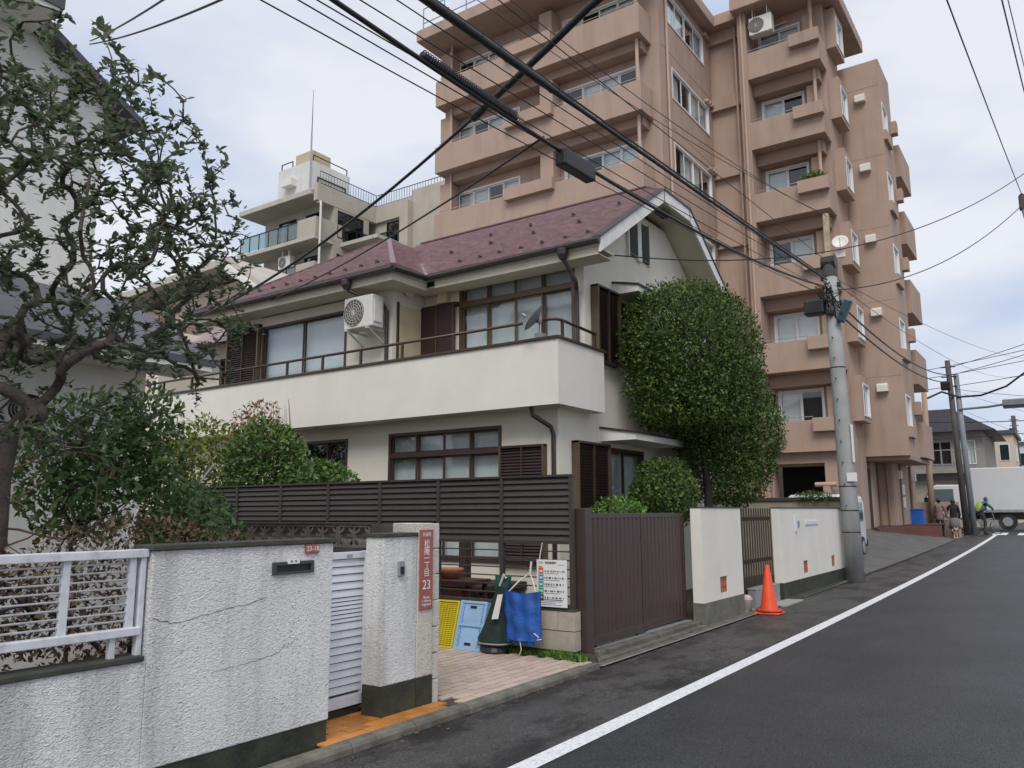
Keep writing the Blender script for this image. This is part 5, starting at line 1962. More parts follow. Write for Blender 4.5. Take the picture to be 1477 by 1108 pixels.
def rosette(tips_pos, tips_dir, per, ln, wr, m, name, parent, big=True):
    P_, D, Nn, L = [], [], [], []
    for p, d in zip(tips_pos, tips_dir):
        k = RND.randint(*per)
        for i in range(k):
            a = RND.uniform(0, 2 * math.pi)
            e = np.array([math.cos(a), math.sin(a), RND.uniform(-.2, .5)])
            v = e * .9 + d * RND.uniform(.1, .9)
            P_.append(p - d * RND.uniform(0, .12))
            D.append(v)
            Nn.append(np.array([0, 0, 1.]) + d * .3 + np.array([RND.gauss(0, .35), RND.gauss(0, .35), 0]))
            L.append(RND.uniform(*ln))
    L = np.array(L)
    V, F = leaf_arrays(np.array(P_), np.array(D), np.array(Nn), L, L * wr, big)
    return raw(name, V, F, m, parent)


# ================================================================== gnarled garden tree behind the near wall
T = thing('garden_tree', 'gnarled evergreen tree with bare twisting branches behind the white rail fence', 'tree', (-5.3, 2.2, .09))
tr = random.Random(4)
tg = []
while len(tg) < 1150:
    u = np.array([tr.uniform(-1, 1) for _ in range(3)])
    q = np.linalg.norm(u)
    if q > 1 or q < .35:
        continue
    p = np.array([-5.2, 2.3, 3.2]) + u * np.array([.85, 1.5, 1.55])
    if p[2] < 1.75 or (p[2] > 4.0 and p[1] > 3.35):
        continue
    if p[2] < 2.5 and tr.random() < .62:
        continue
    tg.append(p)
base = [(-5.3, 2.2, .05), (-5.31, 2.2, .5), (-5.28, 2.19, .95), (-5.25, 2.22, 1.35), (-5.22, 2.2, 1.7), (-5.2, 2.22, 2.0)]
nodes, par, Rr, tips = grow(base, tg, tr, step=.085, wig=.03, tip_r=.0032, pipe=.375)
Rr[:6] = np.maximum(Rr[:6], [.075, .062, .058, .055, .052, .048])
branch_mesh('trunk', nodes, par, Rr, M['bark'], T, 7)
tp, td = [], []
for t in tips:
    d = nodes[t] - nodes[par[t]]
    td.append(d / max(np.linalg.norm(d), 1e-6))
    tp.append(nodes[t])
    if tr.random() < .75:
        k = par[t]
        if par[k] >= 0:
            d2 = rand_unit(1)[0] * .6 + np.array([0, 0, .7])
            tp.append(nodes[k])
            td.append(d2 / np.linalg.norm(d2))
rosette(tp, td, (7, 12), (.036, .07), .44, M['leaf_tree'], 'crown', T)

# ================================================================== clipped evergreen over the cream wall
TT = thing('clipped_tree', 'tall dense clipped evergreen tree with domed top overhanging the cream wall', 'tree', (-5.0, 13.1, .05))
s1 = crown_pts(44000, (-5.08, 12.85, 4.05), (.96, 1.42, 1.2), .6, 1.3, .07, 3.8)
s2 = crown_pts(32000, (-4.98, 14.05, 2.95), (.9, 1.3, 1.3), .6, 2.2, .09, 2.2)
foliage('crown', [s1, s2], M['leaf_top'], TT, (.035, .085), .5)
tg = [np.array(p) for p in np.concatenate([s1[0][:90], s2[0][:70]])]
nodes, par, Rr, tips = grow([(-5.0, 13.1, .03), (-5.0, 13.12, .6), (-5.02, 13.08, 1.2), (-5.03, 13.1, 1.8), (-5.05, 13.0, 2.6), (-5.05, 12.9, 3.4)], tg, tr, step=.25, wig=.03, tip_r=.005, pipe=.47)
Rr[:4] = np.maximum(Rr[:4], [.09, .085, .08, .07])
branch_mesh('trunk', nodes, par, Rr, M['bark_dark'], TT)


def shrub(name, label, parts, m, ln, wr=.5, base=None, cat='shrub', stems=14, group=None, bark='bark_dark', lift=.5, big=False):
    c0 = parts[0][1]
    b = base or (c0[0], c0[1], .06)
    t = thing(name, label, cat, b, group)
    sets = [crown_pts(n, c, r, sh, i * 1.7 + c[0], .14) for i, (n, c, r, sh) in enumerate(parts)]
    foliage('foliage', sets, m, t, ln, wr, big, lift)
    tg = []
    for s in sets:
        tg += [np.array(p) for p in s[0][:stems]]
    nd, pr, R_, _ = grow([b, (b[0], b[1], b[2] + .12), (b[0], b[1], b[2] + .25)], tg, tr, step=.16, wig=.04, tip_r=.004, pipe=.42)
    branch_mesh('stem', nd, pr, R_, M[bark], t, 5)
    return t


shrub('round_shrub', 'dark rounded evergreen shrub at the foot of the clipped tree', [(6500, (-5.25, 11.75, 1.8), (.5, .68, .52), .5)], M['leaf_top'], (.05, .08))
shrub('small_shrub', 'small bright green shrub peeping over the brown sliding gate', [(3600, (-5.0, 9.75, 1.2), (.42, .62, .5), .6)], M['leaf_grass'], (.045, .075))
shrub('broadleaf_shrub', 'broad-leaved green shrub against the neighbour wall behind the gnarled tree', [(2900, (-6.25, 3.2, 1.85), (.45, .5, .62), .8), (1500, (-6.3, 3.7, 2.1), (.4, .32, .5), .8)], M['leaf_dark'], (.05, .09), .42, big=True)
shrub('glossy_shrub', 'glossy leafy shrub beside the openwork block wall', [(2300, (-5.75, 3.8, 1.28), (.42, .34, .46), .7), (900, (-6.3, 4.1, 1.4), (.4, .28, .36), .7)], M['leaf_dark'], (.045, .085), .42, big=True)
shrub('azalea_hedge', 'low reddish brown azalea hedge behind the rail fence', [(5200, (-4.85, 2.9, 1.02), (.36, .95, .46), .6), (3000, (-4.8, 1.7, 1.0), (.34, .6, .4), .6)], M['leaf_red'], (.03, .055), .45)
shrub('lime_shrub', 'yellow-green leafy shrub behind the louver fence beside the balcony', [(3200, (-12.6, 8.5, 2.25), (.95, .6, .95), .6), (1600, (-13.7, 8.5, 1.9), (.9, .5, .9), .6)], M['leaf_lime'], (.07, .12), .42, big=True)
shrub('mid_shrub', 'rounded mid-green garden shrub under the white balcony', [(4600, (-10.55, 8.3, 2.2), (.9, .55, .72), .55)], M['leaf_green'], (.07, .115), .42, big=True)
shrub('low_shrub', 'low fresh green shrub just above the louver fence before a dark window', [(3000, (-9.4, 8.35, 1.86), (.74, .45, .46), .55)], M['leaf_green'], (.065, .105), .42, big=True)
dry = shrub('dry_shrub', 'withered brown shrub with upright bare twigs below the balcony', [(900, (-11.2, 8.6, 2.75), (.62, .4, .6), .8)], M['leaf_dry'], (.07, .12), .45, stems=60, bark='twig_tan')
mb = MB()
for i in range(26):
    x = -11.15 + RND.uniform(-.5, .6)
    y = 8.75 + RND.uniform(-.25, .25)
    h = RND.uniform(2.9, 3.42)
    mb.tube([(x * .6 - 11.15 * .4, y, 2.2), (x, y, 2.7), (x + RND.uniform(-.12, .12), y, h)], [.012, .009, .003], 4)
mb.build('twigs', mat('twig_red', (.13, .06, .045), .9), dry, kind='stuff')
shrub('wall_plant', 'sparse trailing plant growing over the lot wall coping', [(420, (-4.75, 18.82, 1.83), (.42, .12, .12), .8)], M['leaf_dark'], (.05, .09), .4, base=(-4.75, 18.8, 1.79), stems=6)
shrub('balcony_plant', 'dark potted plant in a tower balcony planter box', [(500, (-6.4, 27.9, 13.12), (.45, .12, .2), .8)], M['leaf_dark'], (.08, .13), .4, base=(-6.4, 27.88, 12.99), stems=6)
# bare straggling twigs at the rail fence
bt_ = thing('bare_bush', 'bare tan straggling twigs rising beside the dark house post', 'shrub', (-5.3, 2.0, .09))
tg = []
for i in range(42):
    tg.append(np.array([-5.4 + tr.uniform(-.5, .45), 2.35 + tr.uniform(-.55, .75), tr.uniform(1.2, 2.0)]))
nd, pr, R_, tps = grow([(-5.4, 2.0, .05), (-5.38, 2.03, .4), (-5.36, 2.08, .8)], tg, tr, step=.12, wig=.06, tip_r=.003, pipe=.4)
branch_mesh('stem', nd, pr, R_, M['twig_tan'], bt_, 5)
rosette([nd[t] for t in tps[:9]], [np.array([0, 0, 1.])] * 9, (1, 3), (.05, .08), .45, M['leaf_lime'], 'leaf_tuft', bt_)['kind'] = 'stuff'
# garden prop pole
tag(MB().tube([(-10.95, 6.9, 1.35), (-10.9, 7.6, 2.25)], .018, 8).build('prop_pole', mat('prop_blue', (.28, .34, .36), .5, .1)), 'slim blue-grey garden pole leaning over the louver fence', 'pole')
# weeds at the foot of the block footing
gr = []
n = 900
xs = NPR.uniform(-5.15, -4.0, n)
ys = 7.1 + NPR.uniform(-.09, .04, n) - np.maximum(0, (xs + 4.35)) * .25 * NPR.rand(n)
Pn = np.stack([xs, ys, np.full(n, .055)], 1)
Dd = norm(np.array([0, 0, 1.]) + rand_unit(n) * .75)
Dd[:, 2] = np.abs(Dd[:, 2])
L = NPR.uniform(.03, .085, n) * np.where(xs > -4.45, 1.2, .9)
V, F = leaf_arrays(Pn, Dd, rand_unit(n), L, L * .28)
wd = raw('weeds', V, F, M['leaf_grass'], None)
wd['kind'] = 'stuff'
wd['label'] = 'green weeds sprouting along the foot of the block footing'
mb = MB()
mb.ell((-4.1, 7.22, .04), (.1, .13, .06), 9, 6)
tag(mb.build('mossy_stone', M['moss_base'], smooth=True), 'mossy stone at the foot of the brown gate post', 'stone')

# scattered litter of dry leaves and grit in the gutter
n = 240
xs = -3.9 + np.abs(NPR.normal(size=n)) * .12
ys = NPR.uniform(2.5, 18, n)
Pn = np.stack([xs, ys, np.array([zg(v) for v in ys]) + .014], 1)
keep = (np.abs(ys - 12.05) > .25)
Pn = Pn[keep]
n = len(Pn)
Dd = rand_unit(n)
Dd[:, 2] = .08
L = NPR.uniform(.012, .045, n)
V, F = leaf_arrays(Pn, Dd, np.array([[0, 0, 1.]]) + rand_unit(n) * .25, L, L * .5)
lt = raw('leaf_litter', V, F, M['leaf_dry'], None)
lt['kind'] = 'stuff'
lt['label'] = 'dry leaf bits scattered along the road edge gutter'
# ================================================================== utility poles and overhead lines
UP = thing('utility_pole', 'weathered concrete utility pole beside the long cream wall', 'utility pole', (-3.81, 18.0, .05))
MB().tube([(-3.81, 18, 0), (-3.84, 18, 2.2), (-3.87, 18, 4.6), (-3.9, 18, 6.95)], [.19, .175, .155, .135], 18).build('shaft', M['pole'], UP, smooth=True)
for z, r in ((1.05, .186), (1.5, .184), (2.0, .18), (4.55, .16), (6.0, .147)):
    MB().lathe([(r, -.012), (r + .004, 0), (r, .012)], (-3.81 - z * .0125, 18, z), 18).build('band', M['dark_metal'], UP)
MB().box(-3.8, -3.6, 17.8, 17.83, 2.1, 2.28).build('tag_plate', M['sign_white'], UP)
mb = MB()
mb.box(-3.955, -3.845, 17.945, 18.055, 6.9, 8.05)
mb.build('top_sleeve', M['pipe_tan'], UP)
MB().cyl((-4.05, 18, 6.9), (-3.75, 18, 6.9), .17, n=12).build('collar', M['dark_metal'], UP)
MB().lathe([(.16, 0), (.165, .2), (.15, .3)], (-3.9, 18, 6.6), 14).build('cap_ring', M['pole_dark'], UP)
mb = MB()
mb.box(-4.45, -4.02, 17.75, 18.05, 5.75, 6.08)
mb.build('splice_box', M['black'], UP, bevel=.04)
MB().obox((-3.62, 17.85, 5.75), (.16, .2, .5), Matrix.Rotation(math.radians(25), 3, 'Y')).build('terminal_box', mat('teal_box', (.02, .06, .075), .4), UP, bevel=.03)
for i in range(9):
    z = 5.7 + RND.uniform(0, .95)
    a = RND.uniform(0, 6.28)
    MB().obox((-3.89 + .17 * math.cos(a), 18 + .17 * math.sin(a), z), (.08, .08, .1)).build('clamp', M['dark_metal'], UP, bevel=.01)
mb = MB()
for i in range(7):
    p = [(-3.9 + RND.uniform(-.3, .3), 17.85 + RND.uniform(-.15, .1), 5.6 + RND.uniform(0, 1.0)) for _ in range(5)]
    mb.tube(p, .012, 5)
mb.build('loose_wires', M['cable'], UP, kind='stuff')
for z in np.arange(1.6, 6.2, .45):
    MB().cyl((-3.83 - z * .0125, 17.9, z), (-3.83 - z * .0125, 17.78, z), .012, n=6).build('step_bolt', M['dark_metal'], UP)
MB().box(-3.68, -3.66, 17.9, 18.05, 2.5, 3.3).build('guard_strip', M['sign_white'], UP)


def pole(x, y, h, r0, r1, m, label, lean=(0, 0), nm='utility_pole', extras=True):
    zb_ = zg(y)
    t = thing(nm, label, 'utility pole', (x, y, zb_))
    MB().tube([(x, y, zb_ - .1), (x + lean[0], y + lean[1], zb_ + h)], [r0, r1], 14).build('shaft', M[m], t, smooth=True)
    if extras:
        mb = MB()
        mb.box(x + lean[0] - .35, x + lean[0] + .05, y - .2, y + .2, zb_ + h - 1.35, zb_ + h - .95)
        mb.build('splice_box', M['black'], t, bevel=.05)
        for i in range(3):
            z = zb_ + h - .3 - i * .45
            MB().cyl((x + lean[0] - .3, y, z), (x + lean[0] + .3, y, z), .03, n=6).build('cross_arm', M['dark_metal'], t)
    return t


pole(-3.86, 40.85, 7.85, .14, .11, 'pole_dark', 'dark leaning utility pole near the street crossing beside cyclist', (-.17, 0))
pole(-3.6, 41.0, 7.2, .13, .11, 'pole_grey', 'blue-grey steel pole standing against the dark utility pole', (-.15, 0), 'steel_pole', False)
pole(-5.0, 39.3, 6.3, .13, .11, 'pole_tan', 'slim tan pole behind the low salmon wall', (.1, 0), 'tan_pole', False)
pole(-2.9, 72, 8.0, .2, .15, 'pole_dark', 'far utility pole down the street before the pale house', (-.1, 0))
pole(-2.75, 90, 7.6, .2, .15, 'pole_grey', 'farthest utility pole beside the small white flats', (-.1, 0))
# pole on the right, mostly out of view
rp_ = thing('street_pole', 'slender leaning pole with insulators at the right roadside', 'utility pole', (1.2, 24, .1))
MB().tube([(1.2, 24, .05), (.02, 24, 7.3), (-.3, 24, 9.5)], [.14, .09, .075], 12).build('shaft', M['pole_grey'], rp_, smooth=True)
for k in range(3):
    z = 9.5 - k * .26
    MB().cyl((-.33 + k * .04, 24, z), (.5, 24, z), .03, n=6).build('cross_arm', M['dark_metal'], rp_)
    MB().lathe([(.03, 0), (.07, .05), (.045, .09), (.07, .14), (.03, .18)], (-.3 + k * .03, 24, z + .02), 10).build('insulator', M['dark_metal'], rp_)
MB().obox((-.3, 24, 9.45), (.16, .16, .4)).build('switch_box', M['pole_dark'], rp_, bevel=.03)

CG = 'overhead cables above the street'


def cable(pts, r, label, n=14, sag=0.0, group=None, cat='cable', m='cable', nm='overhead_cable', seg=6):
    pts = [Vector(p) for p in pts]
    out = []
    if len(pts) == 2:
        for i in range(n + 1):
            t = i / n
            p = pts[0].lerp(pts[1], t)
            p.z -= sag * 4 * t * (1 - t)
            out.append(p)
    else:
        out = pts
    o = MB().tube(out, r, seg).build(nm, M[m], smooth=True)
    tag(o, label, cat, group)
    return o


# heavy lashed bundle along the street
T1 = thing('overhead_bundle', 'heaviest black lashed cable bundle running to the concrete pole', 'cable', (-3.8, 4, 5.5), CG)
pts = [(-3.8, y, 5.22 + .064 * y + (.0008 * (y - 10) ** 2 - .04)) for y in np.arange(-14, 17.9, .8)]
MB().tube(pts, [(.038 if p[1] < 6.4 else .022) for p in pts], 8).build('main_cable', M['cable'], T1, smooth=True)
MB().tube([(p[0], p[1], p[2] + .055) for p in pts], .012, 5).build('messenger_wire', M['cable'], T1)
mb = MB()
hel = []
for i in range(520):
    y = -2 + i * .036
    z = 5.22 + .064 * y + (.0008 * (y - 10) ** 2 - .04)
    rr_ = .048 if y < 6.4 else .031
    hel.append((-3.8 + rr_ * math.cos(i * .9), y, z + .012 + rr_ * math.sin(i * .9)))
mb.tube(hel, .004, 4)
mb.build('lashing', M['cable'], T1)


def z2(y):
    return 5.03 + .006 * (y - 3.2) ** 2


T2 = thing('overhead_trunk_cable', 'sagging black trunk cable carrying a long rectangular splice box', 'cable', (-3.9, 6.8, 5.1), CG)
pts = [(-3.9, y, z2(y)) for y in np.arange(-12, 17.8, .6)]
MB().tube(pts, .02, 8).build('main_cable', M['cable'], T2, smooth=True)
MB().tube([(-3.9, y, z2(y) + .03 + .012) for y in np.arange(4.4, 5.8, .1)], .034, 8).build('wrapped_section', M['cable'], T2, smooth=True)
mb = MB()
for y in np.arange(4.4, 5.7, .03):
    mb.tube([(-3.9 + .046 * math.cos(a), y + .012 * a, z2(y) + .045 + .046 * math.sin(a)) for a in np.linspace(0, 6.28, 9)], .005, 4)
mb.build('spiral_guard', M['cable'], T2, kind='stuff')
an = math.atan2(z2(7.2) - z2(6.5), .7)
bxo = MB().obox((-3.9, 6.82, z2(6.82) - .06), (.13, .64, .18), Matrix.Rotation(an, 3, 'X')).build('splice_box', M['black'], T2, bevel=.02)
# slender lines between the poles
for i, (x, zp, z4, sg_) in enumerate(((-3.95, 6.45, 5.35, .12), (-4.0, 6.3, 5.25, .18), (-4.02, 6.15, 5.2, .2), (-3.98, 6.55, 5.55, .1), (-4.08, 6.2, 5.15, .25), (-3.75, 6.75, 5.95, .05))):
    cable([(x, 17.85, zp), (x, -8, z4 - (zp - z4) * .85)], .006, 'thin black wire strung along the street to the concrete pole', 30, sg_, CG)
cable([(-3.85, 17.9, 7.95), (-6.3, -4, 9.2)], .006, 'lower thin wire rising from the concrete pole sleeve over the house', 26, .9, CG)
cable([(-3.88, 17.9, 8.0), (-9.0, -4, 11.5)], .006, 'higher thin wire climbing from the concrete pole sleeve above the roofs', 26, 1.0, CG)
# cable crossing over to the house: slender below, sheathed above
T3 = thing('sheathed_cable', 'thick sheathed cable climbing from the house corner across the street', 'cable', (-9.0, 8.4, 6.4), CG)
a_, b_ = Vector((-14.0, 9.3, 5.42)), Vector((-4.0, 7.54, 7.39))
pts = [a_.lerp(b_, t) for t in np.linspace(0, 1.42, 24)]
pts = [p - Vector((0, 0, .42 * max(0, 4 * t * (1 - t)))) if t < 1 else p for p, t in zip(pts, np.linspace(0, 1.42, 24))]
MB().tube(pts[:15], .022, 8).build('slender_section', M['cable'], T3, smooth=True)
MB().tube(pts[13:], .045, 10).build('sheath', M['cable'], T3, smooth=True)
for k in (13, 18):
    d = (pts[k + 1] - pts[k - 1]).normalized()
    MB().tube([pts[k] - d * .12, pts[k] + d * .1], .06, 10).build('coupling', M['cable'], T3)
# service drops
cable([(-12.0, 9.4, 5.45), (-3.9, 6.2, 5.12)], .012, 'service wire dropping from the trunk cable to the bay eave', 18, .12, CG)
cable([(-6.05, 10.78, 5.62), (.35, 25, 10.95)], .011, 'wire from the house gable corner passing the concrete pole', 24, 1.1, CG)
cable([(-3.75, 17.9, 6.25), (-.3, 24, 9.4)], .011, 'wire linking the concrete pole to the right roadside pole', 18, .5, CG)
cable([(-8.5, 4.05, 6.66), (-3.4, 2.42, 4.31)], .008, 'twisted service wire leaving the neighbour house eave', 16, .05, CG)
cable([(-8.5, 4.05, 6.7), (-3.4, 2.1, 4.17)], .007, 'slimmer service wire leaving the neighbour house eave', 16, .03, CG)
for z, zf_, wd_ in ((6.1, 7.6, 'upper'), (5.85, 7.25, 'lower')):
    cable([(-3.85, 18.1, z), (-4.02, 40.8, zf_)], .022, wd_ + ' of two black cables from the concrete pole to the far dark pole', 20, .45, CG)
cable([(-3.85, 18.1, 6.5), (-2.0, 60, 10)], .007, 'thin wire running on down the street past the far poles', 20, .8, CG)
cable([(-3.85, 18.1, 6.6), (-1.0, 60, 11)], .007, 'higher thin wire running on down the street past the far poles', 20, .5, CG)
# lines above the crossing
for (a, b, sg_, r) in (((-9, 41.5, 7.6), (6, 40, 9.4), .2, .014), ((-9, 41.5, 7.3), (6, 40, 8.9), .25, .014), ((-9, 42, 7.0), (6, 40.5, 8.2), .3, .014),
                       ((-4.0, 40.8, 7.9), (6, 36, 10.2), .25, .014), ((-4.0, 40.8, 7.55), (6, 36, 9.7), .3, .014), ((-3.8, 40.8, 6.9), (4, 44, 6.2), .2, .01),
                       ((-9, 44, 6.2), (6, 44, 6.0), .5, .02), ((-9, 50, 5.4), (6, 50, 6.0), .2, .016), ((-3.6, 42, 6.0), (3, 60, 4.5), .4, .008), ((-3.6, 42, 6.8), (5, 62, 5.5), .2, .008)):
    cable([a, b], r, 'black cable slung across the far street crossing', 14, sg_, CG)
cable([(-4.9, 39.3, 6.35), (-4.3, 40.2, 6.75), (-3.7, 40.9, 6.55), (-2.8, 40.5, 6.5), (-1.8, 40, 6.75), (0, 39, 7.9)], .045, 'thick drooping cable swung between the far poles', group=CG)
# high lines at the upper right
cable([(-.3, 24, 9.7), (-.9, 2, 6.6)], .01, 'line climbing overhead from the switch box of the right roadside pole', 16, .1, CG)
cable([(.3, 24, 9.6), (-.35, 3, 6.6)], .01, 'line climbing overhead from the upper arm of the right roadside pole', 16, .1, CG)
cable([(.48, 24, 9.0), (-.3, 3, 6.3)], .006, 'thinnest line climbing overhead from the lower arm of the right roadside pole', 16, .1, CG)
# overhead signal seen end on
sgn_ = thing('signal_box', 'grey overhead traffic signal housing on its long arm', 'traffic signal', (-3.7, 41, .4))
MB().tube([(-3.75, 40.9, 5.98), (-2.6, 40.6, 5.98), (-1.95, 40.4, 6.02)], .05, 8).build('arm', M['pole_grey'], sgn_)
MB().box(-2.02, -.7, 40.2, 40.6, 5.84, 6.22).build('housing', M['pole_grey'], sgn_, bevel=.05)
MB().box(-2.0, -.72, 40.17, 40.2, 5.9, 5.96).build('visor', M['dark_metal'], sgn_)
# ================================================================== things in the tiled court
# folding crates leaning on the fence footing


def leaning(name, label, cat, x0, x1, yb, zb_, L, tilt, build):
    t = thing(name, label, cat, ((x0 + x1) / 2, yb, zb_))
    rot = Matrix.Rotation(-tilt, 3, 'X')           # local z runs up the leaning face

    def P_(x, d, h):
        v = rot @ Vector((0, d, h))
        return (x, yb + v.y, zb_ + v.z)

    def lbox(mb, a0, a1, d0, d1, h0, h1):
        ps = [P_(a0, d0, h0), P_(a1, d0, h0), P_(a1, d1, h0), P_(a0, d1, h0), P_(a0, d0, h1), P_(a1, d0, h1), P_(a1, d1, h1), P_(a0, d1, h1)]
        mb.add(ps, [(0, 3, 2, 1), (4, 5, 6, 7), (0, 1, 5, 4), (1, 2, 6, 5), (2, 3, 7, 6), (3, 0, 4, 7)])
    build(t, lbox)
    return t


def yellow_crate(t, lb):
    x0, x1, L = -5.9, -5.575, .5
    mb = MB()
    for a in ((x0, x0 + .018, 0, .09, 0, L), (x1 - .018, x1, 0, .09, 0, L), (x0 + .018, x1 - .018, 0, .09, 0, .018), (x0 + .018, x1 - .018, 0, .09, L - .018, L)):
        lb(mb, *a)
    mb.build('frame', M['yellow'], t)
    mb = MB()
    for k in range(22):
        h = .03 + k * .0205
        lb(mb, x0 + .018, x1 - .018, .012, .022, h, h + .011)
    for k in range(7):
        a = x0 + .04 + k * .042
        lb(mb, a, a + .008, .016, .026, .018, L - .018)
    mb.build('mesh_base', M['yellow'], t, kind='stuff')
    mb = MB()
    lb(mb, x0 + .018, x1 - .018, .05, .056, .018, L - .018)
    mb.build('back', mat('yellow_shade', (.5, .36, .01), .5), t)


leaning('yellow_crate', 'yellow mesh plastic crate leaning on the block footing', 'crate', -5.9, -5.575, 6.9, .064, .5, math.radians(17), yellow_crate)


def blue_crate(t, lb):
    x0, x1, L = -5.56, -5.2, .51
    mb = MB()
    lb(mb, x0, x1, .012, .1, 0, L)
    mb.build('body', M['blue_lt'], t, bevel=.006)
    mb = MB()
    for a in ((x0, x1, 0, .0118, 0, .025), (x0, x1, 0, .0118, L - .025, L), (x0, x0 + .03, 0, .0118, .025, L - .025), (x1 - .03, x1, 0, .0118, .025, L - .025), (x0 + .03, x1 - .03, 0, .0118, L * .5 - .012, L * .5 + .012)):
        lb(mb, *a)
    mb.build('rim', M['blue_lt'], t)
    mb = MB()
    for k in range(16):
        h = .03 + k * .029
        for a in (x0 + .045, x1 - .06):
            lb(mb, a + .008 * (k % 2), a + .008 * (k % 2) + .012, .004, .0119, h, h + .016)
    lb(mb, x0 + .03, x1 - .03, .006, .0119, L * .5 - .022, L * .5 - .013)
    mb.build('lattice', M['blue_md'], t, kind='stuff')
    for h in (.05, L - .075):
        mb = MB()
        lb(mb, (x0 + x1) / 2 - .04, (x0 + x1) / 2 + .04, .003, .0125, h, h + .024)
        mb.build('grip_slot', M['black'], t)


leaning('blue_crate', 'pale blue folding crate leaning beside the yellow crate', 'crate', -5.56, -5.2, 6.9, .064, .51, math.radians(17), blue_crate)

# folded dark green net bundle in a pot
nb = thing('net_bundle', 'folded dark green net bundle standing in a black pot', 'net', (-5.06, 6.98, .06))
MB().lathe([(.14, 0), (.15, .02), (.13, .06), (.1, .1)], (-5.06, 6.98, .062), 16).build('pot', M['black'], nb)
mb = MB()
prof = []
base_i = len(mb.v)
for i, (r, z, dx) in enumerate(((.12, .12, 0), (.19, .16, 0), (.185, .19, 0), (.15, .33, .03), (.12, .48, .06), (.09, .62, .09), (.07, .72, .11), (.075, .77, .12))):
    for k in range(24):
        a = 2 * math.pi * k / 24
        rr_ = r * (1 + .12 * math.sin(a * 6 + z * 4) * (1 if i > 1 else .2))
        mb.v.append((-5.06 + dx + rr_ * math.cos(a), 6.98 + rr_ * .75 * math.sin(a), z))
for i in range(7):
    for k in range(24):
        k2 = (k + 1) % 24
        mb.f.append((i * 24 + k, i * 24 + k2, (i + 1) * 24 + k2, (i + 1) * 24 + k))
mb.f.append(tuple(7 * 24 + k for k in range(24)))
mb.build('folds', M['net_green'], nb, smooth=True)
pts = [(-5.06 + .193 * math.cos(a), 6.98 + .147 * math.sin(a), .16) for a in np.linspace(0, 2 * math.pi, 25)]
MB().tube(pts, .008, 5, cap=False).build('hem', M['galv'], nb)
for dx in (-.04, .03):
    MB().tube([(-4.96 + dx, 6.98, .7), (-4.93 + dx * 2, 6.97, .84)], [.045, .03], 8).build('bundle_end', M['teal'], nb)
MB().tube([(-4.96, 6.93, .74), (-4.9, 6.92, .86), (-4.88, 6.93, .82)], .012, 6).build('tie_strap', M['rope'], nb)

# blue bag hung on the fence by rope
bg = thing('blue_bag', 'bright blue drawstring sheet bag hanging from the fence by white rope', 'bag', (-4.7, 6.92, .17))
mb = MB()
NXb, NZb = 14, 12
for side in (0, 1):
    for j in range(NZb + 1):
        v = j / NZb
        for i in range(NXb + 1):
            u = i / NXb
            w = .4 + .03 * v
            x = -4.69 - w / 2 + w * u + .02 * (1 - v)
            z = .22 + .45 * v + .035 * abs(u - .5) * 2 * v ** 2
            bulge = math.sin(math.pi * u) * (.06 - .03 * v) + .012 * math.sin(u * 17 + v * 3) + .008 * math.sin(v * 14 + u * 6)
            y = 6.93 - bulge if side == 0 else 6.965
            mb.v.append((x, y, z))
o_ = (NXb + 1) * (NZb + 1)
for s_ in (0, 1):
    for j in range(NZb):
        for i in range(NXb):
            a = s_ * o_ + j * (NXb + 1) + i
            mb.f.append((a, a + 1, a + NXb + 2, a + NXb + 1))
for j in range(NZb):
    for i in (0, NXb):
        a = j * (NXb + 1) + i
        mb.f.append((a, a + NXb + 1, o_ + a + NXb + 1, o_ + a))
mb.build('bag_body', M['blue_bag'], bg, smooth=True)
mb = MB()
for i in range(13):
    u = i / 12
    x = -4.86 + .34 * u
    mb.v += [(x, 6.9 - .02 * math.sin(i * 2.1), .27), (x + .01, 6.92 - .02 * math.sin(i * 2.1 + 1), .185 + .012 * math.sin(i * 1.1))]
mb.f = [(2 * i, 2 * i + 2, 2 * i + 3, 2 * i + 1) for i in range(12)]
mb.build('bag_hem', M['blue_bag'], bg, smooth=True)
MB().tube([(-4.87, 6.94, .67), (-4.8, 7.04, .78), (-4.74, 7.17, .86), (-4.62, 7.05, .78), (-4.53, 6.95, .68)], .009, 6).build('rope_loop', M['rope'], bg, smooth=True)
MB().tube([(-4.74, 7.17, .85), (-4.735, 7.19, .98)], .012, 6).build('rope_loop', M['rope'], bg)
MB().tube([(-4.52, 6.9, .3), (-4.45, 6.88, .27), (-4.48, 6.89, .24), (-4.43, 6.9, .25)], .006, 5).build('loose_cord', M['rope'], bg)
MB().tube([(-4.68, 6.88, .24), (-4.66, 6.88, .13), (-4.69, 6.89, .08)], .005, 5).build('loose_cord', M['rope'], bg)
mb = MB()
mb.add([(-4.93, 6.85, .66), (-4.86, 6.84, .665), (-4.91, 6.83, .42), (-5.0, 6.84, .41)], [(0, 1, 2, 3)])
mb.add([(-4.93, 6.855, .66), (-4.86, 6.845, .665), (-4.91, 6.835, .42), (-5.0, 6.845, .41)], [(3, 2, 1, 0)])
mb.build('paper_tag', M['sign_white'], bg)

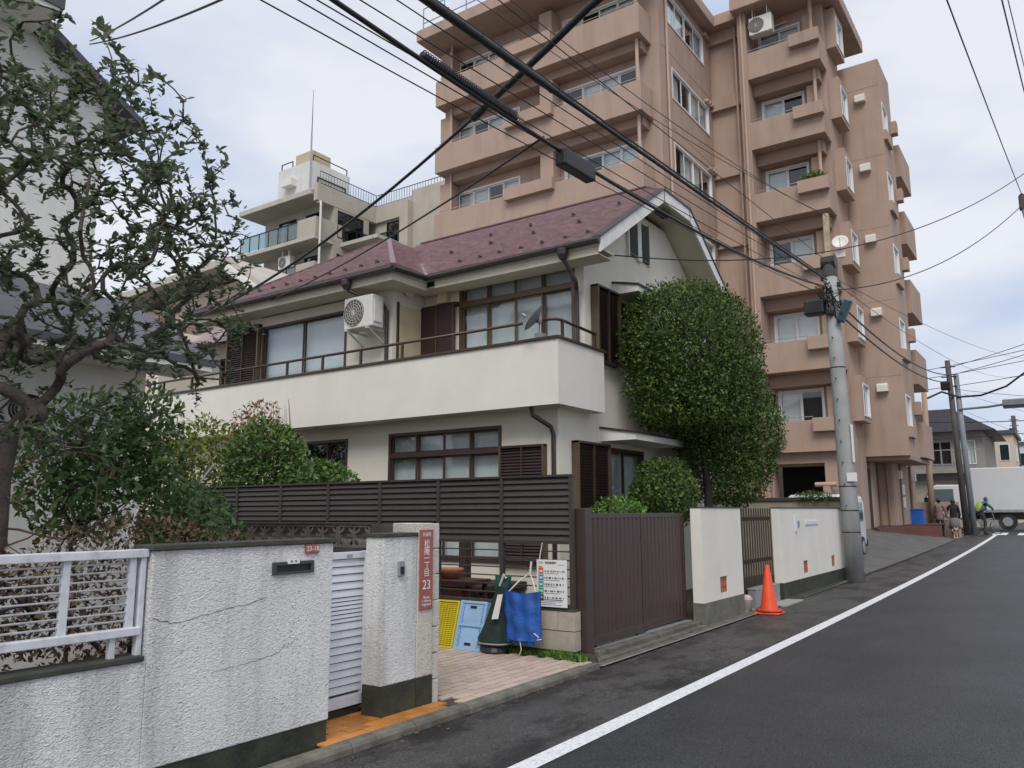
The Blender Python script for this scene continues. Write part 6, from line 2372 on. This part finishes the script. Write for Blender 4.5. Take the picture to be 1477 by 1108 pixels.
# collection notice board hung on the fence
nbd = thing('notice_board', 'white waste collection notice with coloured rows tied to the louver fence', 'sign', (-4.45, 7.12, .54))
x0, x1, z0, z1 = -4.632, -4.272, .538, 1.008
MB().box(x0, x1, 7.135, 7.145, z0, z1).build('board', M['sign_white'], nbd)
yf = 7.1335
text_mesh('lettering', 'ごみ・資源集積所', .028, (x0 + .13, yf, z1 - .032), (1, 0, 0), (0, 0, 1), M['black'], nbd)
for k, (c, hh) in enumerate((((.6, .07, .05), .068), ((.03, .22, .5), .06), ((.01, .3, .17), .05), ((.01, .33, .25), .055), ((.03, .03, .02), .05))):
    zt = z1 - .085 - k * .066
    r_ = MB().box(x0 + .022, x0 + .082, yf - .001, yf + .001, zt - .058, zt).build('colour_block', mat('notice_colour', c, .5, .05), nbd)
    MB().box(x0 + .034, x0 + .07, yf - .0016, yf - .001, zt - .042, zt - .018).build('pictogram', mat('notice_mark', (.6, .6, .55) if k < 4 else (.6, .5, .1), .5), r_)
    mb = MB()
    xx = x0 + .095
    while xx < x1 - .03:
        w_ = RND.uniform(.008, .028)
        h_ = RND.uniform(.006, .022)
        mb.box(xx, xx + w_, yf - .001, yf + .001, zt - .03 - h_ / 2, zt - .03 + h_ / 2)
        xx += w_ + RND.uniform(.006, .02)
    mb.box(x0 + .095, x1 - RND.uniform(.03, .12), yf - .001, yf + .001, zt - .054, zt - .051)
    mb.build('print_marks', mat('print_grey', (.1, .1, .12), .6), nbd, kind='stuff')
MB().box(x0 + .022, x0 + .07, yf - .0009, yf + .0009, z1 - .082, z1 - .064).build('colour_block', mat('notice_orange', (.7, .25, .05), .5), nbd)
mb = MB()
for k in range(4):
    mb.box(x0 + .03, x1 - RND.uniform(.05, .2), yf - .001, yf + .001, z0 + .02 + k * .017, z0 + .024 + k * .017)
mb.box(x1 - .1, x1 - .02, yf - .001, yf + .001, z1 - .05, z1 - .046)
mb.build('print_marks', mat('print_grey2', (.2, .25, .35), .6), nbd, kind='stuff')
MB().tube([(x0 + .03, 7.14, z1 - .005), (x0 + .02, 7.19, z1 + .1), (x0 + .03, 7.2, z1 + .17)], .005, 5).build('tie_cord', M['rope'], nbd)

# planter bowl on a stand behind the fence rails
ps = thing('plant_stand', 'red-brown wooden plant stand behind the open fence rails', 'stand', (-6.8, 8.35, .06))
MB().box(-7.4, -6.3, 8.1, 8.6, .58, .64).build('top', M['wood_stand'], ps)
for x in (-7.35, -6.38):
    for y in (8.15, 8.52):
        MB().box(x, x + .05, y, y + .05, .06, .58).build('leg', M['wood_stand'], ps)
MB().box(-7.3, -6.4, 8.12, 8.15, .3, .56).build('apron_board', M['wood_stand'], ps)
pb = thing('flower_bowl', 'terracotta bowl standing on the red-brown plant stand', 'pot', (-6.75, 8.32, .64))
MB().lathe([(.09, 0), (.11, .01), (.15, .06), (.18, .11), (.18, .135), (.16, .135), (.14, .09)], (-6.75, 8.32, .64), 20).build('bowl', M['terracotta'], pb, smooth=True)
MB().lathe([(.145, .09), (.05, .12)], (-6.75, 8.32, .64), 12).build('soil', M['soil'], pb)
vd = thing('veranda_deck', 'dark brown veranda deck and post before the ground floor window', 'deck', (-8, 9.3, .06))
MB().box(-9.8, -6.6, 8.9, 9.9, .42, .5).build('deck_boards', M['wood_dark'], vd)
for x in (-9.7, -8.2, -6.75):
    MB().box(x, x + .09, 8.95, 9.04, .05, .42).build('leg', M['wood_dark'], vd)
MB().box(-6.95, -6.83, 8.75, 8.87, .05, 1.15).build('post', M['wood_dark'], vd)

# ================================================================== street things
cn = thing('traffic_cone', 'orange traffic cone with weight ring beside the wooden gate', 'traffic cone', (-3.76, 12.05, .012))
mb = MB()
mb.lathe([(.135, .03), (.128, .05), (.03, .69), (.026, .7), (.018, .7)], (-3.77, 12.05, .012), 24)
mb.build('cone', M['cone'], cn, smooth=True)
MB().box(-3.95, -3.59, 11.87, 12.23, .012, .042).build('base_plate', M['cone'], cn, bevel=.015)
MB().lathe([(.13, .032), (.185, .036), (.19, .06), (.16, .075), (.125, .072)], (-3.77, 12.05, .012), 20).build('weight_ring', mat('weight_red', (.45, .06, .03), .6, .15), cn, smooth=True)
bu = thing('paint_bucket', 'dirty white bucket with cloth on the entrance step', 'bucket', (-4.12, 12.1, .035))
MB().lathe([(.075, 0), (.09, .16), (.095, .165), (.08, .165)], (-4.12, 12.1, .035), 16).build('pail', M['ac_white'], bu, smooth=True)
MB().ell((-4.12, 12.1, .21), (.08, .08, .05), 10, 6).build('cloth', mat('rag', (.55, .45, .42), .9, .15, 12, .01, 20), bu, smooth=True)
gb_ = thing('grey_box', 'grey plastic box behind the traffic cone', 'box', (-4.14, 13.0, .035))
MB().box(-4.2, -4.06, 12.4, 13.6, .035, .3).build('body', M['galv'], gb_, bevel=.01)
MB().box(-4.205, -4.055, 12.39, 13.61, .3, .325).build('lid', M['galv'], gb_, bevel=.006)

# parked white van in the forecourt
cv = thing('parked_van', 'white kei van parked in the forecourt behind the lot wall', 'van', (-5.6, 23.3, .3))
zb0 = .2
body = MB()
prof = [(21.4, .3), (21.4, .95), (21.55, 1.15), (21.95, 1.62), (22.3, 1.72), (24.75, 1.72), (24.98, 1.55), (25.08, .95), (25.08, .3)]
sec = [(y, zb0 + z) for y, z in prof]
nn = len(sec)
for x, sc in ((-6.3, .92), (-6.22, 1.0), (-5.0, 1.0), (-4.92, .92)):
    cz = zb0 + .9
    for (y, z) in sec:
        body.v.append((x, 23.2 + (y - 23.2) * (1 if sc == 1 else .985), cz + (z - cz) * (1 if sc == 1 else .95)))
for k in range(3):
    for i in range(nn):
        j = (i + 1) % nn
        body.f.append((k * nn + i, k * nn + j, (k + 1) * nn + j, (k + 1) * nn + i))
body.f.append(tuple(range(nn)))
body.f.append(tuple(3 * nn + i for i in range(nn))[::-1])
body.build('body', M['car_white'], cv, smooth=False, bevel=.04)
MB().box(-4.925, -4.905, 22.3, 23.5, zb0 + 1.0, zb0 + 1.52).build('side_window', M['glass_dark'], cv)
MB().box(-4.925, -4.905, 23.6, 24.7, zb0 + 1.0, zb0 + 1.52).build('side_window', M['glass_dark'], cv)
MB().box(-6.1, -5.1, 25.05, 25.07, zb0 + 1.0, zb0 + 1.5).build('rear_window', M['glass_dark'], cv)
for x in (-6.24, -5.06):
    MB().box(x - .06, x + .1, 25.04, 25.1, zb0 + .62, zb0 + .95).build('tail_light', M['lamp_red'], cv, bevel=.01)
MB().box(-6.3, -4.9, 25.0, 25.16, zb0 + .28, zb0 + .5).build('bumper', M['car_black'], cv, bevel=.03)
for y in (22.1, 24.4):
    for x in (-6.28, -5.02):
        w_ = MB().cyl((x, y, zb0 + .29), (x + .14, y, zb0 + .29), .28, n=18).build('wheel', M['rubber'], cv)
        MB().cyl((x + .1, y, zb0 + .29), (x + .15, y, zb0 + .29), .17, n=14).build('rim', M['galv'], w_)

# blue tubs on the brick platform
for i, (x, y, s, lb) in enumerate(((-5.3, 36.6, .34, 'larger blue plastic tub on the brick platform'), (-5.75, 36.5, .26, 'smaller blue plastic tub beside the larger tub'))):
    t = thing('blue_tub', lb, 'tub', (x, y, .94))
    mb = MB().wall('y', y - .2, .03, x - s, x + s, .94, .97 + s * 1.55)
    mb.wall('y', y + .2, .03, x - s, x + s, .94, .97 + s * 1.55)
    mb.box(x - s, x - s + .03, y - .17, y + .2, .94, .97 + s * 1.55)
    mb.box(x + s - .03, x + s, y - .17, y + .2, .94, .97 + s * 1.55)
    mb.build('tub_body', M['blue_tarp'], t)
    MB().box(x - s - .03, x + s + .03, y - .23, y + .26, .97 + s * 1.55, .97 + s * 1.55 + .06).build('lid', M['blue_tarp'], t, bevel=.02)

# ================================================================== truck on the cross street
tk = thing('box_truck', 'white box truck crossing at the end of the street', 'truck', (-1.5, 46.4, .52))
z0 = zg(45.8) + .01
MB().box(-4.05, 2.6, 45.4, 47.5, z0 + .85, z0 + 3.0).build('cargo_box', M['truck_white'], tk, bevel=.04)
MB().box(-4.08, 2.62, 45.37, 45.4, z0 + .86, z0 + .98).build('side_rail', M['galv'], tk)
MB().box(-6.0, 2.5, 45.7, 47.2, z0 + .5, z0 + .84).build('chassis', M['car_black'], tk)
mb = MB()
mb.prism([(-6.15, z0 + .55), (-4.22, z0 + .55), (-4.22, z0 + 2.2), (-5.5, z0 + 2.22), (-5.75, z0 + 2.1), (-6.12, z0 + 1.25)], 'y', 45.5, 47.4)
mb.build('cab', M['car_white'], tk, bevel=.06)
mb = MB()
mb.prism([(-5.92, z0 + 1.3), (-4.75, z0 + 1.3), (-4.75, z0 + 2.0), (-5.62, z0 + 2.0)], 'y', 45.47, 45.51)
mb.build('side_window', M['glass_dark'], tk)
mb = MB()
mb.prism([(-6.16, z0 + 1.32), (-6.13, z0 + 1.32), (-5.78, z0 + 2.08), (-5.82, z0 + 2.08)], 'y', 45.65, 47.25)
mb.build('windscreen', M['glass_dark'], tk)
MB().box(-6.05, -5.85, 45.2, 45.3, z0 + 1.25, z0 + 1.6).build('mirror', M['car_black'], tk, bevel=.03)
for x in (-5.35, -2.55, 1.5):
    w_ = MB().cyl((x, 45.45, z0 + .4), (x, 45.72, z0 + .4), .4, n=22).build('wheel', M['rubber'], tk)
    MB().cyl((x, 45.42, z0 + .4), (x, 45.46, z0 + .4), .22, n=16).build('rim', M['galv'], w_)

# ================================================================== people and dogs


def skin_obj(name, J, E, m, parent, sub=1):
    off = woff(parent)
    keys = list(J)
    me = bpy.data.meshes.new(name)
    me.from_pydata([tuple(Vector(J[k][:3]) - off) for k in keys], [(keys.index(a), keys.index(b)) for a, b in E], [])
    o = bpy.data.objects.new(name, me)
    col.objects.link(o)
    o.parent = parent
    OFF[o.name] = off
    sk = o.modifiers.new('skin', 'SKIN')
    sk.use_smooth_shade = True
    if not me.skin_vertices:
        me.skin_vertices.new(name='skin')
    sv = me.skin_vertices[0].data
    for i, k in enumerate(keys):
        r = J[k][3]
        sv[i].radius = (r, r) if not isinstance(r, tuple) else r
        sv[i].use_root = (i == 0)
    ss = o.modifiers.new('sub', 'SUBSURF')
    ss.levels = sub
    ss.render_levels = sub
    me.materials.append(m)
    return o


def head(t, c, f, hair, long_hair=False):
    """head with face at c looking along f (2D unit vector)"""
    c = Vector(c)
    F = Vector((f[0], f[1], 0))
    S = Vector((-f[1], f[0], 0))
    h = MB().ell(c, (.075, .085, .11), 14, 10)
    for s_ in (-1, 1):
        h.ell(c + S * s_ * .078 + Vector((0, 0, -.005)), (.018, .018, .03), 6, 5)
    h.ell(c + F * .085 + Vector((0, 0, -.015)), (.016, .016, .022), 6, 5)
    ho = h.build('head', M['skin'], t, smooth=True)
    e = MB()
    for s_ in (-1, 1):
        e.ell(c + F * .073 + S * s_ * .03 + Vector((0, 0, .01)), (.01, .01, .007), 6, 4)
    e.ell(c + F * .074 + Vector((0, 0, -.05)), (.02, .02, .006), 6, 4)
    e.build('eyes_and_mouth', M['hair'], ho)
    hr = MB().ell(c - F * .02 + Vector((0, 0, .025)), (.09, .095, .105), 14, 10)
    if long_hair:
        hr.ell(c - F * .055 + Vector((0, 0, -.12)), (.085, .06, .2), 12, 8)
    hr.build('hair', M[hair], ho, smooth=True)


def hand(t, p, d):
    """small relaxed hand: palm, four fingers and a thumb"""
    p, d = Vector(p), Vector(d).normalized()
    s = d.orthogonal().normalized()
    n = d.cross(s)
    mb = MB()
    mb.tube([p, p + d * .04, p + d * .08], [.022, .032, .03], 8)
    for i, L in enumerate((.06, .07, .065, .05)):
        b = p + d * .075 + s * (-.024 + i * .016)
        mb.tube([b, b + d * L * .5 + n * .004, b + d * L + n * .02], [.009, .008, .006], 5)
    b = p + d * .03 + s * .03
    mb.tube([b, b + (d + s).normalized() * .03, b + (d * 1.4 + s).normalized() * .055], [.01, .009, .007], 5)
    mb.build('hand', M['skin'], t, smooth=True)


def walker(label, x, y, hgt, f, coat, legs, hair, long_hair, skirt=None, arm=None):
    z = zg(y) + .008
    k = hgt / 1.62
    F = Vector((f[0], f[1], 0))
    S = Vector((-f[1], f[0], 0))
    t = thing('person', label, 'person', (x, y, z))
    o = Vector((x, y, z))

    def p(fw, sd, up, r):
        v = o + F * fw * k + S * sd * k + Vector((0, 0, up * k))
        return (v.x, v.y, v.z, r * k)
    J = {'pel': p(0, 0, .88, .13), 'ches': p(0, 0, 1.2, .14), 'sho': p(0, 0, 1.34, .1), 'nek': p(.01, 0, 1.42, .05),
         'hl': p(0, .09, .82, .085), 'kl': p(.03, .09, .46, .058), 'al': p(-.02, .09, .08, .04), 'tl': p(.12, .1, .035, .035),
         'hr': p(0, -.09, .82, .085), 'kr': p(.05, -.09, .46, .058), 'ar': p(.0, -.09, .08, .04), 'tr': p(.14, -.1, .035, .035)}
    E = [('pel', 'ches'), ('ches', 'sho'), ('sho', 'nek'), ('pel', 'hl'), ('hl', 'kl'), ('kl', 'al'), ('al', 'tl'), ('pel', 'hr'), ('hr', 'kr'), ('kr', 'ar'), ('ar', 'tr')]
    skin_obj('body', J, E, M[legs], t)
    # coat with sleeves
    J2 = {'w': p(0, 0, .95, .165), 'c': p(0, 0, 1.18, .17), 's': p(0, 0, 1.36, .09), 'hem': p(0, 0, .68, .19)}
    E2 = [('w', 'c'), ('c', 's'), ('w', 'hem')]
    for sd, nm in ((1, 'l'), (-1, 'r')):
        bend = (arm or {}).get(nm, (.08, .25, .98, .16, .22, .78))
        J2['s' + nm] = p(0, sd * .17, 1.33, .075)
        J2['e' + nm] = p(bend[0], sd * bend[1], bend[2], .06)
        J2['w' + nm] = p(bend[3], sd * bend[4], bend[5], .045)
        E2 += [('s', 's' + nm), ('s' + nm, 'e' + nm), ('e' + nm, 'w' + nm)]
        a = Vector(J2['e' + nm][:3])
        b = Vector(J2['w' + nm][:3])
        hand(t, b, b - a)
    skin_obj('coat', J2, E2, M[coat], t)
    if skirt:
        MB().lathe([(.17 * k, .84 * k), (.2 * k, .6 * k), (.235 * k, .36 * k), (.225 * k, .36 * k)][::-1], (x, y, z), 14).build('skirt', M[skirt], t, smooth=True)
    hp = p(.02, 0, 1.52, 0)
    head(t, hp[:3], f, hair, long_hair)
    sh_ = MB()
    for nm in ('l', 'r'):
        a = Vector(J['t' + nm][:3])
        sh_ = MB().ell(a - F * .05 + Vector((0, 0, .005)), (.06, .13, .045), 10, 6)
        sh_.build('shoe', M['hair'], t, smooth=True)
    return t


walker('person from behind in mauve quilted coat beside the brick wall', -4.62, 38.6, 1.62, (.1, .99), 'coat_mauve', 'trousers', 'hair', False)
walker('person with long dark hair in black coat and checked skirt holding a small dog', -4.12, 38.9, 1.56, (-.3, .95), 'coat_black', 'trousers', 'hair', True, 'skirt_grey', {'l': (.14, .3, 1.02, .3, .22, .92)})


def dog(label, x, y, z, f, s, coat=None, held=False):
    t = thing('dog', label, 'dog', (x, y, z))
    F = Vector((f[0], f[1], 0))
    S = Vector((-f[1], f[0], 0))
    o = Vector((x, y, z))

    def p(fw, sd, up, r):
        v = o + (F * fw + S * sd + Vector((0, 0, up))) * s
        return (v.x, v.y, v.z, r * s)
    J = {'ch': p(.12, 0, .24, .085), 'mid': p(-.02, 0, .235, .072), 'rump': p(-.16, 0, .24, .075), 'nk': p(.2, 0, .33, .055), 'hd': p(.25, 0, .4, .062), 'mz': p(.34, 0, .38, .03), 'tb': p(-.25, 0, .33, .02), 'tt': p(-.24, 0, .4, .012)}
    E = [('ch', 'mid'), ('mid', 'rump'), ('ch', 'nk'), ('nk', 'hd'), ('hd', 'mz'), ('rump', 'tb'), ('tb', 'tt')]
    for sd, q in ((.05, 'l'), (-.05, 'r')):
        J['fs' + q] = p(.13, sd, .18, .035)
        J['fw' + q] = p(.12, sd, .09, .022)
        J['ff' + q] = p(.14, sd, .012, .02)
        J['hk' + q] = p(-.12, sd, .16, .042)
        J['hh' + q] = p(-.2, sd, .09, .022)
        J['hf' + q] = p(-.17, sd, .012, .02)
        E += [('ch', 'fs' + q), ('fs' + q, 'fw' + q), ('fw' + q, 'ff' + q), ('rump', 'hk' + q), ('hk' + q, 'hh' + q), ('hh' + q, 'hf' + q)]
    b = skin_obj('body', J, E, M['dog_fur'], t)
    for sd in (-1, 1):
        c = Vector(p(.24, sd * .055, .43, 0)[:3])
        MB().ell(c, (.022 * s, .022 * s, .045 * s), 6, 5).build('ear', M['dog_fur'], t, smooth=True)
    MB().ell(p(.375, 0, .385, 0)[:3], (.012 * s, .012 * s, .01 * s), 6, 4).build('nose', M['hair'], t)
    if coat:
        a, c = Vector(p(.14, 0, .24, 0)[:3]), Vector(p(-.15, 0, .245, 0)[:3])
        MB().tube([a, a.lerp(c, .5), c], [.1 * s, .092 * s, .09 * s], 12).build('dog_coat', M[coat], t, smooth=True)
    return t


dog('small pale dog in a red coat on the road edge at the walkers feet', -3.98, 37.3, zg(37.3) + .01, (.35, -.94), 1.0, 'dog_red')
dog('small cream dog carried in the arm of the long-haired person', -4.4, 38.8, zg(38.8) + .72, (-.4, -.9), .8)

# cyclist with bicycle
bx0, by0 = -3.2, 41.7
bz0 = zg(by0) + .008
bi = thing('bicycle', 'silver city bicycle under the rider before the truck', 'bicycle', (bx0, by0, bz0))
fd = Vector((.82, .57, 0))
sdv = Vector((-.57, .82, 0))


def bp(a, up, s_=0):
    return Vector((bx0, by0, bz0)) + fd * a + sdv * s_ + Vector((0, 0, up))


for a in (-.5, .52):
    pts = [bp(a + .32 * math.cos(t), .33 + .32 * math.sin(t)) for t in np.linspace(0, 2 * math.pi, 25)]
    w_ = MB().tube(pts, .017, 6, cap=False).build('wheel', M['rubber'], bi)
    mb = MB()
    for k in range(8):
        t = k * math.pi / 8
        mb.tube([bp(a + .31 * math.cos(t), .33 + .31 * math.sin(t)), bp(a - .31 * math.cos(t), .33 - .31 * math.sin(t))], .002, 4)
    mb.build('spokes', M['galv'], w_, kind='stuff')
mb = MB()
for q in ((bp(-.5, .33), bp(-.1, .3)), (bp(-.1, .3), bp(-.2, .8)), (bp(-.1, .3), bp(.36, .62)), (bp(-.18, .62), bp(.34, .7)), (bp(-.5, .33), bp(-.18, .62)), (bp(.52, .33), bp(.33, .98))):
    mb.tube(q, .016, 6)
mb.build('frame', M['galv'], bi)
MB().ell(bp(-.21, .83), (.1, .08, .035), 10, 6).build('saddle', M['black'], bi, smooth=True)
MB().tube([bp(.22, 1.0, .27), bp(.34, 1.02, .1), bp(.34, 1.02, -.1), bp(.22, 1.0, -.27)], .014, 6).build('handlebar', M['galv'], bi)
cy = thing('person', 'cyclist in blue jacket with lime backpack leaning on the handlebar', 'person', (bx0, by0, bz0))


def cp(a, s_, up, r):
    v = bp(a, up, s_)
    return (v.x, v.y, v.z, r)


J = {'pel': cp(-.2, 0, .93, .13), 'kl': cp(.08, .12, .6, .065), 'hl': cp(-.15, .1, .88, .09), 'al': cp(-.02, .13, .2, .045), 'tl': cp(.1, .14, .12, .04),
     'hr': cp(-.15, -.1, .86, .09), 'kr': cp(-.1, -.2, .48, .065), 'ar': cp(-.22, -.24, .08, .045), 'tr': cp(-.08, -.25, .04, .04)}
E = [('pel', 'hl'), ('hl', 'kl'), ('kl', 'al'), ('al', 'tl'), ('pel', 'hr'), ('hr', 'kr'), ('kr', 'ar'), ('ar', 'tr')]
skin_obj('body', J, E, M['trousers'], cy)
J = {'w': cp(-.2, 0, .95, .15), 'c': cp(-.07, 0, 1.2, .155), 's': cp(.02, 0, 1.38, .09), 'n': cp(.05, 0, 1.45, .05), 'sl': cp(.03, .17, 1.33, .07), 'el': cp(.2, .26, 1.16, .055), 'wl': cp(.26, .26, 1.03, .04),
     'sr': cp(.03, -.17, 1.33, .07), 'er': cp(.2, -.26, 1.16, .055), 'wr': cp(.26, -.26, 1.03, .04)}
E = [('w', 'c'), ('c', 's'), ('s', 'n'), ('s', 'sl'), ('sl', 'el'), ('el', 'wl'), ('s', 'sr'), ('sr', 'er'), ('er', 'wr')]
skin_obj('jacket', J, E, M['jacket_blue'], cy)
for s_ in (.26, -.26):
    hand(cy, bp(.25, 1.05, s_), Vector((.3, .2, -.5)))
hc = bp(.13, 1.52)
head(cy, hc, (fd.x, fd.y), 'jacket_blue')
for q in ('tl', 'tr'):
    a = {'tl': bp(.06, .11, .14), 'tr': bp(-.13, .035, -.25)}[q]
    MB().ell(a, (.11, .09, .045), 10, 6).build('shoe', M['hair'], cy, smooth=True)
bpk = MB()
c_ = bp(-.25, 1.2)
rm = Matrix((fd, sdv, Vector((0, 0, 1)))).transposed()
tl_ = Matrix.Rotation(.45, 3, 'Y')
bpk.lathe([(.06, -.24), (.14, -.2), (.165, 0), (.15, .17), (.08, .24)], c_, 14, rm @ tl_, .7, 1.0)
bk_ = bpk.build('backpack', M['pack_lime'], cy, smooth=True)
MB().lathe([(.05, -.1), (.1, -.06), (.1, .06), (.05, .1)], bp(-.36, 1.13), 10, rm @ tl_, .6, 1.0).build('pocket', mat('pack_dark', (.18, .22, .06), .7), bk_, smooth=True)
